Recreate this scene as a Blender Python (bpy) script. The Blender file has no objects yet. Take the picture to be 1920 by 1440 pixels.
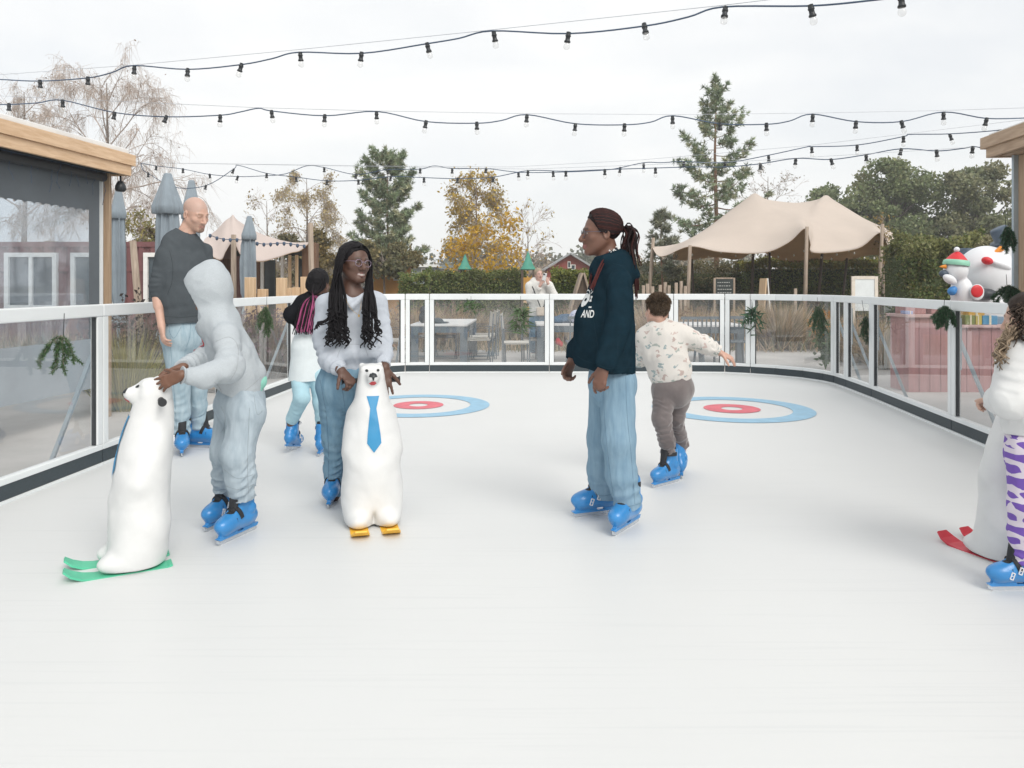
import bpy, bmesh, math, random
import numpy as np
from mathutils import Vector, Matrix, Euler
from mathutils.bvhtree import BVHTree

random.seed(7)
RNG = np.random.default_rng(11)
SC = bpy.context.scene
COL = SC.collection
F_PX, CX, HY, EYE = 1430.0, 960.0, 532.0, 1.3
R = math.radians


def at(px, py, d):
    """world point seen at photo pixel (px,py) at depth d in front of the viewpoint"""
    return Vector(((px - CX) / F_PX * d, d, EYE - (py - HY) / F_PX * d))


def ground(px, py, z=0.0):
    d = (EYE - z) * F_PX / (py - HY)
    return Vector(((px - CX) / F_PX * d, d, z))


# ------------------------------------------------------------------ objects
def tag(o, label=None, cat=None, group=None, kind=None):
    if label: o['label'] = label
    if cat: o['category'] = cat
    if group: o['group'] = group
    if kind: o['kind'] = kind
    return o


def empty(name, loc, label=None, cat=None, group=None, rz=0.0):
    o = bpy.data.objects.new(name, None)
    COL.objects.link(o)
    o.location = loc
    o.rotation_euler = (0, 0, rz)
    o.empty_display_size = 0.1
    return tag(o, label, cat, group)


def link(name, me, parent=None, loc=(0, 0, 0), rot=(0, 0, 0)):
    o = bpy.data.objects.new(name, me)
    COL.objects.link(o)
    o.location = loc
    o.rotation_euler = rot
    if parent: o.parent = parent
    return o


def np_mesh(name, V, F, mats=None, smooth=False, mi=None):
    """V (n,3); F (m,3) or (m,4) int array or list of such arrays"""
    me = bpy.data.meshes.new(name)
    V = np.asarray(V, np.float32)
    Fs = F if isinstance(F, list) else [F]
    Fs = [np.asarray(f, np.int32) for f in Fs if len(f)]
    me.vertices.add(len(V))
    me.vertices.foreach_set('co', V.ravel())
    loops = np.concatenate([f.ravel() for f in Fs])
    tot = np.concatenate([np.full(len(f), f.shape[1], np.int32) for f in Fs])
    start = np.concatenate([[0], np.cumsum(tot)[:-1]]).astype(np.int32)
    me.loops.add(len(loops))
    me.loops.foreach_set('vertex_index', loops)
    me.polygons.add(len(tot))
    me.polygons.foreach_set('loop_start', start)
    if smooth: me.polygons.foreach_set('use_smooth', np.ones(len(tot), bool))
    if mats:
        for m in (mats if isinstance(mats, (list, tuple)) else [mats]): me.materials.append(m)
    if mi is not None: me.polygons.foreach_set('material_index', np.asarray(mi, np.int32))
    me.update(calc_edges=True)
    return me


def vcol(me, C, name='Col'):
    a = me.color_attributes.new(name, 'FLOAT_COLOR', 'POINT')
    C = np.asarray(C, np.float32)
    if C.shape[1] == 3: C = np.concatenate([C, np.ones((len(C), 1), np.float32)], 1)
    a.data.foreach_set('color', C.ravel())


class MB:
    """collects simple solids, links them as one mesh"""
    def __init__(s): s.bm = bmesh.new()

    def box(s, c, size, rot=None, bev=0.0):
        g = bmesh.ops.create_cube(s.bm, size=1.0)
        vs = g['verts']
        bmesh.ops.scale(s.bm, vec=size, verts=vs)
        if bev > 0:
            es = list({e for v in vs for e in v.link_edges})
            g2 = bmesh.ops.bevel(s.bm, geom=es, offset=bev, segments=2, affect='EDGES', profile=.5)
            vs = list({v for f in g2['faces'] for v in f.verts} | {v for v in vs if v.is_valid})
        if rot is not None:
            m = rot if isinstance(rot, Matrix) else Euler(rot).to_matrix()
            bmesh.ops.rotate(s.bm, cent=(0, 0, 0), matrix=m.to_3x3(), verts=vs)
        bmesh.ops.translate(s.bm, vec=c, verts=vs)
        return s

    def beam(s, a, b, w, h, up=(0, 0, 1), bev=0.0):
        """box from a to b, w across, h along up"""
        a, b = Vector(a), Vector(b)
        z = (b - a).normalized()
        u = Vector(up)
        x = u.cross(z)
        if x.length < 1e-4: x = Vector((1, 0, 0)).cross(z)
        x.normalize()
        y = z.cross(x)
        m = Matrix((x, y, z)).transposed()
        return s.box((a + b) / 2, (w, h, (b - a).length), m, bev)

    def tube(s, pts, r, n=8, cap=True):
        pts = [Vector(p) for p in pts]
        if not isinstance(r, (list, tuple)): r = [r] * len(pts)
        rings, prev = [], None
        for i, p in enumerate(pts):
            t = (pts[min(i + 1, len(pts) - 1)] - pts[max(i - 1, 0)]).normalized()
            if prev is None:
                u = Vector((0, 0, 1)) if abs(t.z) < .9 else Vector((1, 0, 0))
                x = t.cross(u).normalized()
            else:
                x = (prev - t * prev.dot(t))
                x = x.normalized() if x.length > 1e-6 else t.orthogonal().normalized()
            prev = x
            y = t.cross(x)
            rings.append([s.bm.verts.new(p + (x * math.cos(2 * math.pi * k / n) + y * math.sin(2 * math.pi * k / n)) * r[i]) for k in range(n)])
        for A, B in zip(rings, rings[1:]):
            for k in range(n):
                f = s.bm.faces.new((A[k], A[(k + 1) % n], B[(k + 1) % n], B[k]))
                f.smooth = True
        if cap:
            s.bm.faces.new(rings[0][::-1]); s.bm.faces.new(rings[-1])
        return s

    def lathe(s, prof, n=16, c=(0, 0, 0), m=None):
        """prof [(r,z)] about z"""
        c = Vector(c)
        rings = []
        for r, z in prof:
            if r < 1e-6:
                p = Vector((0, 0, z)); rings.append([s.bm.verts.new((m @ p if m else p) + c)])
            else:
                ring = []
                for k in range(n):
                    p = Vector((r * math.cos(2 * math.pi * k / n), r * math.sin(2 * math.pi * k / n), z))
                    ring.append(s.bm.verts.new((m @ p if m else p) + c))
                rings.append(ring)
        for A, B in zip(rings, rings[1:]):
            for k in range(n):
                q = [A[k % len(A)], A[(k + 1) % len(A)], B[(k + 1) % len(B)], B[k % len(B)]]
                q = [v for i, v in enumerate(q) if v not in q[:i]]
                if len(q) >= 3:
                    f = s.bm.faces.new(q); f.smooth = True
        return s

    def poly(s, pts, th=None, n=None):
        """flat polygon, optionally extruded by vector n*th"""
        vs = [s.bm.verts.new(p) for p in pts]
        f = s.bm.faces.new(vs)
        if th:
            nn = Vector(n) if n else f.normal
            f.normal_update()
            nn = Vector(n) if n else f.normal.copy()
            g = bmesh.ops.extrude_face_region(s.bm, geom=[f])
            bmesh.ops.translate(s.bm, vec=nn * th, verts=[v for v in g['geom'] if isinstance(v, bmesh.types.BMVert)])
        return s

    def build(s, name, mat, parent=None, loc=(0, 0, 0), rot=(0, 0, 0)):
        bmesh.ops.recalc_face_normals(s.bm, faces=s.bm.faces[:])
        me = bpy.data.meshes.new(name)
        s.bm.to_mesh(me); s.bm.free()
        for m in (mat if isinstance(mat, (list, tuple)) else [mat]): me.materials.append(m)
        return link(name, me, parent, loc, rot)


def copy_tree(o, parent=None):
    c = o.copy(); COL.objects.link(c)
    if parent: c.parent = parent
    for ch in [x for x in o.children]:
        copy_tree(ch, c)
    return c


# ------------------------------------------------------------------ materials
def new_mat(name):
    m = bpy.data.materials.new(name); m.use_nodes = True
    nt = m.node_tree
    b = nt.nodes['Principled BSDF']
    return m, nt, b


def _n(nt, t, **kw):
    n = nt.nodes.new(t)
    for k, v in kw.items(): setattr(n, k, v)
    return n


def pbr(name, col, rough=.6, var=.12, scale=8.0, bump=0.0, bscale=150.0, metal=0.0, sheen=0.0, coat=0.0, stretch=None, use_vcol=False, trans=0.0, col2=None, sss=0.0, detail=5.0):
    m, nt, b = new_mat(name)
    L = nt.links.new
    tc = _n(nt, 'ShaderNodeTexCoord')
    src = tc.outputs['Object']
    if stretch:
        mp = _n(nt, 'ShaderNodeMapping'); mp.inputs['Scale'].default_value = stretch
        L(src, mp.inputs['Vector']); src = mp.outputs['Vector']
    nz = _n(nt, 'ShaderNodeTexNoise'); nz.inputs['Scale'].default_value = scale; nz.inputs['Detail'].default_value = detail
    nz.inputs['Roughness'].default_value = .6
    L(src, nz.inputs['Vector'])
    cr = _n(nt, 'ShaderNodeValToRGB')
    cr.color_ramp.elements[0].position = .3; cr.color_ramp.elements[1].position = .7
    c = np.array(col)
    lo = c * (1 - var); hi = np.minimum(c * (1 + var), .98)
    if col2 is not None: lo, hi = np.array(col), np.array(col2)
    cr.color_ramp.elements[0].color = (*lo, 1); cr.color_ramp.elements[1].color = (*hi, 1)
    L(nz.outputs['Fac'], cr.inputs['Fac'])
    out = cr.outputs['Color']
    if use_vcol:
        at_ = _n(nt, 'ShaderNodeAttribute', attribute_name='Col')
        mx = _n(nt, 'ShaderNodeMix', data_type='RGBA', blend_type='MULTIPLY')
        mx.inputs['Factor'].default_value = 1.0
        L(at_.outputs['Color'], mx.inputs['A']); L(out, mx.inputs['B'])
        out = mx.outputs['Result']
    L(out, b.inputs['Base Color'])
    b.inputs['Roughness'].default_value = rough
    b.inputs['Metallic'].default_value = metal
    if sheen: b.inputs['Sheen Weight'].default_value = sheen; b.inputs['Sheen Roughness'].default_value = .5
    if coat: b.inputs['Coat Weight'].default_value = coat; b.inputs['Coat Roughness'].default_value = .15
    if sss: b.inputs['Subsurface Weight'].default_value = sss; b.inputs['Subsurface Radius'].default_value = (.012, .005, .003); b.inputs['Subsurface Scale'].default_value = 1.0
    if bump:
        n2 = _n(nt, 'ShaderNodeTexNoise'); n2.inputs['Scale'].default_value = bscale; n2.inputs['Detail'].default_value = 3
        L(src, n2.inputs['Vector'])
        bp = _n(nt, 'ShaderNodeBump'); bp.inputs['Strength'].default_value = bump; bp.inputs['Distance'].default_value = .004
        L(n2.outputs['Fac'], bp.inputs['Height']); L(bp.outputs['Normal'], b.inputs['Normal'])
    if trans:
        # thin leaf: some light passes through
        tr = _n(nt, 'ShaderNodeBsdfTranslucent'); L(out, tr.inputs['Color'])
        ms = _n(nt, 'ShaderNodeMixShader'); ms.inputs[0].default_value = trans
        L(b.outputs[0], ms.inputs[1]); L(tr.outputs[0], ms.inputs[2])
        L(ms.outputs[0], nt.nodes['Material Output'].inputs['Surface'])
    return m


def glass_mat(name, tint=(.95, .97, .98), ior=1.5, rough=.0, dirt=.05, dirtcol=(.8, .83, .85)):
    """thin pane: passes light straight through, mirrors by Fresnel, with a little dust"""
    m, nt, b = new_mat(name); L = nt.links.new
    nt.nodes.remove(b)
    tr = _n(nt, 'ShaderNodeBsdfTransparent'); tr.inputs[0].default_value = (*tint, 1)
    gl = _n(nt, 'ShaderNodeBsdfGlossy'); gl.inputs['Roughness'].default_value = rough
    gl.inputs['Color'].default_value = (1, 1, 1, 1)
    ge = _n(nt, 'ShaderNodeNewGeometry'); dt = _n(nt, 'ShaderNodeVectorMath', operation='DOT_PRODUCT')
    L(ge.outputs['Normal'], dt.inputs[0]); L(ge.outputs['Incoming'], dt.inputs[1])
    ab = _n(nt, 'ShaderNodeMath', operation='ABSOLUTE'); L(dt.outputs['Value'], ab.inputs[0])
    om = _n(nt, 'ShaderNodeMath', operation='SUBTRACT'); om.inputs[0].default_value = 1; L(ab.outputs[0], om.inputs[1])
    pw = _n(nt, 'ShaderNodeMath', operation='POWER'); L(om.outputs[0], pw.inputs[0]); pw.inputs[1].default_value = 5
    f0 = 2 * ((ior - 1) / (ior + 1)) ** 2          # both faces of the pane
    fr = _n(nt, 'ShaderNodeMath', operation='MULTIPLY_ADD'); L(pw.outputs[0], fr.inputs[0]); fr.inputs[1].default_value = 1 - f0; fr.inputs[2].default_value = f0
    df = _n(nt, 'ShaderNodeBsdfDiffuse'); df.inputs[0].default_value = (*dirtcol, 1)
    m1 = _n(nt, 'ShaderNodeMixShader'); m2 = _n(nt, 'ShaderNodeMixShader')
    tc = _n(nt, 'ShaderNodeTexCoord')
    nz = _n(nt, 'ShaderNodeTexNoise'); nz.inputs['Scale'].default_value = 3; nz.inputs['Detail'].default_value = 6
    L(tc.outputs['Object'], nz.inputs['Vector'])
    mr = _n(nt, 'ShaderNodeMapRange'); mr.inputs['From Min'].default_value = .3; mr.inputs['From Max'].default_value = .75
    mr.inputs['To Min'].default_value = dirt * .4; mr.inputs['To Max'].default_value = dirt * 1.6
    L(nz.outputs['Fac'], mr.inputs['Value'])
    L(mr.outputs[0], m1.inputs[0]); L(tr.outputs[0], m1.inputs[1]); L(df.outputs[0], m1.inputs[2])
    L(fr.outputs[0], m2.inputs[0]); L(m1.outputs[0], m2.inputs[1]); L(gl.outputs[0], m2.inputs[2])
    L(m2.outputs[0], nt.nodes['Material Output'].inputs['Surface'])
    return m


def wood_mat(name, a, b_, axis='Z', scale=3.0, rough=.65):
    m, nt, b = new_mat(name); L = nt.links.new
    tc = _n(nt, 'ShaderNodeTexCoord'); mp = _n(nt, 'ShaderNodeMapping')
    mp.inputs['Scale'].default_value = {'X': (.6, 12, 12), 'Y': (12, .6, 12), 'Z': (12, 12, .6)}[axis]
    L(tc.outputs['Object'], mp.inputs['Vector'])
    nz = _n(nt, 'ShaderNodeTexNoise'); nz.inputs['Scale'].default_value = scale; nz.inputs['Detail'].default_value = 6; nz.inputs['Distortion'].default_value = .6
    L(mp.outputs['Vector'], nz.inputs['Vector'])
    cr = _n(nt, 'ShaderNodeValToRGB'); cr.color_ramp.elements[0].position = .32; cr.color_ramp.elements[1].position = .68
    cr.color_ramp.elements[0].color = (*a, 1); cr.color_ramp.elements[1].color = (*b_, 1)
    L(nz.outputs['Fac'], cr.inputs['Fac']); L(cr.outputs['Color'], b.inputs['Base Color'])
    b.inputs['Roughness'].default_value = rough
    bp = _n(nt, 'ShaderNodeBump'); bp.inputs['Strength'].default_value = .25; bp.inputs['Distance'].default_value = .01
    L(nz.outputs['Fac'], bp.inputs['Height']); L(bp.outputs['Normal'], b.inputs['Normal'])
    return m


# ------------------------------------------------------------------ noise helpers (numpy)
_LAT = np.random.default_rng(3).random((64, 64, 64)).astype(np.float32) * 2 - 1


def vnoise(P):
    P = np.asarray(P, np.float32)
    i = np.floor(P).astype(np.int32); f = P - i
    f = f * f * (3 - 2 * f)
    r = 0
    for dx in (0, 1):
        wx = f[:, 0] if dx else 1 - f[:, 0]
        for dy in (0, 1):
            wy = f[:, 1] if dy else 1 - f[:, 1]
            for dz in (0, 1):
                wz = f[:, 2] if dz else 1 - f[:, 2]
                r = r + wx * wy * wz * _LAT[(i[:, 0] + dx) & 63, (i[:, 1] + dy) & 63, (i[:, 2] + dz) & 63]
    return r


# ------------------------------------------------------------------ signed-distance sculpting
class Sculpt:
    def __init__(s, lo, hi, h):
        s.h = h
        s.lo = np.array(lo, np.float32)
        s.n = np.maximum(np.ceil((np.array(hi) - s.lo) / h).astype(int) + 1, 4)
        s.D = np.full(tuple(s.n), 0.2, np.float32)
        s.ax = [s.lo[i] + h * np.arange(s.n[i], dtype=np.float32) for i in range(3)]

    def win(s, lo, hi, pad):
        a = np.clip(np.floor((np.array(lo) - pad - s.lo) / s.h).astype(int), 0, s.n)
        b = np.clip(np.ceil((np.array(hi) + pad - s.lo) / s.h).astype(int) + 1, 0, s.n)
        if np.any(b - a < 1): return None, None
        sl = tuple(slice(a[i], b[i]) for i in range(3))
        X = s.ax[0][sl[0]][:, None, None]; Y = s.ax[1][sl[1]][None, :, None]; Z = s.ax[2][sl[2]][None, None, :]
        return sl, (X, Y, Z)

    def _join(s, sl, d, k, op):
        W = s.D[sl]
        if op == 'add':
            if k <= 0: np.minimum(W, d, out=W)
            else:
                h = np.clip(.5 + .5 * (W - d) / k, 0, 1)
                s.D[sl] = W + (d - W) * h - k * h * (1 - h)
        elif op == 'sub':
            d = -d
            if k <= 0: np.maximum(W, d, out=W)
            else:
                h = np.clip(.5 - .5 * (W - d) / k, 0, 1)
                s.D[sl] = W + (d - W) * h + k * h * (1 - h)

    def ell(s, c, r, M=None, k=.01, op='add'):
        """ellipsoid; M rows = its axes"""
        c = np.array(c, np.float32); r = np.array(r, np.float32)
        R_ = float(r.max())
        sl, p = s.win(c - R_, c + R_, k + 2 * s.h)
        if sl is None: return s
        x, y, z = p[0] - c[0], p[1] - c[1], p[2] - c[2]
        if M is not None:
            M = np.array(M, np.float32)
            u = [M[i, 0] * x + M[i, 1] * y + M[i, 2] * z for i in range(3)]
        else: u = [x, y, z]
        k0 = np.sqrt((u[0] / r[0]) ** 2 + (u[1] / r[1]) ** 2 + (u[2] / r[2]) ** 2)
        k1 = np.sqrt((u[0] / r[0] ** 2) ** 2 + (u[1] / r[1] ** 2) ** 2 + (u[2] / r[2] ** 2) ** 2)
        d = k0 * (k0 - 1) / np.maximum(k1, 1e-6)
        s._join(sl, d.astype(np.float32), k, op)
        return s

    def cap(s, a, b, ra, rb=None, k=.01, side=None, flat=1.0, fold=None, op='add', s0=0.0):
        """tapered capsule; with side vector, the radius along 'side' is r and across it r*flat (flat may be a pair).
        fold=(amp_a, amp_b, wavelength, seed)"""
        a = np.array(a, np.float32); b = np.array(b, np.float32)
        rb = ra if rb is None else rb
        m = max(ra, rb) * max(1.0, np.max(flat)) + (max(fold[:2]) if fold else 0)
        sl, p = s.win(np.minimum(a, b) - m, np.maximum(a, b) + m, k + 2 * s.h)
        if sl is None: return s
        ab = b - a; L2 = float(ab @ ab) + 1e-12
        x, y, z = p[0] - a[0], p[1] - a[1], p[2] - a[2]
        t = np.clip((x * ab[0] + y * ab[1] + z * ab[2]) / L2, 0, 1)
        qx, qy, qz = x - t * ab[0], y - t * ab[1], z - t * ab[2]
        r = ra + (rb - ra) * t
        fl = None
        if side is not None:
            ax = ab / math.sqrt(L2)
            sv = np.array(side, np.float32); sv = sv - ax * (sv @ ax); sv /= np.linalg.norm(sv) + 1e-9
            fv = np.cross(ax, sv)
            f0, f1 = flat if isinstance(flat, (tuple, list)) else (flat, flat)
            fl = f0 + (f1 - f0) * t
            u = qx * sv[0] + qy * sv[1] + qz * sv[2]
            v = (qx * fv[0] + qy * fv[1] + qz * fv[2])
            w = qx * ax[0] + qy * ax[1] + qz * ax[2]
            k0 = np.sqrt((u / r) ** 2 + (v / (r * fl)) ** 2 + (w / r) ** 2)
            k1 = np.sqrt((u / r ** 2) ** 2 + (v / (r * fl) ** 2) ** 2 + (w / r ** 2) ** 2)
            d = k0 * (k0 - 1) / np.maximum(k1, 1e-6)
            d = np.where(k0 < 1e-4, -r * np.minimum(fl, 1), d)
        else:
            d = np.sqrt(qx * qx + qy * qy + qz * qz) - r
        if fold:
            fa, fb, lam, sd = fold
            rg = np.random.default_rng(sd)
            ph = 0
            for _ in range(3):
                kv = rg.normal(size=3) * (2.2 / lam) * .55
                ph = ph + np.sin(p[0] * kv[0] + p[1] * kv[1] + p[2] * kv[2] + rg.uniform(0, 6.28))
            sl_ = (s0 + t * math.sqrt(L2)) * (2 * math.pi / lam)
            wv = np.sin(sl_ + 1.5 * ph) * (.55 + .45 * np.sin(1.7 * ph + 2))
            d = d - (fa + (fb - fa) * t) * (wv - .15)
        s._join(sl, d.astype(np.float32), k, op)
        return s

    def chain(s, pts, rs, k=.02, side=None, flat=1.0, fold=None, lam=.06, seed=0):
        n = len(pts); acc = 0.0
        fl = flat if isinstance(flat, (list, tuple)) else [flat] * n
        for i in range(n - 1):
            fo = (fold[i], fold[i + 1], lam, seed) if fold else None
            sd = side[i] if isinstance(side, list) else side
            s.cap(pts[i], pts[i + 1], rs[i], rs[i + 1], k, sd, (fl[i], fl[i + 1]) if side is not None else 1.0, fo, s0=acc)
            acc += float(np.linalg.norm(np.array(pts[i + 1]) - np.array(pts[i])))
        return s

    def box(s, c, half, M=None, rnd=.005, k=0.0, op='add'):
        c = np.array(c, np.float32); hf = np.array(half, np.float32) - rnd
        R_ = float(np.linalg.norm(half))
        sl, p = s.win(c - R_, c + R_, k + 2 * s.h)
        if sl is None: return s
        x, y, z = p[0] - c[0], p[1] - c[1], p[2] - c[2]
        if M is not None:
            M = np.array(M, np.float32)
            u = [M[i, 0] * x + M[i, 1] * y + M[i, 2] * z for i in range(3)]
        else: u = [x, y, z]
        q = [np.abs(u[i]) - hf[i] for i in range(3)]
        d = np.sqrt(np.maximum(q[0], 0) ** 2 + np.maximum(q[1], 0) ** 2 + np.maximum(q[2], 0) ** 2) + np.minimum(np.maximum(q[0], np.maximum(q[1], q[2])), 0) - rnd
        s._join(sl, d.astype(np.float32), k, op)
        return s

    def cut(s, c, n, rad, k=0.004):
        """remove what lies beyond the plane through c with normal n, within rad of c"""
        c = np.array(c, np.float32); n = np.array(n, np.float32); n /= np.linalg.norm(n)
        sl, p = s.win(c - rad, c + rad, 0)
        if sl is None: return s
        x, y, z = p[0] - c[0], p[1] - c[1], p[2] - c[2]
        d = x * n[0] + y * n[1] + z * n[2]
        inside = (x * x + y * y + z * z) < rad * rad
        W = s.D[sl]
        s.D[sl] = np.where(inside, np.maximum(W, d), W)
        return s

    def limb(s, k, fn):
        """sculpt a limb on its own grid, then blend it in (its cuts leave the rest alone)"""
        t = Sculpt.__new__(Sculpt); t.h, t.lo, t.n, t.ax = s.h, s.lo, s.n, s.ax; t.D = np.full(tuple(s.n), .2, np.float32)
        fn(t); s._join((slice(None),) * 3, t.D, k, 'add')
        return s

    def mesh(s):
        D, h, lo = s.D, s.h, s.lo
        S = D < 0
        c = np.zeros(tuple(np.array(D.shape) - 1), np.int8)
        for dx in (0, 1):
            for dy in (0, 1):
                for dz in (0, 1):
                    c += S[dx:D.shape[0] - 1 + dx, dy:D.shape[1] - 1 + dy, dz:D.shape[2] - 1 + dz]
        act = (c > 0) & (c < 8)
        cells = np.argwhere(act)
        idx = np.full(act.shape, -1, np.int32)
        idx[act] = np.arange(len(cells), dtype=np.int32)
        off = np.array([[i, j, k] for i in (0, 1) for j in (0, 1) for k in (0, 1)])
        val = np.stack([D[cells[:, 0] + o[0], cells[:, 1] + o[1], cells[:, 2] + o[2]] for o in off], 1)
        acc = np.zeros((len(cells), 3), np.float32); cnt = np.zeros(len(cells), np.float32)
        for i in range(8):
            for j in range(i + 1, 8):
                dd = off[j] - off[i]
                if np.abs(dd).sum() != 1: continue
                a, b = val[:, i], val[:, j]
                m = (a < 0) != (b < 0)
                t = np.where(m, a / np.where(m, a - b, 1), 0)
                acc += m[:, None] * (off[i] + t[:, None] * dd); cnt += m
        V = lo + h * (cells + acc / cnt[:, None])
        F = []
        for axis in range(3):
            s0 = [slice(1, -1)] * 3; s1 = [slice(1, -1)] * 3
            s0[axis] = slice(0, -1); s1[axis] = slice(1, None)
            A, B = S[tuple(s0)], S[tuple(s1)]
            e = np.argwhere(A != B)
            if not len(e): continue
            base = e.copy()
            o1, o2 = [(1, 2), (2, 0), (0, 1)][axis]
            for q in (o1, o2): base[:, q] += 1
            st = A[e[:, 0], e[:, 1], e[:, 2]]

            def ci(d1, d2):
                g = base.copy(); g[:, o1] += d1; g[:, o2] += d2
                return idx[g[:, 0], g[:, 1], g[:, 2]]
            q = np.stack([ci(-1, -1), ci(0, -1), ci(0, 0), ci(-1, 0)], 1)
            q = np.where(st[:, None], q, q[:, ::-1])
            F.append(q)
        F = np.concatenate(F)
        F = F[(F >= 0).all(1)]
        return V, F


def vnormals(V, F):
    a, b, c, d = (V[F[:, i]] for i in range(4))
    n = np.cross(c - a, d - b)
    N = np.zeros_like(V)
    for i in range(4): np.add.at(N, F[:, i], n)
    return N / (np.linalg.norm(N, axis=1, keepdims=True) + 1e-12)


def relax(V, F, it=1, lam=.5):
    for _ in range(it):
        acc = np.zeros_like(V); cnt = np.zeros(len(V), np.float32)
        for i in range(4):
            for j in (1, 3):
                np.add.at(acc, F[:, i], V[F[:, (i + j) % 4]]); np.add.at(cnt, F[:, i], 1)
        V = V + lam * (acc / np.maximum(cnt, 1)[:, None] - V)
    return V


def wrinkle(V, F, amp, freq, stretch=(1, 1, 1), ridged=True, seed=0):
    N = vnormals(V, F)
    P = V * (np.array(stretch) * freq) + seed * 7.3
    w = vnoise(P + .6 * np.stack([vnoise(P * .7 + 11), vnoise(P * .7 + 23), vnoise(P * .7 + 37)], 1))
    if ridged: w = .55 - np.abs(w) * 2.2
    return V + N * (amp * w)[:, None]


# ------------------------------------------------------------------ foliage
def leaf_mesh(name, P, size, mats, aspect=.55, up=0.0, jitter=.35, cols=None, fold=True, dirs=None):
    """one small leaf (two triangles meeting at a fold) per point"""
    n = len(P)
    r = RNG
    if dirs is None:
        d = r.normal(size=(n, 3)); d[:, 2] += up
    else: d = dirs + r.normal(size=(n, 3)) * jitter
    d /= np.linalg.norm(d, axis=1, keepdims=True) + 1e-9
    q = r.normal(size=(n, 3)); s = np.cross(d, q); s /= np.linalg.norm(s, axis=1, keepdims=True) + 1e-9
    nn = np.cross(d, s)
    L = size * (1 + jitter * r.uniform(-1, 1, n))[:, None]
    w = L * aspect * .5
    a = P; b = P + d * L
    m = P + d * L * .5
    v1 = m + s * w + nn * w * .4; v2 = m - s * w + nn * w * .4
    V = np.stack([a, v1, b, v2], 1).reshape(-1, 3)
    i = np.arange(n)[:, None] * 4
    F = np.concatenate([i + np.array([0, 1, 2]), i + np.array([0, 2, 3])])
    me = np_mesh(name, V, F, mats)
    if cols is not None: vcol(me, np.repeat(cols, 4, 0))
    return me


def blade_mesh(name, base, tip, w, mats, cols=None, bend=None):
    """grass blades/needles: thin curved strips from base to tip"""
    n = len(base)
    d = tip - base
    s = np.cross(d, RNG.normal(size=(n, 3))); s /= np.linalg.norm(s, axis=1, keepdims=True) + 1e-9
    w = np.asarray(w).reshape(-1, 1) if np.ndim(w) else w
    mid = base + d * .55
    if bend is not None: mid = mid + bend
    V = np.stack([base - s * w * .5, base + s * w * .5, mid - s * w * .4, mid + s * w * .4, tip], 1).reshape(-1, 3)
    i = np.arange(n)[:, None] * 5
    F4 = i + np.array([0, 1, 3, 2]); F3 = i + np.array([2, 3, 4])
    me = np_mesh(name, V, [F4, F3], mats)
    if cols is not None: vcol(me, np.repeat(cols, 5, 0))
    return me


def tubes_mesh(name, paths, radii, mats, n=5, cols=None, smooth=True):
    """many thin tubes (each path (m,3), radius per path point or scalar) as one mesh"""
    Vs, Fs, Cs, o = [], [], [], 0
    for q, P in enumerate(paths):
        P = np.asarray(P, np.float32); m = len(P)
        T = np.gradient(P, axis=0); T /= np.linalg.norm(T, axis=1, keepdims=True) + 1e-9
        ref = np.array([.31, .77, .55]) if abs(T[0] @ np.array([.31, .77, .55])) < .9 else np.array([1, 0, 0])
        X = np.cross(T, ref); X /= np.linalg.norm(X, axis=1, keepdims=True) + 1e-9
        Y = np.cross(T, X)
        r = np.broadcast_to(np.asarray(radii[q], np.float32), (m,))
        an = np.arange(n) * 2 * math.pi / n
        ring = P[:, None] + r[:, None, None] * (X[:, None] * np.cos(an)[None, :, None] + Y[:, None] * np.sin(an)[None, :, None])
        Vs.append(ring.reshape(-1, 3))
        i = np.arange(m - 1)[:, None] * n; k = np.arange(n)[None]
        Fs.append((o + np.stack([i + k, i + (k + 1) % n, i + n + (k + 1) % n, i + n + k], -1)).reshape(-1, 4))
        if cols is not None:
            c = np.asarray(cols[q], np.float32)
            Cs.append(np.repeat(np.broadcast_to(c, (m, 3)), n, 0))
        o += m * n
    me = np_mesh(name, np.concatenate(Vs), np.concatenate(Fs), mats, smooth)
    if cols is not None: vcol(me, np.concatenate(Cs))
    return me


def limbs(root, height, spread, n, rng, up=.5, start=.3, curl=.3, segs=5, r0=.05):
    """branches leaving a vertical trunk"""
    paths, rad = [], []
    for i in range(n):
        f = start + (1 - start) * (i + rng.random()) / n
        z = height * f
        az = i * 2.4 + rng.random()
        L = spread * (1 - .75 * (f - start) / (1 - start)) * rng.uniform(.7, 1.15)
        p = np.array(root) + np.array([0, 0, z]); d = np.array([math.cos(az), math.sin(az), up * rng.uniform(.5, 1.5)])
        d /= np.linalg.norm(d)
        P = [p]
        for k in range(segs):
            d = d + rng.normal(size=3) * .18 + np.array([0, 0, curl * .2]); d /= np.linalg.norm(d)
            p = p + d * L / segs; P.append(p)
        paths.append(np.array(P)); rad.append(np.linspace(r0 * (1 - .7 * f), r0 * .12, segs + 1))
    return paths, rad
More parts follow.
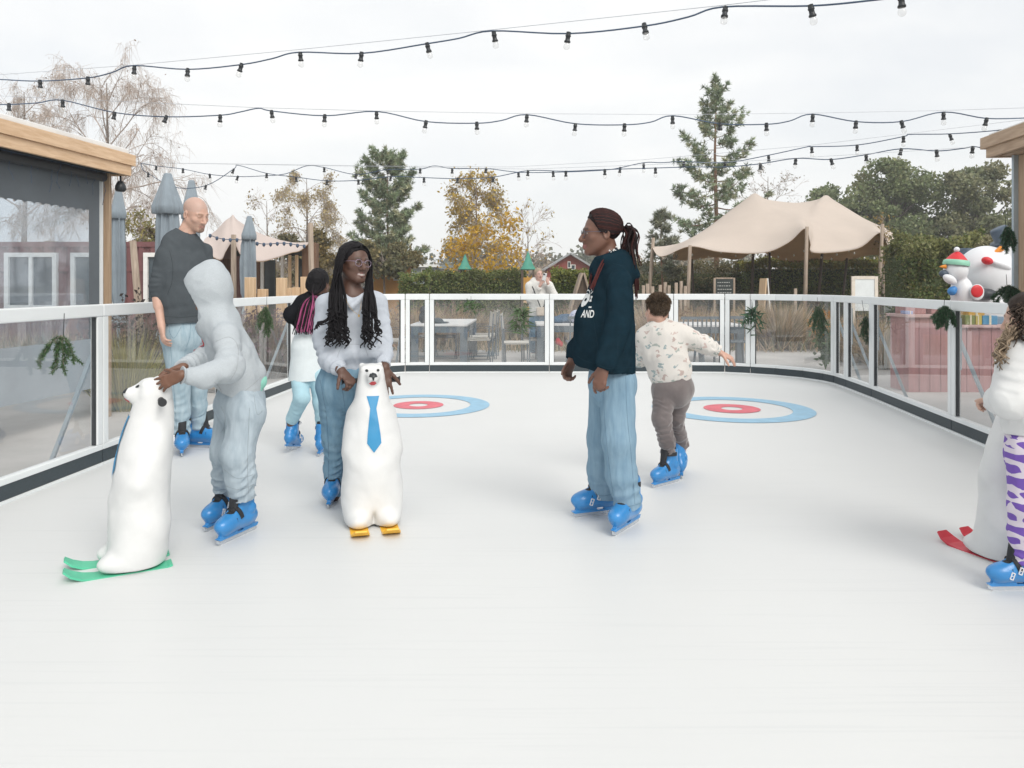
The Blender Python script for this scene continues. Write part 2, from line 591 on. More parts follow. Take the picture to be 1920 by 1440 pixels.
# ================================================================== camera, light, sky
cam = bpy.data.cameras.new('camera'); camo = bpy.data.objects.new('camera', cam); COL.objects.link(camo)
camo.location = (0, 0, EYE); camo.rotation_euler = (R(90), 0, 0)
cam.sensor_width = 36; cam.lens = 36 * F_PX / 1920; cam.shift_y = -(720 - HY) / 1920
cam.clip_end = 2000; cam.clip_start = .05
SC.camera = camo
SC.view_settings.view_transform = 'Standard'; SC.view_settings.look = 'None'
SC.view_settings.exposure = 0.47; SC.view_settings.gamma = 1
SUN_EL, SUN_AZ = 42.0, 150.0      # azimuth clockwise from +Y: behind and to the right of the viewpoint
w = bpy.data.worlds.new('World'); SC.world = w; w.use_nodes = True
nt = w.node_tree; L_ = nt.links.new; bg = nt.nodes['Background']
sky = nt.nodes.new('ShaderNodeTexSky'); sky.sky_type = 'NISHITA'; sky.sun_disc = False
sky.sun_elevation = R(SUN_EL); sky.sun_rotation = R(SUN_AZ); sky.dust_density = 2.5; sky.air_density = 1.0
tc = nt.nodes.new('ShaderNodeTexCoord'); mp = nt.nodes.new('ShaderNodeMapping')
mp.inputs['Scale'].default_value = (1.0, 1.0, 3.2); mp.inputs['Rotation'].default_value = (0, R(12), 0)
L_(tc.outputs['Generated'], mp.inputs['Vector'])
nz = nt.nodes.new('ShaderNodeTexNoise'); nz.inputs['Scale'].default_value = 2.3; nz.inputs['Detail'].default_value = 7
nz.inputs['Roughness'].default_value = .52; nz.inputs['Distortion'].default_value = .35
L_(mp.outputs['Vector'], nz.inputs['Vector'])
cr = nt.nodes.new('ShaderNodeValToRGB'); cr.color_ramp.elements[0].position = .34; cr.color_ramp.elements[1].position = .62
cr.color_ramp.elements[0].color = (.80, .80, .80, 1); cr.color_ramp.elements[1].color = (1, 1, 1, 1)
L_(nz.outputs['Fac'], cr.inputs['Fac'])
# thin overcast: cloud white over the blue of the clear sky
cl = nt.nodes.new('ShaderNodeRGB'); cl.outputs[0].default_value = (7.75, 7.8, 7.75, 1)
mx = nt.nodes.new('ShaderNodeMix'); mx.data_type = 'RGBA'
L_(cr.outputs['Color'], mx.inputs['Factor']); L_(sky.outputs['Color'], mx.inputs['A']); L_(cl.outputs[0], mx.inputs['B'])
L_(mx.outputs['Result'], bg.inputs['Color']); bg.inputs['Strength'].default_value = .1
sl = bpy.data.lights.new('sun', 'SUN'); so = bpy.data.objects.new('sun', sl); COL.objects.link(so)
sl.energy = 1.6; sl.angle = R(34); sl.color = (1, .95, .88)
so.rotation_euler = (R(90 - SUN_EL), 0, R(180 - SUN_AZ)); so.location = (6, -8, 12)

# ================================================================== materials
M = {}
M['ice'] = pbr('synthetic_ice', (.655, .668, .668), .5, .012, 1.1, bump=.16, bscale=40, detail=10)
M['white_metal'] = pbr('white_powder_coat', (.76, .79, .80), .35, .03, 3)
M['kick'] = pbr('speckled_plastic', (.008, .013, .017), .5, 0, 260, col2=(.055, .08, .095), detail=2)
M['gasket'] = pbr('black_rubber', (.03, .035, .04), .5)
M['pane'] = glass_mat('board_glass', (.955, .965, .97), 1.52, 0, .085)
M['brace'] = pbr('galvanised', (.42, .50, .56), .4, .1, 5, metal=.4)
M['paving'] = pbr('paving', (.44, .425, .41), .85, .16, 1.2, bump=.3, bscale=60)
M['soil'] = pbr('soil', (.13, .115, .075), .95, 0, .8, col2=(.26, .23, .15), bump=.5, bscale=12)
M['black'] = pbr('black_plastic', (.02, .024, .028), .4)
M['cable'] = pbr('cable_rubber', (.055, .09, .15), .5)
M['wire'] = pbr('steel_wire', (.5, .52, .56), .4, metal=.6)
M['bulb'] = glass_mat('bulb_glass', (.97, .97, .97), 1.35, .02, .12, (.9, .9, .88))
M['larch'] = wood_mat('larch_timber_y', (.60, .40, .24), (.75, .54, .36), 'Y')
M['larchz'] = wood_mat('larch_timber_z', (.58, .40, .24), (.74, .55, .36), 'Z')
M['beigewood'] = wood_mat('douglas_timber', (.36, .25, .17), (.50, .37, .26), 'Y')
M['beigewoodz'] = wood_mat('douglas_post', (.33, .22, .14), (.48, .35, .24), 'Z')
M['postbrown'] = wood_mat('brown_post', (.30, .205, .13), (.42, .30, .20), 'Z')
M['rustic'] = wood_mat('rustic_pole', (.24, .185, .14), (.42, .34, .27), 'Z')
M['darkpole'] = wood_mat('dark_pole', (.06, .045, .035), (.12, .09, .07), 'Z')
M['screen'] = pbr('screen_fabric', (.105, .122, .138), .7, .08, 3, bump=.15, bscale=900)
M['clearfoil'] = glass_mat('clear_foil', (.82, .86, .90), 1.5, .03, .16, (.66, .72, .78))
M['membrane'] = pbr('white_roof_edge', (.78, .78, .77), .6, .04)
M['soffit'] = pbr('soffit_paint', (.06, .075, .085), .6)
M['red_container'] = pbr('red_container_paint', (.165, .066, .068), .55, .18, 3)
M['white_paint'] = pbr('white_paint', (.78, .78, .76), .5, .05)
M['darkglass'] = pbr('dark_window', (.05, .07, .085), .08, .2, 2)
M['parasol'] = pbr('parasol_cloth', (.25, .30, .345), .85, .12, 4, bump=.2, bscale=300, sheen=.2)
M['tent'] = pbr('stretch_canvas', (.63, .55, .485), .85, .06, .7, bump=.12, bscale=400, trans=.2)
M['tentpink'] = pbr('stretch_canvas_pink', (.66, .57, .53), .85, .06, .7, bump=.12, bscale=400, trans=.2)
M['tentin'] = pbr('canvas_underside', (.56, .39, .23), .9, .1, .9, trans=.4)
M['slate'] = pbr('table_grey', (.085, .11, .13), .45, .1, 4)
M['tabletop'] = pbr('table_top', (.60, .60, .60), .5, .08, 3)
M['canvas'] = pbr('chair_canvas', (.70, .68, .64), .9, .05, 6)
M['gstone'] = pbr('planter_concrete', (.28, .28, .27), .9, .15, 3, bump=.3)


def leafmat(name, tr=.35, rough=.6):
    return pbr(name, (.88, .88, .88), rough, .25, 1.3, use_vcol=True, trans=tr)


M['leaf'] = leafmat('leaf')
M['needle'] = leafmat('needle', .12)
M['straw'] = leafmat('straw', .3, .8)
M['barkgrey'] = pbr('bark_grey', (.19, .16, .14), .9, .35, 6, bump=.6, bscale=14, stretch=(1, 1, .3))
M['barkred'] = pbr('bark_pine', (.23, .135, .085), .9, .35, 6, bump=.6, bscale=14, stretch=(1, 1, .3))
M['twig'] = pbr('twig', (.44, .37, .33), .9, .2, 3)
G = -.18     # the yard lies a step below the raised rink

# blade marks on the ice
nt = M['ice'].node_tree; bs_ = nt.nodes['Principled BSDF']; L_ = nt.links.new; prev = bs_.inputs['Base Color'].links[0].from_socket
tc = nt.nodes.new('ShaderNodeTexCoord')
for rot, scl in ((25, 1.0), (-38, .8), (80, .9)):
    mp = nt.nodes.new('ShaderNodeMapping'); mp.inputs['Rotation'].default_value = (0, 0, R(rot)); mp.inputs['Scale'].default_value = (.35 * scl, 22 * scl, 1)
    n1 = nt.nodes.new('ShaderNodeTexNoise'); n1.inputs['Scale'].default_value = 2.2; n1.inputs['Detail'].default_value = 3; n1.inputs['Distortion'].default_value = .25
    r1 = nt.nodes.new('ShaderNodeValToRGB'); r1.color_ramp.elements[0].position = .60; r1.color_ramp.elements[1].position = .70
    r1.color_ramp.elements[0].color = (1, 1, 1, 1); r1.color_ramp.elements[1].color = (.965, .968, .97, 1)
    mm = nt.nodes.new('ShaderNodeMix'); mm.data_type = 'RGBA'; mm.blend_type = 'MULTIPLY'; mm.inputs['Factor'].default_value = 1
    L_(tc.outputs['Object'], mp.inputs[0]); L_(mp.outputs[0], n1.inputs['Vector']); L_(n1.outputs['Fac'], r1.inputs[0]); L_(prev, mm.inputs['A']); L_(r1.outputs[0], mm.inputs['B']); prev = mm.outputs['Result']
L_(prev, bs_.inputs['Base Color'])

# ================================================================== ground, ice, markings
b = MB(); s_ = 400
b.poly([(-s_, -s_, G - .01), (s_, -s_, G - .01), (s_, s_, G - .01), (-s_, s_, G - .01)])
tag(b.build('ground', M['soil']), kind='structure')
b = MB(); b.poly([(-30, -12, G), (30, -12, G), (30, 15.6, G), (12, 18.2, G), (3, 16.6, G), (-3, 17.3, G), (-9, 16, G), (-30, 16.5, G)])
tag(b.build('paving', M['paving']), kind='structure')

# inner line of the rink boards, going round from the left front to the right front
LN = [(-2.69 - (9.39 - d) * .0612, d) for d in (-2.41, -.45, 1.55, 3.51, 5.47, 7.43, 9.39)]
CORN = [(-2.60, 9.95), (-2.40, 10.42), (-2.06, 10.82)]
BK = [(-1.556, 11.11), (-1.206, 11.13), (.545, 11.13), (2.358, 11.13), (3.09, 11.08), (3.41, 10.92)]
RC = [(3.70, 10.72), (3.97, 10.42), (4.11, 10.10)]
RT = [(4.15, 9.85), (4.13, 9.45), (4.06, 8.63), (3.83, 6.66), (3.60, 4.70), (3.37, 2.74), (3.14, .78), (2.91, -1.2)]
full = LN + CORN + BK + RC + RT
b = MB()
b.poly([(x, y, 0) for x, y in full[::-1]])
bmesh.ops.translate(b.bm, vec=(0, 0, 0), verts=b.bm.verts[:])
g = bmesh.ops.extrude_face_region(b.bm, geom=b.bm.faces[:])
bmesh.ops.translate(b.bm, vec=(0, 0, G + .005), verts=[v for v in g['geom'] if isinstance(v, bmesh.types.BMVert)])
tag(b.build('ice_floor', M['ice']), kind='structure')


def ringset(cx, cy, label, q):
    b = MB()
    def annulus(r0, r1, mi):
        n = 72
        A = [b.bm.verts.new((r0 * math.cos(2 * math.pi * k / n), r0 * math.sin(2 * math.pi * k / n), 0)) for k in range(n)] if r0 > 0 else None
        B = [b.bm.verts.new((r1 * math.cos(2 * math.pi * k / n), r1 * math.sin(2 * math.pi * k / n), 0)) for k in range(n)]
        if A is None: f = b.bm.faces.new(B); f.material_index = mi
        else:
            for k in range(n):
                f = b.bm.faces.new((A[k], A[(k + 1) % n], B[(k + 1) % n], B[k])); f.material_index = mi
    annulus(q * .73, q, 0); annulus(q * .13, q * .35, 1)
    o = b.build('curling_target', [M['ringblue'], M['ringred']], None, (cx, cy, .004))
    return tag(o, label, 'ice marking', 'curling targets painted on the ice', 'thing')


M['ringblue'] = pbr('ring_blue', (.27, .49, .66), .45, .10, 7)
M['ringred'] = pbr('ring_red', (.66, .12, .16), .45, .16, 7)
ringset(-1.0, 8.16, 'blue and red ringed target on the ice right beside the bear with yellow skis', .76)
ringset(2.285, 7.93, 'blue and red ringed target on the ice to the right of the boy', .82)

# ================================================================== rink boards
def board(pts, label, brace=True, group='clear panelled boards round the rink'):
    o0 = Vector((*pts[0], 0)); P = [Vector((*p, 0)) for p in pts]
    mid = sum(P, Vector()) / len(P)
    root = empty('rink_board', (mid.x, mid.y, 0), label, 'rink board', group)
    P = [p - mid for p in P]
    outs = []
    for i in range(len(P) - 1):
        t = (P[i + 1] - P[i]).normalized(); outs.append(Vector((-t.y, t.x, 0)))   # outward: left of travel direction
    f, k, g, bs = MB(), MB(), MB(), MB()
    def run(mb, z0, z1, th, off, trim=0.0):
        n = len(P) - 1
        for i in range(n):
            a, c = P[i].copy(), P[i + 1].copy(); t = (c - a).normalized(); o = outs[i]
            if i == 0: a += t * trim
            if i == n - 1: c -= t * trim
            z = (z0 + z1) / 2
            mb.beam(a + o * off + Vector((0, 0, z)), c + o * off + Vector((0, 0, z)), th, z1 - z0, bev=min(th, z1 - z0) * .12)
    gap = .004
    run(bs, 0, .02, .05, .02, gap)
    run(k, .02, .112, .03, .022, gap)
    run(f, .112, .152, .056, .028, gap)
    run(f, 1.066, 1.152, .060, .028, gap)
    for end in (0, 1):
        i = 0 if end == 0 else len(P) - 2
        t = (P[i + 1] - P[i]).normalized(); o = outs[i]
        q = (P[0] + t * (.031 + gap)) if end == 0 else (P[-1] - t * (.031 + gap))
        q = q + o * .028
        f.beam(q + Vector((0, 0, .152)), q + Vector((0, 0, 1.066)), .062, .054, up=o, bev=.006)
        gq = q + t * (.0345 if end == 0 else -.0345)
        MB().beam(gq + Vector((0, 0, .155)), gq + Vector((0, 0, 1.063)), .007, .03, up=o).build('gasket', M['gasket'], root)
    bs.build('base_strip', M['white_metal'], root); k.build('kick_plate', M['kick'], root); f.build('frame', M['white_metal'], root)
    n = len(P) - 1
    for i in range(n):
        a, c = P[i].copy(), P[i + 1].copy(); t = (c - a).normalized(); o = outs[i]
        if i == 0: a += t * .066
        if i == n - 1: c -= t * .066
        z0, z1 = .150, 1.068
        g.poly([a + o * .03 + Vector((0, 0, z0)), c + o * .03 + Vector((0, 0, z0)), c + o * .03 + Vector((0, 0, z1)), a + o * .03 + Vector((0, 0, z1))])
    g.build('glass_pane', M['pane'], root)
    if brace:
        br = MB(); o = outs[-1]; q = P[-1] + o * .06
        br.beam(q + Vector((0, 0, .85)), q + o * .40 + Vector((0, 0, G + .02)), .026, .026)
        br.beam(q + Vector((0, 0, .55)) + o * .01, q + Vector((0, 0, 1.0)) + o * .01, .05, .02)
        br.build('brace', M['brace'], root)
    return root


names_l = ['panelled rink board of the left side standing outside the view', 'panelled rink board of the left side beside the viewpoint', 'panelled rink board of the left side nearest the viewpoint, cut by the frame edge',
           'clear rink board at the far left with a big fir sprig hanging on it', 'clear rink board behind the bear with green skis and the bald man', 'clear rink board behind the hooded child with a small fir sprig on it']
for i in range(2, 6):
    board([LN[i], LN[i + 1]], names_l[i])
board([LN[6]] + CORN + [BK[0]], 'curved corner rink board behind the woman with long black braids')
board([BK[0], BK[1]], 'very narrow rink board right of the woman with black braids')
board([BK[1], BK[2]], 'clear rink board of the far side with a palm sprig and grey table behind it')
board([BK[2], BK[3]], 'clear rink board of the far side behind the woman in the navy hoodie')
board([BK[3], BK[4]], 'clear rink board of the far side behind the boy with outstretched arm')
board([BK[4], BK[5]], 'narrow rink board just left of the tan grass mound')
board([BK[5]] + RC + [RT[0]], 'curved rink board in front of the tan grass mound')
board([RT[0], RT[1]], 'slim rink board at the right bend beside the orange flowers')
board([RT[1], RT[2]], 'short rink board at the right with a dark fir sprig at its edge')
board([RT[2], RT[3]], 'long rink board at the right in front of the pink stall')
board([RT[3], RT[4]], 'rink board behind the curly haired girl at the right edge')

# ================================================================== string lights
def socket_mesh():
    b = MB(); b.lathe([(0, .012), (.017, .012), (.018, -.010), (.021, -.012), (.021, -.022), (.017, -.024), (.018, -.048), (.024, -.056), (.024, -.066), (0, -.066)], 10)
    bmesh.ops.recalc_face_normals(b.bm, faces=b.bm.faces[:])
    me = bpy.data.meshes.new('lamp_socket'); b.bm.to_mesh(me); me.materials.append(M['black'])
    b2 = MB(); b2.lathe([(.014, -.066), (.022, -.080), (.026, -.095), (.023, -.110), (.012, -.119), (0, -.121)], 10)
    bmesh.ops.recalc_face_normals(b2.bm, faces=b2.bm.faces[:])
    mb = bpy.data.meshes.new('bulb'); b2.bm.to_mesh(mb); mb.materials.append(M['bulb'])
    return me, mb


SOCK, BULB = socket_mesh()


def string_lights(label, cab, bulbs, wire, dl, dr, xl, xr, r=.0056, sc=.93):
    dep = lambda x: dl + (dr - dl) * (x - xl) / (xr - xl)
    P3 = [at(x, y, dep(x)) for x, y in cab]
    o0 = P3[0].copy()
    root = empty('string_lights', o0, label, 'string lights', 'strings of bulbs over the rink')
    # smooth through the points
    pts = []
    for i in range(len(P3) - 1):
        p0, p1, p2, p3 = P3[max(i - 1, 0)], P3[i], P3[i + 1], P3[min(i + 2, len(P3) - 1)]
        for k in range(5):
            t = k / 5
            pts.append(.5 * ((2 * p1) + (p2 - p0) * t + (2 * p0 - 5 * p1 + 4 * p2 - p3) * t * t + (3 * p1 - p0 - 3 * p2 + p3) * t ** 3))
    pts.append(P3[-1])
    MB().tube([p - o0 for p in pts], r, 6).build('cable', M['cable'], root)
    MB().tube([at(x, y, dep(x)) - o0 for x, y in wire], .0022, 5).build('support_wire', M['wire'], root)
    rg = random.Random(len(cab))
    for (x, y) in bulbs:
        s = link('lamp_socket', SOCK, root, at(x, y, dep(x)) - o0, (rg.gauss(0, .12), rg.gauss(0, .12), rg.random() * 6))
        s.scale = (sc,) * 3
        link('bulb', BULB, s)
    return root


c1 = [(-60, 147), (0, 149), (75, 152), (165, 146), (210, 136), (250, 123), (352, 130), (453, 121), (510, 110), (560, 98), (678, 100), (800, 82), (860, 72), (922, 58), (1066, 63), (1207, 49), (1290, 32), (1355, 13), (1520, 11), (1640, 0), (1690, -7), (1800, -20)]
string_lights('topmost string of bulbs climbing to the upper right', c1, [(75, 152), (165, 146), (252, 126), (352, 131), (453, 121), (563, 100), (678, 100), (801, 83), (926, 62), (1066, 63), (1208, 47), (1360, 16), (1520, 12), (1690, -7)],
              [(-60, 144), (0, 140), (250, 122), (560, 93), (922, 56), (1355, 10), (1480, -5), (1800, -40)], 7.2, 4.2, 0, 1700)
c2 = [(-60, 198), (0, 196), (17, 196), (70, 193), (117, 188), (215, 211), (312, 219), (413, 216), (450, 210), (485, 203), (509, 208), (609, 217), (706, 209), (799, 228), (894, 231), (940, 226), (988, 215), (1079, 232), (1171, 234), (1220, 229), (1262, 217), (1350, 232), (1437, 233), (1480, 227), (1523, 214), (1605, 228), (1690, 228), (1769, 210), (1850, 222), (1930, 221)]
string_lights('second string of bulbs crossing the whole sky about level', c2, [(17, 196), (117, 189), (215, 212), (312, 219), (413, 217), (509, 209), (609, 217), (706, 211), (799, 228), (894, 231), (988, 217), (1079, 233), (1171, 234), (1261, 220), (1350, 232), (1437, 233), (1524, 216), (1605, 229), (1690, 228), (1769, 212), (1850, 223)],
              [(-60, 177), (0, 180), (485, 202), (706, 208), (988, 213), (1262, 215), (1523, 212), (1769, 207), (1930, 202)], 7.4, 7.0, 0, 1920)
c3 = [(264, 306), (293, 311), (343, 317), (393, 327), (446, 331), (490, 330), (535, 326), (575, 311), (608, 314), (667, 327), (726, 318), (788, 317), (815, 311), (848, 316), (911, 316), (972, 323), (1037, 323), (1100, 321), (1150, 317), (1207, 305), (1240, 305), (1282, 303), (1360, 305), (1441, 291), (1515, 275), (1522, 275), (1607, 272), (1694, 256), (1706, 252), (1781, 251), (1874, 244), (1940, 234)]
string_lights('third string of bulbs dipping past the left parasols then rising right', c3, [(293, 312), (343, 317), (393, 327), (446, 331), (608, 315), (667, 327), (726, 318), (788, 317), (848, 317), (911, 316), (972, 324), (1037, 323), (1163, 315), (1207, 308), (1282, 304), (1360, 305), (1441, 293), (1522, 277), (1607, 273), (1694, 257), (1781, 253), (1874, 245)],
              [(264, 305), (700, 311), (960, 313), (1200, 300), (1515, 273), (1940, 222)], 12.2, 8.0, 264, 1920)
c4 = [(264, 306), (268, 318), (278, 325), (327, 351), (386, 348), (438, 317), (447, 310), (500, 325), (555, 332), (613, 339), (672, 338), (733, 331), (795, 333), (858, 335), (925, 332), (990, 320), (1061, 321), (1134, 318), (1229, 315), (1300, 313), (1360, 313), (1426, 307), (1492, 297), (1558, 299), (1624, 290), (1690, 279), (1756, 283), (1800, 279), (1826, 275), (1842, 278)]
string_lights('lowest string of bulbs ending at the right pavilion corner', c4, [(278, 325), (327, 352), (386, 348), (438, 318), (500, 326), (555, 333), (613, 339), (672, 338), (733, 331), (795, 334), (858, 335), (925, 333), (990, 321), (1061, 322), (1134, 319), (1229, 316), (1426, 308), (1492, 299), (1558, 299), (1624, 291), (1690, 280), (1756, 283), (1824, 276)],
              [(264, 305), (447, 308), (990, 317), (1400, 302), (1842, 275)], 12.0, 7.6, 264, 1842)

# ================================================================== left pavilion
def P2(A, dr, s, off, nrm, z): return Vector((A[0] + dr[0] * s + nrm[0] * off, A[1] + dr[1] * s + nrm[1] * off, z))


A = (-4.26, 8.64); dl = Vector((-.118, -1)).normalized(); nl = Vector((-1, .118)).normalized()   # along the eave toward the viewpoint; inward
root = empty('timber_pavilion', (A[0] - 2, A[1] - 2, G), 'timber framed pavilion at the left with dark roller screens', 'pavilion')
o0 = Vector(root.location)
def pv(s, off, z): return P2(A, dl, s, off, nl, z) - o0
b = MB(); b.beam(pv(0, .02, 2.69), pv(8, .02, 2.69), .04, .125, bev=.004); b.beam(pv(0.045, .045, 2.57), pv(8, .045, 2.57), .04, .112, bev=.004)
b.beam(pv(.02, .04, 2.69), pv(.02, 5, 2.69), .04, .125); b.beam(pv(.065, .06, 2.57), pv(.065, 5, 2.57), .04, .112)
b.build('fascia', M['larch'], root)
b = MB(); b.beam(pv(.10, 2.55, 2.73), pv(8, 2.55, 2.73), 4.9, .10); b.beam(pv(.06, .10, 2.785), pv(8, .10, 2.785), .12, .055, bev=.01); b.beam(pv(.06, .16, 2.785), pv(.06, 5, 2.785), .12, .055, bev=.01)
b.build('roof', M['membrane'], root)
b = MB(); b.beam(pv(.09, 2.6, 2.60), pv(8, 2.6, 2.60), 4.9, .14); b.build('soffit', M['soffit'], root)
for s0, o_ in ((.17, .23), (.22, 4.6), (2.2, 4.6), (4.4, 4.6)):
    MB().beam(pv(s0, o_, G), pv(s0, o_, 2.53), .055, .07, bev=.006).build('post', M['postbrown'], root)
b = MB()
b.beam(pv(.235, .26, G + .1), pv(.235, .26, 2.53), .014, .04); b.build('screen_rail', M['white_metal'], root)
# dark fabric with a clear sheet let into it
b = MB(); so_ = .27
def quad(mb, s0, s1, z0, z1, off):
    mb.poly([pv(s0, off, z0), pv(s1, off, z0), pv(s1, off, z1), pv(s0, off, z1)], .003, tuple(nl) + (0,))
quad(b, .25, 8, 2.10, 2.50, so_); quad(b, .25, .42, .70, 2.10, so_)
# scalloped hem of the fabric over the clear sheet
for k in range(60):
    s0 = .46 + k * .12
    b.poly([pv(s0 + .02, so_ - .006, 2.10), pv(s0 + .05, so_ - .006, 2.082), pv(s0 + .08, so_ - .006, 2.10)])
b.build('roller_screen', M['screen'], root)
b = MB(); quad(b, .32, 8, .16, .70, so_); b.build('lower_screen', pbr('reflection_toned_fabric', (.30, .345, .39), .6, .08, 3), root)  # same fabric coloured paler: the reflections over its lower part are painted in
b = MB(); quad(b, .42, 8, .70, 2.10, so_); b.build('window_foil', M['clearfoil'], root)
b = MB(); b.tube([pv(.28, .2, 2.47), pv(8, .2, 2.47)], .05, 10); b.build('screen_roller', M['gasket'], root)
# flood lamp
fl = MB(); fl.lathe([(0, .03), (.03, .03), (.055, -.02), (.06, -.06), (.045, -.085), (0, -.09)], 14)
fl.tube([(0, 0, .03), (0, 0, .09)], .012)
tag(fl.build('spotlight', M['black'], None, P2(A, dl, .10, .12, nl, 2.42)), 'black domed spotlight under the left pavilion eave', 'spotlight')
# icicle lights
root = empty('icicle_lights', P2(A, dl, 1.0, .16, nl, 2.5), 'thin icicle light strands hanging below the left pavilion eave', 'icicle lights')
o0 = Vector(root.location); b = MB(); rg = random.Random(5)
for k in range(26):
    s0 = .35 + k * .13 + rg.uniform(-.03, .03); p = P2(A, dl, s0, .16 + rg.uniform(-.02, .03), nl, 2.515) - o0
    pts = [p]
    for j in range(rg.randint(2, 7)):
        p = p + Vector((rg.uniform(-.02, .02), rg.uniform(-.02, .02), -.05)); pts.append(p)
        b.lathe([(0, .006), (.005, 0), (0, -.008)], 5, p)
    b.tube(pts, .0025, 4)
b.tube([P2(A, dl, .3, .16, nl, 2.515) - o0, P2(A, dl, 4, .16, nl, 2.515) - o0], .004, 5)
b.build('strand', M['cable'], root)

# ================================================================== right pavilion
A2 = (4.54, 7.4); d2 = Vector((-.098, -1)).normalized(); n2 = Vector((1, -.098)).normalized()
root = empty('timber_pavilion', (6.5, 5.5, G), 'timber pavilion corner at the right edge with layered fascia and post', 'pavilion')
o0 = Vector(root.location)
def pr(s, off, z): return P2(A2, d2, s, off, n2, z) - o0
b = MB(); b.beam(pr(0, .02, 2.655), pr(7, .02, 2.655), .04, .11, bev=.004); b.beam(pr(.05, .05, 2.555), pr(7, .05, 2.555), .04, .09, bev=.004)
b.beam(pr(.02, .04, 2.655), pr(.02, 4, 2.655), .04, .11); b.beam(pr(.07, .07, 2.555), pr(.07, 4, 2.555), .04, .09)
b.build('fascia', M['beigewood'], root)
b = MB(); b.beam(pr(.05, 2.06, 2.70), pr(7, 2.06, 2.70), 4.0, .08); b.build('roof', M['membrane'], root)
b = MB(); b.beam(pr(.1, 2.1, 2.56), pr(7, 2.1, 2.56), 3.9, .08); b.build('ceiling', M['beigewood'], root)
MB().beam(pr(.22, .34, G), pr(.22, .34, 2.515), .15, .15, bev=.008).build('post', M['beigewoodz'], root)
MB().beam(pr(.30, .34, 2.44), pr(7, .34, 2.44), .10, .15).build('beam', M['beigewood'], root)
b = MB(); b.beam(pr(.16, .24, G), pr(.16, .24, 2.515), .03, .05); b.build('corner_trim', M['brace'], root)
b = MB(); b.beam(pr(.32, .45, 1.17), pr(.32, 4, 1.17), .06, 2.68); b.build('wall', wood_mat('brown_boards', (.17, .10, .055), (.25, .155, .09), 'Z'), root)
def X_(px, d): return (px - CX) / F_PX * d
def Z_(py, d): return EYE - (py - HY) / F_PX * d


# ================================================================== trees
def bark_trunk(name, pts, r, mat, parent): return MB().tube(pts, r, 9).build(name, mat, parent)


def grow(rng, p, d, L, r, depth, out, wob=.25, n=(2, 4), droop=0.0, shrink=.68, ang=.6):
    P = [p]; seg = 5
    for k in range(seg):
        d = d + rng.normal(size=3) * wob / seg * 1.6 + np.array([0, 0, -droop * (1 + k) / seg])
        d = d / np.linalg.norm(d); p = p + d * L / seg; P.append(p)
    out.append((np.array(P), np.linspace(r, r * .55, seg + 1), depth))
    if depth == 0: return
    for i in range(rng.integers(n[0], n[1] + 1)):
        t = rng.uniform(.35, 1.0); q = P[0] + 0 * P[0]
        q = np.array(P)[min(int(t * seg + .5), seg)]
        ax = rng.normal(size=3); ax -= d * (ax @ d); ax /= np.linalg.norm(ax) + 1e-9
        dd = d * math.cos(ang) + ax * math.sin(ang) * rng.uniform(.6, 1.3)
        grow(rng, q, dd / np.linalg.norm(dd), L * shrink * rng.uniform(.75, 1.15), r * .5, depth - 1, out, wob, n, droop * 1.5, shrink, ang)


def broadleaf(name, label, cat, px, ytop, d, wpx, cols, nleaf, lsize, seed, group, depth=4, droop=0.0, bare=False, trunk='barkgrey', lean=0.0, clear=.25, up=.75, twigs=None, n=(2, 4), hang=0, hcol=(.40, .31, .26), nb=15):
    """tree with a branching skeleton; leaves sit along the outer twigs"""
    rng = np.random.default_rng(seed)
    x, z = X_(px, d), Z_(ytop, d) - G
    root = empty(name, (x, d, G), label, cat, group)
    W = wpx / F_PX * d / 2
    tr = [Vector((0, 0, 0)), Vector((lean * .3, 0, z * .3)), Vector((lean * .7, .1, z * .6)), Vector((lean, 0, z * .95))]
    r0 = max(.05, z * .014)
    bark_trunk('trunk', tr, [r0, r0 * .8, r0 * .5, r0 * .12], M[trunk], root)
    out = []
    for i in range(nb):
        f = clear + (1 - clear) * (i + rng.random() * .6) / nb
        az = i * 2.4 + rng.random() * .5
        prof = math.sin(min(1, (f - clear) / (1 - clear) * .85 + .15) * math.pi) ** .6
        L = W * (.35 + .65 * prof) * .72
        dd = np.array([math.cos(az), math.sin(az), up * rng.uniform(.6, 1.3)]); dd /= np.linalg.norm(dd)
        grow(rng, np.array([lean * f, 0, z * f * .93]), dd, L, r0 * (.5 - .35 * f), depth - 1, out, droop=droop, n=n)
    paths = [o[0] for o in out]; rad = [np.maximum(o[1], .0022 * d / 14) for o in out]
    me = tubes_mesh('branches', paths, rad, M[twigs or trunk], n=3)
    link('branches', me, root)
    tips = [o[0] for o in out if o[2] <= 1]
    if hang:
        T = np.concatenate([t[1:] for t in tips]); P = T[rng.integers(0, len(T), hang)] + rng.normal(size=(hang, 3)) * .06
        u = rng.normal(size=(hang, 3)) * .35 + np.array([0, 0, -.75]) + P * np.array([1, 1, 0]) * .12 / max(W, .5)
        Lh = z * .075 * rng.uniform(.4, 1.2, (hang, 1))
        c = np.tile(np.array([hcol]), (hang, 1)) * rng.uniform(.8, 1.25, (hang, 1))
        link('fine_twigs', blade_mesh('fine_twigs', P, P + u * Lh, .010 * d / 28, M['straw'], cols=c), root)
    if nleaf:
        T = np.concatenate([t[2:] for t in tips])
        P = T[rng.integers(0, len(T), nleaf)] + rng.normal(size=(nleaf, 3)) * lsize * .9
        c = np.array(cols)[rng.integers(0, len(cols), nleaf)] * rng.uniform(.75, 1.25, (nleaf, 1))
        link('crown', leaf_mesh('crown', P, lsize, M['leaf'], cols=c, up=-.4), root)
    return root


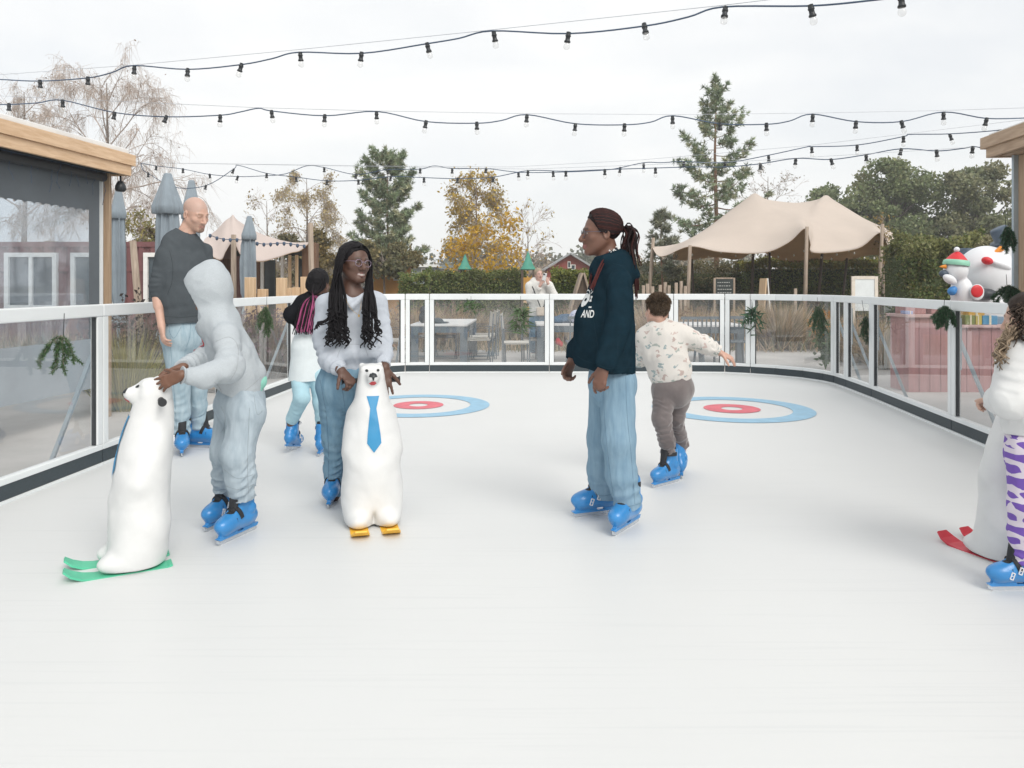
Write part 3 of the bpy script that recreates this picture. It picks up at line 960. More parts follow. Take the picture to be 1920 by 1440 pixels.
def crown_tree(name, label, cat, px, ytop, d, wpx, cols, nleaf, lsize, seed, group, ybot=560, lobes=26, trunk='barkgrey', fill=.55):
    """dense crown: leaf clusters spread over many overlapping lobes of uneven size"""
    rng = np.random.default_rng(seed)
    x, z = X_(px, d), Z_(ytop, d) - G
    root = empty(name, (x, d, G), label, cat, group)
    W = wpx / F_PX * d / 2; zb = max(Z_(ybot, d) - G, .3)
    r0 = max(.05, z * .02)
    bark_trunk('trunk', [Vector((0, 0, 0)), Vector((.05, 0, z * .4)), Vector((0, .1, z * .8))], [r0, r0 * .7, r0 * .2], M[trunk], root)
    H = z - zb; Ps, Cs, paths, rad = [], [], [], []
    for i in range(lobes):
        f = rng.uniform(.08, .93); az = rng.uniform(0, 2 * math.pi)
        prof = math.sqrt(max(0.02, 1 - (2 * f - .85) ** 2 * .85))
        rr = W * prof * math.sqrt(rng.uniform(.1, 1)) * .78
        c = np.array([rr * math.cos(az), rr * math.sin(az) * .8, zb + H * f])
        R_ = W * rng.uniform(.24, .42) * (1 - .35 * f)
        n = int(nleaf / lobes * rng.uniform(.7, 1.3))
        v = rng.normal(size=(n, 3)); v /= np.linalg.norm(v, axis=1, keepdims=True)
        v *= (rng.uniform(fill, 1.08, (n, 1)) + .18 * vnoise(v * 3 + i * 5)[:, None]) * R_
        v[:, 2] *= .75
        p = c + v
        keep = vnoise(p / max(W, .5) * 7 + seed) > -.28
        p = p[keep]
        col = np.array(cols)[rng.integers(0, len(cols))] * .5 + np.array(cols)[rng.integers(0, len(cols), len(p))] * .5
        Ps.append(p); Cs.append(col * rng.uniform(.75, 1.25, (len(p), 1)))
        b0 = np.array([0, 0, min(zb + H * f * .6, z * .75)])
        paths.append(np.stack([b0, (b0 + c) / 2 + rng.normal(size=3) * .1, c])); rad.append(np.array([r0 * .35, r0 * .22, r0 * .08]))
    link('limbs', tubes_mesh('limbs', paths, rad, M[trunk], n=5), root)
    link('crown', leaf_mesh('crown', np.concatenate(Ps), lsize, M['leaf'], cols=np.concatenate(Cs), aspect=.7), root)
    return root


def pine(label, px, ytop, d, wpx, ybase, seed, cols, nb=34, tuft=.22, group='pines beyond the rink', dense=1.0, prof=None):
    rng = np.random.default_rng(seed)
    x, z = X_(px, d), Z_(ytop, d) - G
    root = empty('pine_tree', (x, d, G), label, 'tree', group)
    W = wpx / F_PX * d / 2; r0 = z * .013
    bark_trunk('trunk', [Vector((0, 0, 0)), Vector((.05, 0, z * .35)), Vector((-.04, 0, z * .7)), Vector((.03, 0, z * .98))], [r0, r0 * .75, r0 * .42, r0 * .1], M['barkred'], root)
    zb = Z_(ybase, d) - G
    bp, br, base, tip, cs = [], [], [], [], []
    for i in range(nb):
        f = (i + rng.random()) / nb; zz = zb + (z * .99 - zb) * f
        w_ = (prof(f) if prof else (1 - f) ** .75) * W * rng.uniform(.62, 1.12) + .12
        az = i * 2.399 + rng.normal() * .35
        dv = np.array([math.cos(az), math.sin(az), 0]); up = .12 + .75 * f * rng.uniform(.6, 1.3)
        P = np.array([np.array([0, 0, zz]) + dv * w_ * t + np.array([0, 0, w_ * (up * t - .18 * math.sin(t * 3))]) for t in np.linspace(0, 1, 6)])
        bp.append(P); br.append(np.linspace(r0 * .33 * (1.1 - f), .006, 6))
        m = int((10 + 26 * w_ / W) * dense)
        t = rng.uniform(.22, 1.0, m) ** .8
        c = np.stack([np.interp(t, np.linspace(0, 1, 6), P[:, k]) for k in range(3)], 1)
        side = np.cross(dv, [0, 0, 1])
        off = rng.normal(size=(m, 1)) * side * w_ * .20 * (1.15 - t[:, None]) + rng.normal(size=(m, 3)) * .08
        c2 = c + off
        for q in range(m):
            bp.append(np.stack([c[q], c2[q]])); br.append(np.array([.008, .004]))
        col = np.array(cols)[rng.integers(0, len(cols), m)] * rng.uniform(.7, 1.3, (m, 1))
        k = 17
        u = rng.normal(size=(m, k, 3)) + dv * .8 + np.array([0, 0, .7]); u /= np.linalg.norm(u, axis=2, keepdims=True)
        base.append(np.repeat(c2[:, None], k, 1).reshape(-1, 3)); tip.append((c2[:, None] + u * tuft * rng.uniform(.6, 1.15, (m, k, 1))).reshape(-1, 3))
        cs.append(np.repeat(col, k, 0))
    link('branches', tubes_mesh('branches', bp, br, M['barkred'], n=3), root)
    link('crown', blade_mesh('crown', np.concatenate(base), np.concatenate(tip), .03 * tuft / .22 * (d / 33), M['needle'], cols=np.concatenate(cs)), root)
    return root


PINE = [(.28, .365, .22), (.35, .42, .26), (.24, .315, .20), (.45, .46, .29)]
pine('slender pine with a reddish trunk behind the woman with black braids', 727, 290, 32, 132, 500, 4, PINE, nb=46, dense=1.35, prof=lambda f: (.72 + .5 * math.sin(min(f * 1.6 + .35, 3.14) * 1.0)) * (1 - f) ** .42)
pine('tall open pine with a pointed top behind the beige canvas tent', 1342, 160, 34, 205, 470, 9, PINE, nb=50, dense=1.0, tuft=.25, prof=lambda f: (1 - f) ** 1.0 * 1.0 + .14)
pine('low pine branches sprouting at the left edge of the beige tent', 1240, 395, 27, 70, 520, 14, [(.28, .29, .20), (.2, .23, .16)], nb=16, dense=.8, tuft=.2)
YEL = [(.62, .42, .07), (.68, .48, .08), (.54, .38, .09), (.44, .36, .14)]
broadleaf('birch_tree', 'autumn birch with orange yellow leaves beside the photographer', 'tree', 893, 322, 34, 118, YEL, 4200, .15, 21, 'birches in autumn leaf', depth=4, droop=.12, trunk='barkgrey', twigs='twig', up=1.1, clear=.14, n=(3, 4), hang=3500, hcol=(.46, .38, .26), nb=22)
broadleaf('young_birch', 'low spreading young tree with bright orange leaves in front of the birch', 'tree', 915, 428, 29, 165, [(.70, .44, .04), (.76, .50, .06), (.62, .36, .035)], 2600, .16, 22, None, depth=4, droop=.05, clear=.12, up=.7, twigs='twig', n=(3, 4))
broadleaf('birch_tree', 'pale thinly leaved birch rising above the pinkish tent', 'tree', 575, 322, 36, 150, [(.56, .46, .22), (.62, .51, .28), (.50, .41, .25)], 4200, .12, 23, 'birches in autumn leaf', depth=4, droop=.15, twigs='twig', up=1.0, clear=.16, n=(3, 4), hang=3500, hcol=(.55, .46, .34), nb=18)
broadleaf('birch_tree', 'nearly bare little birch left of the thinly leaved one above the tent', 'tree', 500, 365, 33, 110, [(.46, .36, .18), (.40, .33, .2)], 220, .14, 24, 'birches in autumn leaf', depth=4, droop=.05, twigs='twig', up=.9)
broadleaf('birch_tree', 'large bare birch with fine drooping twigs above the left pavilion', 'tree', 200, 132, 27, 300, [(.42, .30, .24), (.48, .36, .28)], 350, .09, 25, 'birches in autumn leaf', depth=4, droop=.10, twigs='twig', up=1.1, clear=.22, n=(3, 4), hang=7000, hcol=(.62, .53, .47), nb=20)
broadleaf('birch_tree', 'bare birch cut by the left edge of the photo above the roof', 'tree', 45, 150, 30, 200, [(.42, .30, .24), (.48, .36, .28)], 500, .09, 26, 'birches in autumn leaf', depth=4, droop=.12, twigs='twig', up=1.0, clear=.3, n=(2, 4), hang=3000, hcol=(.64, .56, .50))
broadleaf('young_tree', 'thin bare sapling with few yellow leaves right of the orange birch', 'tree', 990, 400, 31, 120, YEL, 120, .13, 27, None, depth=4, twigs='twig', up=1.0)
broadleaf('young_tree', 'small yellowish leafed sapling beside the leftmost parasol', 'tree', 262, 390, 21, 70, [(.33, .30, .10), (.40, .34, .12), (.25, .25, .10)], 1500, .10, 28, None, depth=4, twigs='twig', up=.7, clear=.2)
OAK = [(.21, .275, .13), (.26, .315, .15), (.31, .35, .17), (.36, .345, .18)]
crown_tree('oak_tree', 'broad dark oak crown behind the right tent peak', 'tree', 1680, 300, 44, 250, OAK, 30000, .20, 31, 'oaks behind the tent', ybot=500, lobes=44)
crown_tree('oak_tree', 'dark oak crown next to the right pavilion post', 'tree', 1835, 305, 42, 200, [(.25, .295, .16), (.31, .32, .18), (.37, .345, .20)], 22000, .20, 32, 'oaks behind the tent', ybot=500, lobes=36)
crown_tree('oak_tree', 'low dark crown between the tent peak and the broad oak', 'tree', 1535, 345, 48, 150, OAK, 11000, .2, 33, 'oaks behind the tent', ybot=500, lobes=24)
broadleaf('young_tree', 'wispy bare tree behind the left peak of the beige tent', 'tree', 1440, 318, 42, 120, [(.3, .26, .18)], 500, .12, 34, None, depth=4, twigs='twig', up=1.0)
OLV = [(.20, .20, .10), (.26, .24, .12), (.34, .27, .12), (.18, .19, .10)]
crown_tree('shrubby_tree', 'olive green bushy crown behind the slender pine trunk', 'tree', 718, 452, 28, 135, OLV, 7000, .14, 35, None, ybot=512, lobes=22)
crown_tree('shrubby_tree', 'golden brown bush behind the rustic pole by the tent', 'tree', 600, 425, 30, 90, [(.34, .24, .07), (.26, .20, .07), (.20, .17, .07)], 5000, .13, 36, None, ybot=560, lobes=16)
crown_tree('shrubby_tree', 'olive bush behind the pinkish tent roof', 'tree', 540, 438, 34, 100, OLV, 4500, .15, 37, None, ybot=560, lobes=16)
crown_tree('shrubby_tree', 'rust coloured bush behind the red container', 'tree', 275, 425, 27, 90, [(.30, .17, .08), (.24, .15, .08), (.18, .15, .07)], 4500, .13, 38, None, ybot=560, lobes=16)
# far wood
rng = np.random.default_rng(40)
Ps, Cs = [], []
FAR = np.array([(.28, .26, .19), (.34, .28, .20), (.24, .25, .19), (.40, .32, .23), (.21, .23, .18)])
for i in range(150):
    x = rng.uniform(-75, 75); y = rng.uniform(82, 100); h = rng.uniform(3.6, 5.6); W = rng.uniform(1.8, 3.4)
    n = 330; v = rng.normal(size=(n, 3)); v /= np.linalg.norm(v, axis=1, keepdims=True); v *= rng.uniform(.6, 1.1, (n, 1))
    Ps.append(np.array([x, y, G + h * .55]) + v * np.array([W, W, h * .5])); Cs.append(np.repeat(FAR[rng.integers(0, 5)][None], n, 0) * rng.uniform(.7, 1.3, (n, 1)))
tag(link('distant_woodland', leaf_mesh('distant_woodland', np.concatenate(Ps), .55, M['leaf'], cols=np.concatenate(Cs), aspect=.8)), 'low strip of distant woodland along the horizon', 'woodland', None, 'stuff')


def hedge(name, label, px0, px1, ytop, d, depth, cols, n, seed, topcol=None, ls=.085, cat='hedge', wav=.08, group=None):
    rng = np.random.default_rng(seed)
    x0, x1 = X_(px0, d), X_(px1, d); z = Z_(ytop, d) - G
    root = empty(name, ((x0 + x1) / 2, d, G), label, cat, group)
    W = (x1 - x0) / 2
    # leaves over the shell of a soft-edged block
    face = rng.random(n); P = np.empty((n, 3))
    P[:, 0] = rng.uniform(-W, W, n); P[:, 1] = rng.uniform(-depth / 2, depth / 2, n); P[:, 2] = rng.uniform(0, z, n)
    f = face < .55; P[f, 1] = -depth / 2 * rng.uniform(.75, 1.05, f.sum())
    f = (face >= .55) & (face < .85); P[f, 2] = z * rng.uniform(.9, 1.03, f.sum())
    f = face > .93; P[f, 0] = W * np.sign(rng.uniform(-1, 1, f.sum())) * rng.uniform(.95, 1.02, f.sum())
    nn = vnoise(P * 2.1 + seed)
    P[:, 2] += nn * wav * np.clip(P[:, 2] / z, 0, 1) * 1.6; P[:, 1] += vnoise(P * 2.6 + 9 + seed) * wav
    c = np.array(cols)[rng.integers(0, len(cols), n)] * rng.uniform(.7, 1.3, (n, 1))
    if topcol is not None:
        t = (P[:, 2] > z * .84) & (rng.random(n) < .75); c[t] = np.array(topcol) * rng.uniform(.7, 1.3, (t.sum(), 1))
    st = [np.array([[x, y, 0], [x + rng.normal() * .05, y, z * .5], [x + rng.normal() * .1, y, z * .85]]) for x in np.linspace(-W * .9, W * .9, max(3, int(W * 4))) for y in (0,)]
    link('stems', tubes_mesh('stems', st, [np.array([.03, .02, .01])] * len(st), M['barkgrey'], n=4), root)
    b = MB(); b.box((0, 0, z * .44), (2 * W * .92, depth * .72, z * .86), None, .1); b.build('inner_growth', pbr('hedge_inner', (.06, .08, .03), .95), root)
    link('foliage', leaf_mesh('foliage', P, ls, M['leaf'], cols=c, aspect=.7), root)
    return root


GRN = [(.19, .26, .07), (.24, .31, .085), (.16, .215, .065), (.31, .32, .10)]
hedge('hedge', 'clipped bright green hedge right behind the photographer', 1035, 1105, 512, 22, 1.0, [(.13, .18, .03), (.16, .20, .035), (.10, .15, .03)], 7000, 51, (.24, .26, .05))
hedge('hedge', 'dark green hedge in front of the white mobile homes', 800, 985, 512, 27, 1.2, GRN, 11000, 52, (.16, .19, .05))
hedge('hedge', 'long hedge with yellowing top beneath the beige tent', 1390, 1690, 490, 30, 1.2, GRN, 22000, 53, (.30, .26, .05))
hedge('hedge', 'brownish green growth under the left half of the beige tent', 1190, 1400, 500, 31, 1.3, [(.20, .20, .09), (.26, .21, .10), (.15, .17, .07)], 12000, 54, (.19, .16, .07), wav=.25)
hedge('shrub', 'tall leafy laurel shrub left of the inflatable snowman', 1672, 1800, 458, 19, 1.6, [(.14, .19, .05), (.18, .22, .07), (.10, .15, .045), (.23, .21, .08)], 15000, 55, (.26, .27, .10), wav=.30, cat='shrub', ls=.08)
hedge('shrub', 'flowering pale topped shrub behind the inflatable snowmen', 1790, 1925, 462, 22, 1.4, [(.12, .14, .05), (.18, .17, .07)], 9000, 56, (.36, .33, .18), wav=.3, cat='shrub', ls=.09)
hedge('shrub', 'dark rounded shrub left of the mobile homes', 752, 806, 520, 26, 1.2, GRN, 4000, 57, None, wav=.25, cat='shrub')

# ================================================================== grasses and beds
def grass_clump(label, px, py, d, wid, h, cols, n, seed, name='ornamental_grass', group='clumps of ornamental grass', blade=.012, heads=0, headcol=(.35, .25, .16)):
    rng = np.random.default_rng(seed)
    x = X_(px, d)
    root = tag(empty(name, (x, d, G), label, 'grass clump', group), kind='thing')
    a = rng.uniform(0, 6.28, n); q = np.sqrt(rng.random(n))
    base = np.stack([np.cos(a) * q * wid * .35, np.sin(a) * q * wid * .3, np.zeros(n)], 1)
    tip = base * 1.0 + np.stack([np.cos(a) * q * wid * .55, np.sin(a) * q * wid * .5, h * (1.05 - .45 * q ** 2) * rng.uniform(.6, 1.1, n)], 1) + rng.normal(size=(n, 3)) * .05 * wid
    c = np.array(cols)[rng.integers(0, len(cols), n)] * rng.uniform(.75, 1.25, (n, 1))
    link('blades', blade_mesh('blades', base, tip, blade * d / 14, M['straw'], cols=c, bend=np.array([0, 0, h * .10])), root)
    if heads:
        k = rng.integers(0, n, heads)
        link('seed_clumps', leaf_mesh('seed_clumps', np.repeat(tip[k], 4, 0) + rng.normal(size=(heads * 4, 3)) * .035, .065, M['leaf'], cols=np.tile(np.array([headcol]), (heads * 4, 1))), root)
    return root


STR = [(.64, .46, .29), (.56, .42, .27), (.70, .53, .36), (.48, .38, .24)]
grass_clump('big tan ornamental grass mound behind the curved board', 1462, 600, 17.5, 1.7, 1.02, STR + [(.24, .24, .13)], 5200, 61)
grass_clump('tan grass mound right behind the boy', 1385, 600, 19.5, 1.5, .8, STR, 2600, 62)
grass_clump('low tan grass tuft left of the orange flowers', 1512, 620, 17.8, .8, .55, STR, 1200, 63)
for i, (px, d, w_, h_, lab) in enumerate([(775, 17.6, 1.5, .95, 'tan grass clump behind the white seat backs left of the grey table'), (845, 18.4, 1.7, .9, 'tan grass clump behind the dark cap on the table'), (925, 18.8, 1.6, .85, 'greyish grass clump between the palm sprig and the photographer'), (1075, 17.9, 1.4, .9, 'tan grass clump behind the blue jacket'), (1225, 18.6, 1.6, .95, 'tan grass clump beside the head of the boy'), (1310, 18.2, 1.5, .9, 'tan grass clump behind the grey table near the boy')]):
    grass_clump(lab, px, 600, d, w_, h_, STR if i != 2 else [(.28, .28, .22), (.33, .31, .24), (.24, .26, .22)], 2200, 64 + i, heads=120, headcol=(.30, .20, .16))
grass_clump('yellow green grass tuft seen through the board by the green ski bear', 235, 660, 9.0, .75, .95, [(.42, .38, .12), (.36, .34, .10), (.30, .30, .12), (.5, .44, .2)], 900, 75, blade=.012)
grass_clump('dark seed headed grass behind the clear board left of the bald man', 268, 620, 10.4, .9, 1.15, [(.20, .16, .12), (.26, .21, .15), (.16, .14, .12)], 700, 76, heads=150, headcol=(.06, .045, .04))
grass_clump('purplish dry plants behind the hooded child', 505, 640, 12.3, 1.5, .95, [(.26, .20, .17), (.32, .25, .2), (.22, .2, .16)], 2200, 77, heads=260, headcol=(.24, .15, .17))
grass_clump('dry brown plants left of the small fir sprig', 455, 640, 12.8, 1.3, 1.0, [(.24, .19, .16), (.30, .24, .18)], 1700, 78, heads=200, headcol=(.22, .14, .15))
grass_clump('straw coloured grass tuft right of the orange flowers', 1610, 610, 14.5, 1.0, .9, STR, 1400, 79, heads=80)
grass_clump('tangled straw grass left of the pink stall', 1665, 610, 13.4, .9, .8, STR + [(.2, .21, .12)], 1300, 80, heads=60)
# ground cover beyond the paving
n = 26000; rng = np.random.default_rng(90)
base = np.stack([rng.uniform(-14, 14, n), rng.uniform(16.4, 26, n), np.full(n, G)], 1)
tip = base + np.stack([rng.normal(size=n) * .12, rng.normal(size=n) * .12, rng.uniform(.15, .5, n)], 1)
c = np.array(STR + [(.18, .19, .09), (.22, .22, .11)])[rng.integers(0, 6, n)] * rng.uniform(.7, 1.2, (n, 1))
tag(link('dry_grass', blade_mesh('dry_grass', base, tip, .022, M['straw'], cols=c)), 'dry meadow grass covering the beds behind the far boards', 'grass', None, 'stuff')

# orange flowers
rng = np.random.default_rng(95); d = 13.2; x = X_(1548, d)
root = empty('flowering_plant', (x, d, G), 'leafy plant with orange flowers behind the curved board', 'plant')
st, P, Q = [], [], []
for k in range(26):
    a = rng.uniform(0, 6.28); h = rng.uniform(.6, 1.0); q = np.array([math.cos(a) * .3, math.sin(a) * .25, h]) * np.array([rng.random(), rng.random(), 1])
    st.append(np.array([[0, 0, 0], q * .5 + [0, 0, .05], q])); P.append(q)
    for t in np.linspace(.2, .95, 10): Q.append(q * t + rng.normal(size=3) * .04)
link('stems', tubes_mesh('stems', st, [np.array([.006, .005, .003])] * 26, M['leafgreen'] if 'leafgreen' in M else pbr('stem_green', (.09, .14, .05), .7), n=4), root)
link('leaves', leaf_mesh('leaves', np.array(Q), .10, M['leaf'], cols=np.tile([[.09, .15, .055]], (len(Q), 1)) * rng.uniform(.7, 1.3, (len(Q), 1))), root)
P = np.repeat(np.array(P), 16, 0) + rng.normal(size=(26 * 16, 3)) * .028
link('blossoms', leaf_mesh('blossoms', P, .045, M['leaf'], cols=np.tile([[.62, .27, .03]], (len(P), 1))), root)

# ================================================================== red container
d = 18.0; x0, x1 = -15.5, X_(402, d); zt = 2.28
root = empty('shipping_container', ((x0 + x1) / 2, d, G), 'dark red corrugated container with white framed windows behind the pavilion', 'container')
o0 = Vector(root.location); xr = x1 - o0.x; xl = x0 - o0.x; H = zt - G
b = MB(); nC = int((x1 - x0) / .28); pts = []
for k in range(nC):
    xa = xl + .05 + k * .28
    pts += [(xa, 0), (xa + .07, .05), (xa + .14, .05), (xa + .21, 0)]
pts.append((xr - .05, 0))
A_ = [b.bm.verts.new((x, y, .12)) for x, y in pts]; B_ = [b.bm.verts.new((x, y, H - .1)) for x, y in pts]
for i in range(len(pts) - 1): b.bm.faces.new((A_[i], A_[i + 1], B_[i + 1], B_[i]))
b.build('corrugated_wall', M['red_container'], root)
b = MB(); b.box(((xl + xr) / 2, 1.25, H / 2), (xr - xl - .02, 2.3, H - .1)); b.box(((xl + xr) / 2, 1.2, H - .05), (xr - xl, 2.44, .12)); b.box(((xl + xr) / 2, 1.2, .06), (xr - xl, 2.44, .13))
b.box((xl + .05, .0, H / 2), (.11, .11, H - .02)); b.box((xr - .05, .0, H / 2), (.11, .11, H - .02)); b.box(((xl + xr) / 2, -.01, H * .74), (xr - xl - .2, .03, .10))
b.build('body', M['red_container'], root)
for (pa, pb) in ((-150, -45), (12, 110), (136, 222), (272, 372)):
    xa, xb = X_(pa, d) - o0.x, X_(pb, d) - o0.x; za, zb_ = Z_(580, d) - G, Z_(474, d) - G
    f = MB(); fw = .10
    f.box(((xa + xb) / 2, -.05, zb_ - fw / 2), (xb - xa, .09, fw)); f.box(((xa + xb) / 2, -.05, za + fw / 2), (xb - xa, .09, fw))
    f.box((xa + fw / 2, -.05, (za + zb_) / 2), (fw, .086, zb_ - za - 2 * fw)); f.box((xb - fw / 2, -.05, (za + zb_) / 2), (fw, .086, zb_ - za - 2 * fw)); f.box(((xa + xb) / 2, -.05, (za + zb_) / 2), (.08, .08, zb_ - za - 2 * fw))
    fo = f.build('window', M['white_paint'], root)
    g = MB(); g.box(((xa + xb) / 2, -.02, (za + zb_) / 2), (xb - xa - .1, .02, zb_ - za - .1)); g.build('pane', M['darkglass'], fo)
root = empty('rustic_pole', (X_(268, 14.5), 14.5, G), 'leaning barked pole in front of the red container', 'pole')
MB().tube([(0, 0, 0), (-.08, 0, 1.0), (-.20, .02, 2.3)], [.075, .07, .06], 10).build('pole_shaft', M['rustic'], root)

# ================================================================== closed parasols
def parasol(px, ytop, ybody, d, wpx, label, seed, first=None):
    x = X_(px, d); zt = Z_(ytop, d) - G; W = wpx / F_PX * d / 2
    root = empty('closed_parasol', (x, d, G), label, 'parasol', 'folded grey parasols of the terrace')
    rg = random.Random(seed)
    MB().tube([(0, 0, .05), (0, 0, zt - .12)], .026, 10).build('pole', M['brace'], root)
    b = MB(); b.lathe([(0, 0), (.30, 0), (.30, .06), (.06, .09), (.05, .3), (0, .3)], 20); b.build('base', M['gstone'], root)
    n = 112; ph = rg.random() * 6
    def rings(prof, folds, name, amp0=1.0, sway=.01):
        b = MB(); R_ = []
        for j, (z, r, am) in enumerate(prof):
            ring = []
            for k in range(n):
                a = 2 * math.pi * k / n
                u = folds * a + ph + .5 * math.sin(z * 2.2 + ph) + .6 * math.sin(a * 2 + ph)
                w = 1 - 2 * abs(math.sin(u / 2)) ** .7 + .25 * math.cos(2.5 * u + z * 3)
                rr = r * (1 + am * amp0 * w) + rg.uniform(-.002, .002)
                ring.append(b.bm.verts.new((rr * math.cos(a) + sway * math.sin(z * 2 + ph), rr * math.sin(a) * .9, z)))
            R_.append(ring)
        for A_, B_ in zip(R_, R_[1:]):
            for k in range(n):
                f = b.bm.faces.new((A_[k], A_[(k + 1) % n], B_[(k + 1) % n], B_[k])); f.smooth = True
        return b.build(name, M['parasol'], root)
    zb = Z_(ybody, d) - G
    Ht = zt - zb
    rings([(zt - .22 * Ht, W * .62, .30), (zt - .30 * Ht, W * .70, .30), (zt - .45 * Ht, W * .80, .30), (zt - .6 * Ht, W * .78, .32), (zt - .78 * Ht, W * .76, .30), (zt - .87 * Ht, W * .52, .18), (zt - .90 * Ht, W * .50, .14), (zt - .95 * Ht, W * .66, .30), (zb, W * .78, .36)], 7, 'folded_canopy')
    rings([(zt - .004, W * .02, 0), (zt, W * .22, .04), (zt - .02, W * .30, .06), (zt - .06 * Ht, W * .46, .10), (zt - .14 * Ht, W * .76, .15), (zt - .195 * Ht, W * 1.0, .17), (zt - .20 * Ht, W * 1.0, .17), (zt - .24 * Ht, W * .98, .18), (zt - .243 * Ht, W * .88, .18)], 4, 'valance')
    MB().lathe([(W * .55, 0), (W * .57, .02), (W * .55, .05)], 24, (0, 0, zt - .905 * Ht)).build('strap', M['gasket'], root)
    return root


parasol(222, 348, 605, 11.6, 32, 'closed grey parasol right beside the pavilion post', 1)
parasol(315, 325, 640, 11.8, 50, 'closed grey parasol directly behind the bald man, the taller of the pair', 2)
parasol(358, 338, 640, 13.2, 40, 'closed grey parasol peeking out behind the head of the bald man', 3)
parasol(467, 405, 590, 14.7, 32, 'closed grey parasol in front of the pinkish tent', 4)

# ================================================================== stretch tents
def drape(name, grid, mats, parent, th=.012, sub=6):
    """canvas through a grid of points (rows of Vectors), thickened; Catmull-Rom patch"""
    Gd = np.array([[tuple(p) for p in row] for row in grid])
    def cr(Pk, s):
        n = len(Pk); out = []
        for i in range(n - 1):
            p0, p1, p2, p3 = Pk[max(i - 1, 0)], Pk[i], Pk[i + 1], Pk[min(i + 2, n - 1)]
            for k in range(s):
                t = k / s
                out.append(.5 * (2 * p1 + (p2 - p0) * t + (2 * p0 - 5 * p1 + 4 * p2 - p3) * t * t + (3 * p1 - p0 - 3 * p2 + p3) * t ** 3))
        out.append(Pk[-1]); return np.array(out)
    A_ = cr(Gd, sub); B_ = cr(A_.transpose(1, 0, 2), sub).transpose(1, 0, 2)
    n, m = B_.shape[:2]
    V = B_.reshape(-1, 3); V2 = V - np.array([0, 0, th])
    i, j = np.meshgrid(np.arange(n - 1), np.arange(m - 1), indexing='ij'); q = (i * m + j).ravel()
    F = np.stack([q, q + 1, q + m + 1, q + m], 1)
    N = n * m
    edge = [k for k in range(m)] + [k * m + m - 1 for k in range(1, n)] + [(n - 1) * m + k for k in range(m - 2, -1, -1)] + [k * m for k in range(n - 2, 0, -1)]
    E = np.array([[edge[k], edge[(k + 1) % len(edge)], edge[(k + 1) % len(edge)] + N, edge[k] + N] for k in range(len(edge))])
    me = np_mesh(name, np.concatenate([V, V2]), np.concatenate([F, F[:, ::-1] + N, E]), mats, True, np.concatenate([np.zeros(len(F)), np.ones(len(F)), np.ones(len(E))]))
    return link(name, me, parent)


def pole(a, b, r, mat, parent, name='pole'):
    return MB().tube([a, (Vector(a) + Vector(b)) / 2, b], [r, r * .92, r * .8], 8).build(name, mat, parent)


root = empty('stretch_tent', (X_(1450, 24), 24, G), 'large beige stretch canvas tent with two peaks on pole supports', 'tent')
o0 = Vector(root.location)
t = lambda px, py, d: at(px, py, d) - o0
front = [t(1222, 462, 22.6), t(1240, 481, 22.0), t(1293, 462, 21.4), t(1350, 472, 21.2), t(1430, 474, 20.9), t(1478, 455, 20.7), t(1510, 428, 20.6), t(1519, 455, 20.6), t(1527, 474, 20.7), t(1608, 466, 21.2), t(1652, 436, 21.6), t(1672, 474, 22.4)]
f2 = [t(1240, 462, 23.0), t(1262, 462, 22.8), t(1305, 447, 22.4), t(1355, 441, 22.2), t(1428, 440, 22.0), t(1475, 430, 21.8), t(1506, 421, 21.6), t(1520, 430, 21.8), t(1535, 437, 22.0), t(1600, 428, 22.4), t(1640, 424, 22.6), t(1662, 445, 23.2)]
m1 = [t(1268, 458, 24.0), t(1290, 450, 24.0), t(1325, 428, 23.8), t(1368, 400, 23.8), t(1418, 384, 23.6), t(1462, 391, 23.6), t(1495, 396, 23.6), t(1515, 396, 23.6), t(1540, 391, 23.6), t(1585, 394, 24.0), t(1625, 412, 24.0), t(1650, 424, 24.4)]
m2 = [t(1285, 456, 25.0), t(1300, 447, 25.0), t(1335, 424, 25.0), t(1396, 377, 25.0), t(1415, 363, 25.0), t(1436, 374, 25.0), t(1492, 380, 25.0), t(1534, 374, 25.0), t(1550, 366, 25.0), t(1568, 379, 25.0), t(1622, 413, 25.0), t(1648, 426, 25.2)]
m3 = [t(1268, 466, 27), t(1290, 455, 27), t(1330, 432, 27), t(1380, 410, 27), t(1415, 400, 27), t(1455, 404, 27), t(1495, 404, 27), t(1530, 404, 27), t(1555, 402, 27), t(1590, 412, 27), t(1630, 426, 27), t(1660, 442, 27)]
back = [t(1258, 486, 29), t(1290, 488, 29.5), t(1340, 482, 29.5), t(1385, 486, 29.5), t(1420, 470, 29.5), t(1460, 486, 29.5), t(1500, 492, 29.5), t(1540, 486, 29.5), t(1580, 490, 29.5), t(1620, 480, 29.5), t(1650, 478, 29), t(1675, 482, 28.6)]
drape('canopy', [front, f2, m1, m2, m3, back], [M['tent'], M['tentin']], root, sub=6)
def gp(px, d): return Vector((X_(px, d), d, G)) - o0
for (pt, pd, pb) in (((1294, 460), 21.4, 1287), ((1513, 425), 20.6, 1508), ((1655, 420), 21.5, 1643), ((1225, 446), 22.6, 1212)):
    pole(gp(pb, pd), t(*pt, pd), .06, M['rustic'], root)
for (pt, pd, pb) in (((1415, 372), 25, 1408), ((1550, 375), 25, 1530), ((1443, 466), 28.5, 1443), ((1588, 484), 28.5, 1576), ((1652, 480), 28.4, 1652), ((1297, 486), 28, 1303)):
    pole(gp(pb, pd), t(*pt, pd), .055, M['darkpole'], root)
b = MB(); rg = random.Random(8)
for k in range(22):
    px = 1300 + k * 16 + rg.uniform(-4, 4); p = t(px, 478 + 8 * math.sin(k * 1.3), 23 + rg.uniform(0, 3)); b.lathe([(0, .05), (.035, 0), (0, -.05)], 8, p)
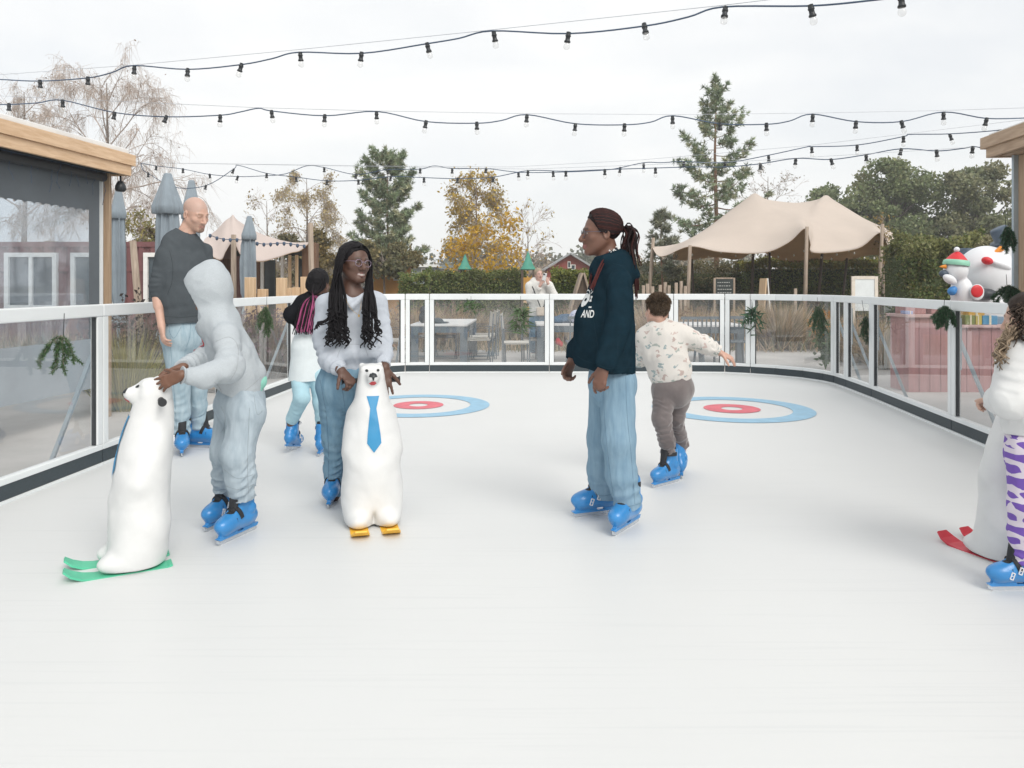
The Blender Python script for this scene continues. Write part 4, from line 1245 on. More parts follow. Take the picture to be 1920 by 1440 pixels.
tag(b.build('fairy_lights', M['white_paint'], None, o0), 'white bulbs of the fairy lights strung beneath the beige tent', 'fairy lights')
# second tent part at far right behind
root = empty('stretch_tent', (X_(1690, 27), 27, G), 'pale corner of a second beige canvas right of the big tent', 'tent'); o0 = Vector(root.location)
t = lambda px, py, d: at(px, py, d) - o0
drape('canopy', [[t(1650, 425, 26), t(1665, 460, 25.6), t(1680, 476, 25.4), t(1706, 470, 25.5)], [t(1655, 424, 27), t(1672, 436, 27), t(1690, 445, 27), t(1712, 452, 27)], [t(1650, 440, 29), t(1672, 448, 29), t(1690, 452, 29), t(1712, 458, 29)]], [M['tent'], M['tentin']], root)
pole(gp(1660, 26), t(1652, 425, 26), .05, M['rustic'], root)
pole(gp(1706, 26), t(1704, 468, 25.6), .05, M['rustic'], root)
# left, pinkish tent
root = empty('stretch_tent', (X_(480, 18), 18, G), 'pinkish stretch canvas tent behind the bald man and the hooded child', 'tent'); o0 = Vector(root.location)
t = lambda px, py, d: at(px, py, d) - o0
front = [t(368, 470, 15.8), t(392, 478, 15.8), t(414, 487, 15.6), t(424, 470, 15.6), t(438, 452, 15.4), t(452, 478, 15.6), t(484, 490, 15.6), t(515, 484, 15.8), t(545, 474, 15.9), t(562, 470, 16), t(577, 458, 16.2)]
f2 = [t(380, 455, 16.4), t(400, 452, 16.4), t(418, 444, 16.2), t(430, 440, 16.2), t(440, 438, 16.2), t(455, 445, 16.2), t(484, 458, 16.4), t(515, 460, 16.6), t(545, 461, 16.8), t(562, 460, 16.9), t(578, 456, 17)]
m = [t(385, 448, 17.4), t(405, 432, 17.4), t(422, 414, 17.4), t(431, 408, 17.4), t(437, 403, 17.4), t(446, 413, 17.4), t(478, 433, 17.6), t(512, 446, 17.6), t(545, 454, 17.8), t(565, 455, 18), t(580, 455, 18)]
back = [t(380, 470, 20), t(405, 458, 20), t(422, 446, 20), t(431, 442, 20), t(437, 440, 20), t(450, 446, 20), t(480, 455, 20), t(512, 462, 20), t(540, 466, 20), t(560, 468, 20), t(578, 470, 20)]
drape('canopy', [front, f2, m, back], [M['tentpink'], M['tentin']], root)
pole(gp(438, 15.4), t(438, 440, 15.4), .065, M['rustic'], root)
pole(gp(588, 15.6), t(582, 418, 15.6), .065, M['rustic'], root)
pole(gp(437, 18), t(437, 408, 17.4), .05, M['darkpole'], root)
b = MB(); pts = []
for k in range(15):
    px = 394 + k * 12.6; py = 441 + 20 * (1 - math.exp(-k / 6)) + 2 * math.sin(k)
    p = t(px, py, 15.2); pts.append(p); b.lathe([(0, .03), (.028, .02), (.03, -.03), (0, -.06)], 8, p)
b.tube(pts, .008, 5)
tag(b.build('string_lights', M['cable'], None, o0), 'small dark bulb string in front of the pinkish tent', 'string lights')
# timber kiosk under the left tent
root = empty('timber_kiosk', (X_(520, 18.4), 18.4, G), 'brown timber kiosk with dark windows under the pinkish tent', 'kiosk'); o0 = Vector(root.location)
t = lambda px, py, d: at(px, py, d) - o0
def blk(px0, px1, py0, py1, d, th, mat, name):
    a_, c_ = t(px0, py1, d), t(px1, py0, d); MB().box(((a_.x + c_.x) / 2, a_.y + th / 2, (a_.z + c_.z) / 2), (abs(c_.x - a_.x), th, abs(c_.z - a_.z)), None, .01).build(name, mat, root)
brown = wood_mat('kiosk_boards', (.14, .075, .045), (.22, .125, .075), 'Z')
blk(566, 592, 455, 640, 18.3, .3, brown, 'wall'); blk(478, 487, 480, 640, 18.4, .2, brown, 'door_jamb'); blk(404, 436, 485, 640, 18.6, .2, brown, 'wall')
for p_ in (488, 526, 540, 553): blk(p_, p_ + 5, 478, 640, 18.0, .08, M['white_paint'] if p_ in (488, 526) else M['larchz'], 'post')
blk(495, 516, 488, 640, 18.6, .06, M['darkglass'], 'glass_door'); blk(556, 566, 486, 640, 18.7, .06, M['darkglass'], 'glass_door')
blk(440, 566, 470, 480, 18.9, .1, M['soffit'], 'lintel')
# square pale posts of the terrace
for px0, px1, yt, dd, lab in ((461, 478, 520, 13.6, 'tall square timber post beside the grey parasol of the pink tent'), (485, 501, 542, 13.9, 'short square timber post left of the small fir sprig'), (520, 537, 521, 14.0, 'tall square timber post in the middle of the row'), (537, 546, 540, 14.6, 'narrow short timber post behind the middle tall one'), (549, 564, 539, 14.2, 'short square timber post left of the black braids girl'), (565, 579, 519, 14.2, 'tall square timber post right at the rustic pole')):
    a_, c_ = at(px0, yt, dd), at(px1, yt, dd); hgt = a_.z - G
    MBo = MB().box((0, 0, hgt / 2), (c_.x - a_.x, c_.x - a_.x, hgt), None, .008)
    tag(MBo.build('timber_post', M['larchz'], None, ((a_.x + c_.x) / 2, dd, G)), lab, 'post', 'square timber posts of the terrace')
root = empty('concrete_planter', (X_(300, 10.6), 10.6, G), 'low grey timber edged planter behind the bald man', 'planter')
b = MB(); b.box((0, 0, .14), (1.9, .5, .26), None, .02); b.build('trough', M['gstone'], root)
b = MB(); b.box((0, -.27, .15), (1.94, .04, .20), None, .01); b.build('front_board', M['rustic'], root)

# ================================================================== playground and houses
def cone_roof(px, yap, yev, w_, d, label, cat='play tower'):
    root = empty('play_tower', (X_(px, d), d, G), label, cat, 'play towers with green roofs'); W = w_ / F_PX * d / 2
    za, ze = Z_(yap, d) - G, Z_(yev, d) - G
    b = MB(); b.lathe([(W, ze), (W * .72, ze + (za - ze) * .2), (W * .42, ze + (za - ze) * .5), (W * .2, ze + (za - ze) * .8), (0, za)], 4); b.lathe([(0, ze - .02), (W * .98, ze - .02), (W, ze)], 4)
    o = b.build('roof', pbr('green_roof', (.06, .27, .20), .5, .1), root); o.rotation_euler.z = R(45)
    for sx in (-1, 1):
        for sy in (-1, 1): MB().box((sx * W * .55, sy * W * .55, ze / 2), (.08, .08, ze)).build('post', M['darkpole'], root)
    b = MB(); b.box((0, 0, ze * .45), (W * 1.3, W * 1.3, .06)); b.build('platform', M['larch'], root)
    b = MB(); b.box((0, -W * .6, ze * .68), (W * 1.0, .03, ze * .36)); b.build('panel', pbr('orange_board', (.50, .26, .05), .6), root)
    return root


cone_roof(872, 476, 505, 36, 27.5, 'green roofed play tower in front of the orange birch')
cone_roof(990, 470, 505, 40, 25.5, 'green roofed play tower behind the left shoulder of the photographer')
def slab_house(name, label, cat, d, px0, px1, yw, yr, wallc, roofc, gable=True, depth=5, wins=()):
    root = empty(name, (X_((px0 + px1) / 2, d), d, G), label, cat); W = (px1 - px0) / F_PX * d / 2; zw, zr = Z_(yw, d) - G, Z_(yr, d) - G
    b = MB(); b.box((0, depth / 2, zw / 2), (2 * W, depth, zw)); 
    if gable: b.poly([(-W, 0, zw), (W, 0, zw), (0, 0, zr)], depth, (0, 1, 0))
    b.build('wall', pbr(label[:12] + '_wall', wallc, .8, .12, 2), root)
    b = MB()
    if gable:
        for sx in (-1, 1): b.beam((sx * (W + .25), depth / 2 - .1, zw - .12), (0, depth / 2 - .1, zr + .08), depth + .6, .10, up=(sx * .5, 0, 1))
    else: b.box((0, depth / 2 - .15, (zw + zr) / 2), (2 * W + .5, depth + .5, max(zr - zw, .12)))
    b.build('roof', pbr(label[:12] + '_roof', roofc, .6, .1), root)
    for (pa, pb, ya, yb) in wins:
        xa, xb = X_(pa, d) - root.location.x, X_(pb, d) - root.location.x; za, zb_ = Z_(yb, d) - G, Z_(ya, d) - G
        f = MB(); f.box(((xa + xb) / 2, -.04, (za + zb_) / 2), (xb - xa, .06, zb_ - za)); fo = f.build('window', M['white_paint'], root)
        g = MB(); g.box(((xa + xb) / 2, -.08, (za + zb_) / 2), ((xb - xa) * .6, .02, (zb_ - za) * .7)); g.build('pane', M['darkglass'], fo)
    return root


slab_house('brick_house', 'red gabled house above the bright green hedge', 'house', 46, 1026, 1112, 503, 478, (.30, .075, .06), (.34, .36, .38), True, 6, [(1064, 1070, 490, 503), (1070, 1079, 496, 506)])
slab_house('mobile_home', 'white mobile home with flat white roof right of the slender pine', 'mobile home', 48, 758, 815, 501, 496, (.30, .34, .37), (.75, .76, .76), False, 4, [(764, 774, 502, 518), (790, 800, 503, 520)])
slab_house('mobile_home', 'grey mobile home beside the left green roofed play tower', 'mobile home', 49, 816, 852, 505, 497, (.36, .35, .33), (.20, .24, .26), False, 4, [(838, 844, 508, 520)])
slab_house('bungalow', 'pale bungalow with a dark roof behind the orange birch', 'house', 50, 868, 958, 503, 480, (.55, .50, .44), (.07, .06, .055), True, 5, [(884, 892, 506, 516), (940, 950, 505, 518)])
slab_house('orange_playhouse', 'orange timber playhouse behind the trunk of the slender pine', 'playhouse', 29, 690, 757, 500, 493, (.52, .26, .07), (.28, .13, .06), False, 2.0, [(738, 750, 512, 526)])
# A-frame hut
d = 19; root = empty('wooden_hut', (X_(1090, d), d, G), 'small dark wooden A shaped hut left of the navy hoodie', 'hut'); W = .34; z1 = Z_(514, d) - G
b = MB(); b.poly([(-W, 0, .5), (W, 0, .5), (.06, 0, z1)], .5, (0, 1, 0)); b.box((0, .25, .25), (.1, .1, .5)); b.build('body', wood_mat('hut_dark', (.06, .04, .03), (.13, .09, .06), 'Z'), root)
b = MB(); b.beam((W + .1, .25, .42), (.06, .25, z1 + .03), .7, .05, up=(1, 0, .4)); b.beam((-W - .06, .25, .42), (.02, .25, z1 + .03), .7, .05, up=(-1, 0, .4)); b.build('roof', M['rustic'], root)
MB().lathe([(0, 0), (.045, 0), (.045, .02), (0, .02)], 12, (0, -.01, .72), Matrix.Rotation(R(90), 3, 'X')).build('hole', M['black'], root)

# signs
d = 20; root = empty('chalkboard', (X_(1358, d), d, G), 'black chalkboard in a wooden frame under the tent', 'sign'); z1 = Z_(521, d) - G
b = MB(); b.box((0, 0, z1 - .36), (.46, .03, .66), None, .005); b.build('board', pbr('chalkboard', (.035, .045, .045), .8, .2), root)
for sx in (-1, 1): MB().box((sx * .255, 0, z1 / 2), (.05, .05, z1)).build('leg', M['rustic'], root)
MB().box((0, 0, z1 - .01), (.46, .045, .04)).build('top_rail', M['rustic'], root)
b = MB(); rg = random.Random(3)
for r_ in range(5):
    x = -.18
    while x < .14:
        l = rg.uniform(.02, .06); b.box((x + l / 2, -.019, z1 - .12 - r_ * .09), (l, .004, .015)); x += l + .02
b.build('chalk_lines', pbr('chalk', (.6, .62, .6), .9), root)
root = empty('white_notice_board', (X_(1621, 17), 17, G), 'white notice board in a cream frame by the tent pole', 'sign'); z1 = Z_(518, 17) - G
b = MB(); b.box((0, 0, z1 - .4), (.44, .02, .74)); b.build('sheet', pbr('white_sheet', (.68, .72, .73), .4, .08, 3), root)
for sx in (-1, 1): MB().box((sx * .255, 0, z1 / 2), (.07, .05, z1)).build('leg', pbr('cream_frame', (.66, .60, .52), .6), root)
MB().box((0, 0, z1 - .03), (.44, .045, .07)).build('top_rail', pbr('cream_frame2', (.66, .60, .52), .6), root)
root = empty('sandwich_board', (X_(1435, 20), 20, G), 'narrow white sandwich board standing beside the dark tent pole', 'sign'); z1 = Z_(522, 20) - G
b = MB(); b.beam((.10, 0, 0), (-.02, 0, z1), .03, .5, up=(0, 1, 0)); b.build('white_panel', M['white_paint'], root)
b = MB(); b.beam((-.16, 0, 0), (-.05, 0, z1), .03, .5, up=(0, 1, 0)); b.build('wood_panel', M['larchz'], root)
rg = random.Random(12)
for k, (px, yt) in enumerate(((1206, 535), (1215, 532), (1224, 537), (1237, 534), (1247, 529), (1254, 535), (1268, 530), (1276, 527), (1284, 536), (1491, 541))):
    d = 19 + rg.uniform(-.3, .3); z1 = Z_(yt, d) - G
    tag(MB().tube([(0, 0, 0), (rg.uniform(-.02, .02), 0, z1)], [.045, .04], 8).build('palisade_log', M['rustic'], None, (X_(px, d), d, G)),
        'upright palisade log standing behind the far boards near the boy' if k < 9 else 'single pale palisade log left of the middle tent pole', 'log', 'palisade logs' if k < 9 else None)
# little tree stake with yellowing sapling by tent pole
broadleaf('young_tree', 'slim yellow leafed sapling above the right tent pole', 'tree', 1655, 390, 23, 30, [(.42, .30, .10), (.36, .27, .1)], 260, .09, 120, None, depth=3, twigs='twig', up=1.6, clear=.55)

# ================================================================== furniture behind the far boards
def table(px0, px1, ptop, d, dep, label, skew=0.0):
    x0, x1 = X_(px0, d), X_(px1, d); zt = Z_(ptop, d) - G; W = x1 - x0
    root = empty('garden_table', ((x0 + x1) / 2, d, G), label, 'table', 'grey terrace tables'); root.rotation_euler.z = skew
    b = MB(); b.box((0, dep / 2, zt - .02), (W, dep, .04), None, .006); b.build('tabletop', M['tabletop'], root)
    b = MB(); b.box((0, dep / 2, zt - .10), (W - .02, dep - .02, .115)); b.build('apron', M['slate'], root)
    for sx in (-1, 1):
        for y in (.07, dep - .07): MB().box((sx * (W / 2 - .07), y, (zt - .16) / 2), (.13, .12, zt - .16), None, .006).build('leg', M['slate'], root)
    return root


table(769, 876, 608, 14.1, 2.2, 'grey garden table with dark legs and a dark cap on it', R(-2))
table(1006, 1192, 607, 14.0, 1.0, 'grey garden table carrying the blue jacket behind the navy hoodie')
table(1262, 1396, 609, 13.9, 1.1, 'grey garden table behind the outstretched arm of the boy')


def director_chair(name='director_chair'):
    root = empty(name, (0, 0, 0), 'folding director chair', 'chair', 'folding director chairs')
    b = MB(); t_ = .012
    for sx in (-1, 1):
        x = sx * .27
        b.tube([(x, -.24, 0), (x, -.24, .64), (x, .24, .64), (x, .24, 0), (x, -.24, 0)], t_, 6)
        b.tube([(x, .22, .40), (x, .26, .92)], t_, 6)
    for y in (-.2, .2): b.tube([(-.27, y, .02), (.27, y, .42)], t_, 6); b.tube([(.27, y, .02), (-.27, y, .42)], t_, 6)
    b.build('frame', M['slate'], root)
    n = 8
    b = MB()
    A_ = []
    for k in range(n + 1):
        u = k / n; sag = -.05 * math.sin(u * math.pi); A_.append([b.bm.verts.new((-.27 + .54 * u, y, .44 + sag)) for y in (-.23, .23)])
    for k in range(n): b.bm.faces.new((A_[k][0], A_[k + 1][0], A_[k + 1][1], A_[k][1]))
    bmesh.ops.solidify(b.bm, geom=b.bm.faces[:], thickness=.008)
    b.build('seat', M['canvas'], root)
    b = MB(); A_ = []
    for k in range(n + 1):
        u = k / n; y = .24 + .04 * math.sin(u * math.pi); up = .025 * (2 * u - 1) ** 2
        A_.append([b.bm.verts.new((-.285 + .57 * u, y - .01, .66 + up * .3)), b.bm.verts.new((-.285 + .57 * u, y + .015, .93 + up))])
    for k in range(n): b.bm.faces.new((A_[k][0], A_[k + 1][0], A_[k + 1][1], A_[k][1]))
    bmesh.ops.solidify(b.bm, geom=b.bm.faces[:], thickness=.008)
    b.build('backrest', M['canvas'], root)
    return root


proto = director_chair()
CH = [(836, 15.3, 90, 'director chair seen beneath the table with the cap'), (897, 14.55, -82, 'nearest of three director chairs lined up right of the table with the cap'), (905, 15.2, -82, 'middle of three director chairs lined up right of the table with the cap'),
      (911, 15.9, -85, 'farthest of three director chairs lined up right of the table with the cap'), (968, 13.7, 88, 'director chair facing right just left of the photographer'), (1002, 14.6, 88, 'director chair right behind the legs of the photographer'),
      (748, 14.3, 90, 'director chair with white back partly behind the first far posts'), (782, 15.3, 90, 'director chair with white back left of the dark bag')]
for i, (px, d, a, lab) in enumerate(CH):
    o = proto if i == 0 else copy_tree(proto)
    o.location = (X_(px, d), d, G); o.rotation_euler.z = R(a); o['label'] = lab
# slatted stools under the right table
def stool(px, d, label, rot):
    root = empty('slatted_stool', (X_(px, d), d, G), label, 'stool', 'dark slatted stools at the right table'); root.rotation_euler.z = R(rot)
    b = MB(); b.box((0, 0, .46), (.40, .40, .035), None, .008); b.build('seat', M['slate'], root)
    for sx in (-1, 1):
        for sy in (-1, 1): MB().beam((sx * .19, sy * .19, 0), (sx * .16, sy * .16, .445), .03, .03).build('leg', M['slate'], root)
    b = MB()
    for k in range(5): b.box((-.16 + k * .08, .18, .68), (.022, .018, .40))
    b.box((0, .18, .89), (.40, .03, .05)); b.build('backrest', M['slate'], root)
stool(1296, 13.3, 'dark slatted stool at the left end of the right table', 176); stool(1327, 13.35, 'dark slatted stool in the middle under the right table', 184); stool(1084, 13.4, 'dark slatted stool in front of the table with the blue jacket', 182); stool(1380, 13.5, 'dark slatted stool at the right end of the right table', 180)


def lump(name, label, cat, c, parts, mat, h=.012, seed=0, amp=.01):
    lo = np.min([np.array(p[0]) - max(p[1]) for p in parts], 0) - .03; hi = np.max([np.array(p[0]) + max(p[1]) for p in parts], 0) + .03
    s = Sculpt(lo, hi, h)
    for p in parts: s.ell(p[0], p[1], None, .03)
    V, F = s.mesh(); V = wrinkle(V, F, amp, 14, seed=seed)
    return tag(link(name, np_mesh(name, V, F, mat, True), None, c), label, cat)


TZ = Z_(608, 14.1)
lump('jacket', 'crumpled dark blue jacket lying on the middle garden table', 'jacket', (X_(1056, 14.3), 14.3, Z_(607, 14.0)), [((-.12, 0, .05), (.2, .15, .07)), ((.05, .05, .08), (.18, .14, .09)), ((.18, 0, .05), (.12, .12, .06))], pbr('blue_cloth', (.045, .10, .17), .85, .2, 12))
lump('patterned_bag', 'white bag with blue print lying beside the blue jacket', 'bag', (X_(1084, 14.2), 14.2, Z_(607, 14.0)), [((0, 0, .12), (.17, .14, .13))], pbr('blue_print', (.10, .14, .36), .7, 0, 26, col2=(.75, .76, .80)), seed=2)
lump('dark_bag', 'upright black bag on the left garden table', 'bag', (X_(795, 14.6), 14.6, Z_(608, 14.1)), [((0, 0, .1), (.10, .10, .12)), ((0, 0, .24), (.08, .08, .09))], pbr('black_cloth', (.02, .024, .03), .7, .2, 12), seed=3)
lump('cap', 'dark peaked cap lying on the left garden table', 'cap', (X_(820, 14.4), 14.4, Z_(608, 14.1)), [((0, 0, .05), (.11, .10, .06)), ((.13, 0, .02), (.10, .08, .015))], pbr('cap_cloth', (.04, .05, .06), .8, .2, 12), seed=4, amp=.004)
lump('red_bag', 'small red bag under the middle garden table', 'bag', (X_(1046, 14.1), 14.1, Z_(640, 14.1)), [((0, 0, 0), (.05, .05, .07)), ((.06, 0, -.05), (.04, .04, .05))], pbr('red_cloth', (.45, .05, .05), .7, .2, 12), seed=5, amp=.004)

# ================================================================== pink stall with gift boxes
d = 10.4; xa, xm, xb = X_(1703, d), X_(1787, d), X_(1905, d)
pink = pbr('pink_boards', (.40, .20, .20), .7, .14, 3, stretch=(9, 9, .7), bump=.2, bscale=8)
root = empty('pink_stall', ((xa + xb) / 2, d, G), 'pinkish boarded stall counter behind the long right board', 'stall'); o0 = Vector(root.location)
def pb_(x0, x1, y0, y1, z0, z1, name, mat):
    b = MB(); n = max(1, int((x1 - x0) / .14))
    for k in range(n):
        w_ = (x1 - x0) / n; b.box((x0 + (k + .5) * w_ - o0.x, (y0 + y1) / 2 - d, (z0 + z1) / 2 - G), (w_ - .006, y1 - y0, z1 - z0), None, .003)
    return b.build(name, mat, root)
pb_(xa, xm - .02, d, d + .5, G, .84, 'left_front', pink); pb_(xm + .02, xb, d, d + .6, G, .70, 'right_front', pink)
b = MB(); b.box(((xa + xm) / 2 - o0.x, .25, .86 - G), (xm - xa + .06, .6, .04), None, .005); b.box(((xm + xb) / 2 - o0.x, .3, .72 - G), (xb - xm + .02, .7, .035), None, .005); b.build('counter', pbr('pale_pink', (.56, .38, .37), .6, .08), root)
b = MB(); b.box(((xa + xm) / 2 - o0.x - .12, .3, .98 - G), (.28, .3, .2), None, .01); b.box(((xa + xm) / 2 - o0.x + .2, .3, .95 - G), (.22, .3, .14), None, .01); b.build('upper_crate', pink, root)
for px, pw, y0, y1, colr, lab in ((1823, 30, 588, 600, (.62, .36, .06), 'flat orange yellow box on top of the gifts'), (1812, 20, 602, 620, (.20, .24, .06), 'small olive green gift box on the pink counter'), (1826, 14, 602, 620, (.55, .46, .10), 'small yellow gift box on the pink counter'), (1848, 28, 604, 621, (.05, .26, .46), 'bright blue gift box on the pink counter'), (1852, 44, 590, 604, (.16, .26, .36), 'slate blue wrapped parcel behind the gift boxes'), (1700, 10, 592, 598, (.30, .36, .62), 'little blue purple box on the left pink counter')):
    dd = d + .15 if px != 1852 else d + .32
    a_, c_ = at(px - pw / 2, y1, dd), at(px + pw / 2, y0, dd); w_ = c_.x - a_.x; h_ = c_.z - a_.z; zb = .7385 if px > 1750 else .881
    if px in (1823,): zb = .7385 + .125
    r_ = empty('gift_box', ((a_.x + c_.x) / 2, dd, zb), lab, 'box', 'coloured gift boxes on the stall')
    m_ = pbr('wrap_' + lab[:8], colr, .4, .05)
    MB().box((0, 0, h_ / 2), (w_, .2, h_), None, .006).build('box_body', m_, r_)
    MB().box((0, -.001, h_ / 2), (w_ * .14, .208, h_ + .006)).build('ribbon', pbr('ribbon', (.7, .66, .5), .4), r_)

# ================================================================== inflatable snowmen
WHT = pbr('inflatable_white', (.74, .76, .79), .4, .02, 2, sss=.0); RED = pbr('inflatable_red', (.62, .02, .03), .45, .06); BLK = pbr('inflatable_black', (.03, .035, .045), .45); ORG = pbr('inflatable_orange', (.85, .30, .03), .5); MINT = pbr('inflatable_mint', (.28, .60, .45), .5); NAVY = pbr('inflatable_navy', (.06, .09, .13), .5); SKY = pbr('inflatable_blue', (.04, .22, .55), .5)


def ball(s_mat, name, parent, parts, h=.014, k=.04):
    lo = np.min([np.array(p[0]) - max(p[1]) for p in parts], 0) - .05; hi = np.max([np.array(p[0]) + max(p[1]) for p in parts], 0) + .05
    s = Sculpt(lo, hi, h)
    for p in parts: s.ell(p[0], p[1], p[2] if len(p) > 2 else None, k)
    V, F = s.mesh()
    return link(name, np_mesh(name, V, F, s_mat, True), parent)


def orient(v):
    """matrix rows: forward v, side, up"""
    v = Vector(v).normalized(); s = v.cross(Vector((0, 0, 1))).normalized(); u = s.cross(v)
    return np.array([v, s, u])


d = 11.5; c0 = at(1846, 512, d)
root = empty('inflatable_snowman', (c0.x, d, G), 'large inflatable snowman with red mitts leaning behind the pink stall', 'inflatable'); o0 = Vector(root.location)
q = lambda px, py, dy=0: np.array(at(px, py, d + dy) - o0)
px2m = d / F_PX
ball(WHT, 'body', root, [(q(1848, 515), (50 * px2m, 46 * px2m, 54 * px2m)), (q(1834, 575), (48 * px2m, 44 * px2m, 48 * px2m)), (q(1884, 474, .05), (26 * px2m, 24 * px2m, 25 * px2m)), (np.array([-.05, 0, .35]), (.36, .34, .36))])
ball(WHT, 'arm', root, [(q(1875, 497, -.32), (22 * px2m, .09, 8 * px2m), orient((1, .1, -.35)))], k=.01)
ball(RED, 'mitt', root, [(q(1851, 489, -.38), (10 * px2m, .07, 7 * px2m), orient((1, 0, -.35)))])
so_ = ball(BLK, 'boot', root, [(q(1846, 552, -.40), (22 * px2m, .12, 11 * px2m)), (q(1833, 549, -.46), (12 * px2m, .10, 13 * px2m))])
ball(WHT, 'boot_cuff', root, [(q(1832, 548, -.54), (13 * px2m, .03, 15 * px2m))])
ball(RED, 'boot_sole', root, [(q(1832, 546, -.565), (11 * px2m, .025, 11.5 * px2m))], h=.008)
MB().lathe([(.045, 0), (.025, .10), (0, .2)], 12, Vector(q(1878, 466, -.22)), Matrix.Rotation(R(-120), 3, 'Y')).build('nose', ORG, root)
b = MB(); b.lathe([(0, 0), (.20, 0), (.20, .03), (.13, .03), (.125, .2), (.11, .22), (0, .22)], 24, Vector(q(1884, 452, -.02)), Matrix.Rotation(R(-28), 3, 'Y')); b.build('top_hat', NAVY, root)
d = 11.15; px2m = d / F_PX
c0 = at(1788, 520, d); root = empty('inflatable_snowman', (c0.x, d, G), 'smaller inflatable snowman with red and green bobble hat', 'inflatable'); o0 = Vector(root.location)
ball(WHT, 'body', root, [(q(1792, 507), (21 * px2m, .16, 22 * px2m)), (q(1803, 548), (19 * px2m, .16, 30 * px2m)), (np.array([.10, 0, .4]), (.17, .17, .42))])
ball(WHT, 'arm', root, [(q(1781, 524, -.12), (14 * px2m, .055, 8 * px2m), orient((1, 0, -.6)))], k=.01)
ball(SKY, 'mitt', root, [(q(1785, 546, -.1), (8 * px2m, .06, 8 * px2m)), (q(1789, 541, -.1), (4 * px2m, .04, 4 * px2m))])
ball(NAVY, 'scarf', root, [(q(1770, 513, -.02), (9 * px2m, .06, 7 * px2m)), (q(1776, 512, .05), (9 * px2m, .06, 5 * px2m))])
MB().lathe([(.032, 0), (.02, .05), (0, .1)], 12, Vector(q(1773, 500, -.03)), Matrix.Rotation(R(-90), 3, 'Y')).build('nose', ORG, root)
tl = Matrix.Rotation(R(6), 3, 'Y')
hb = MB().lathe([(.172, -.03), (.178, 0), (.170, .035), (.150, .05)], 28, Vector(q(1793, 494, -.01)), tl).build('hat_brim', MINT, root)
MB().lathe([(.150, .045), (.115, .09), (.07, .14), (.03, .17), (0, .175)], 28, Vector(q(1793, 494, -.01)), tl).build('hat_crown', RED, root)
ball(WHT, 'bobble', root, [(q(1794, 468, -.02), (.04, .04, .04))], h=.008)
d = 12.4
b = MB(); b.lathe([(.19, 0), (.19, .025), (.125, .03), (.12, .13), (.105, .16), (0, .165)], 24)
b.lathe([(0, -.25), (.11, -.2), (.14, -.1), (.11, 0.0)], 20)
o = b.build('inflatable_hat', [NAVY], None, at(1812, 484, d)); tag(o, 'navy top hat of a hidden inflatable, peeking between the two snowmen', 'hat')
MB().lathe([(.128, .03), (.13, .045), (.128, .06)], 24).build('hat_band', M['brace'], o)

# ================================================================== fir sprigs
def sprig(label, pos, hgt, wid, seed, cols, kind='fir', hang=.18, cat='fir sprig', tilt=0.0, nb=7, wire=True):
    rng = np.random.default_rng(seed)
    root = empty('fir_sprig', pos, label, cat, 'evergreen sprigs hung on the boards'); root.rotation_euler.y = tilt
    bp, br, base, tip, cs = [], [], [], [], []
    for i in range(nb):
        a = rng.uniform(0, 6.28); sp = (i / max(nb - 1, 1) - .5) * 2
        e = np.array([sp * wid * .55 + rng.normal() * .012, -.03 + rng.normal() * .025, -hgt * (1 - .38 * abs(sp)) * rng.uniform(.8, 1.0)])
        P = np.array([np.array([0, -.02, 0]), e * .45 + [sp * wid * .06, -.02, .02], e])
        P = np.stack([np.interp(np.linspace(0, 2, 9), [0, 1, 2], P[:, k]) for k in range(3)], 1)
        bp.append(P); br.append(np.linspace(.004, .002, 9))
        if kind == 'fir':
            for s in range(6):
                q0 = P[2 + s]; dv = np.array([rng.normal() * .32 + sp * .25, rng.normal() * .25, -.9]); dv /= np.linalg.norm(dv)
                T = np.stack([q0, q0 + dv * hgt * .22]); bp.append(T); br.append(np.array([.003, .0015]))
                for t in np.linspace(.0, 1, 16):
                    c = q0 + dv * hgt * .22 * t; k = 5; u = rng.normal(size=(k, 3)) + dv * .9; u /= np.linalg.norm(u, axis=1, keepdims=True)
                    base.append(np.repeat(c[None], k, 0)); tip.append(c + u * .024); cs.append(np.array(cols)[rng.integers(0, len(cols), k)] * rng.uniform(.7, 1.3, (k, 1)))
            for t in np.linspace(.1, 1, 26):
                c = np.array([np.interp(t, np.linspace(0, 1, 9), P[:, k]) for k in range(3)]); k = 6; u = rng.normal(size=(k, 3)) + (P[-1] - P[0]) * .5; u /= np.linalg.norm(u, axis=1, keepdims=True)
                base.append(np.repeat(c[None], k, 0)); tip.append(c + u * .026); cs.append(np.array(cols)[rng.integers(0, len(cols), k)] * rng.uniform(.7, 1.3, (k, 1)))
        else:
            m = 12; t = rng.uniform(.05, 1, m); c = np.stack([np.interp(t, np.linspace(0, 1, 9), P[:, k]) for k in range(3)], 1)
            u = rng.normal(size=(m, 3)) + np.array([sp * .8, -.3, -.5]); u /= np.linalg.norm(u, axis=1, keepdims=True)
            base.append(c); tip.append(c + u * hgt * .36 * rng.uniform(.6, 1.1, (m, 1))); cs.append(np.array(cols)[rng.integers(0, len(cols), m)] * rng.uniform(.7, 1.3, (m, 1)))
    link('twigs', tubes_mesh('twigs', bp, br, M['barkgrey'], n=4), root)
    link('needles', blade_mesh('needles', np.concatenate(base), np.concatenate(tip), .0042 if kind == 'fir' else .022, M['needle'], cols=np.concatenate(cs)), root)
    if wire: MB().tube([(0, 0, 0), (0, .01, hang)], .0025, 5).build('hanging_wire', M['black'], root)
    return root


FIR = [(.06, .14, .045), (.085, .175, .06), (.045, .11, .04), (.12, .19, .09)]
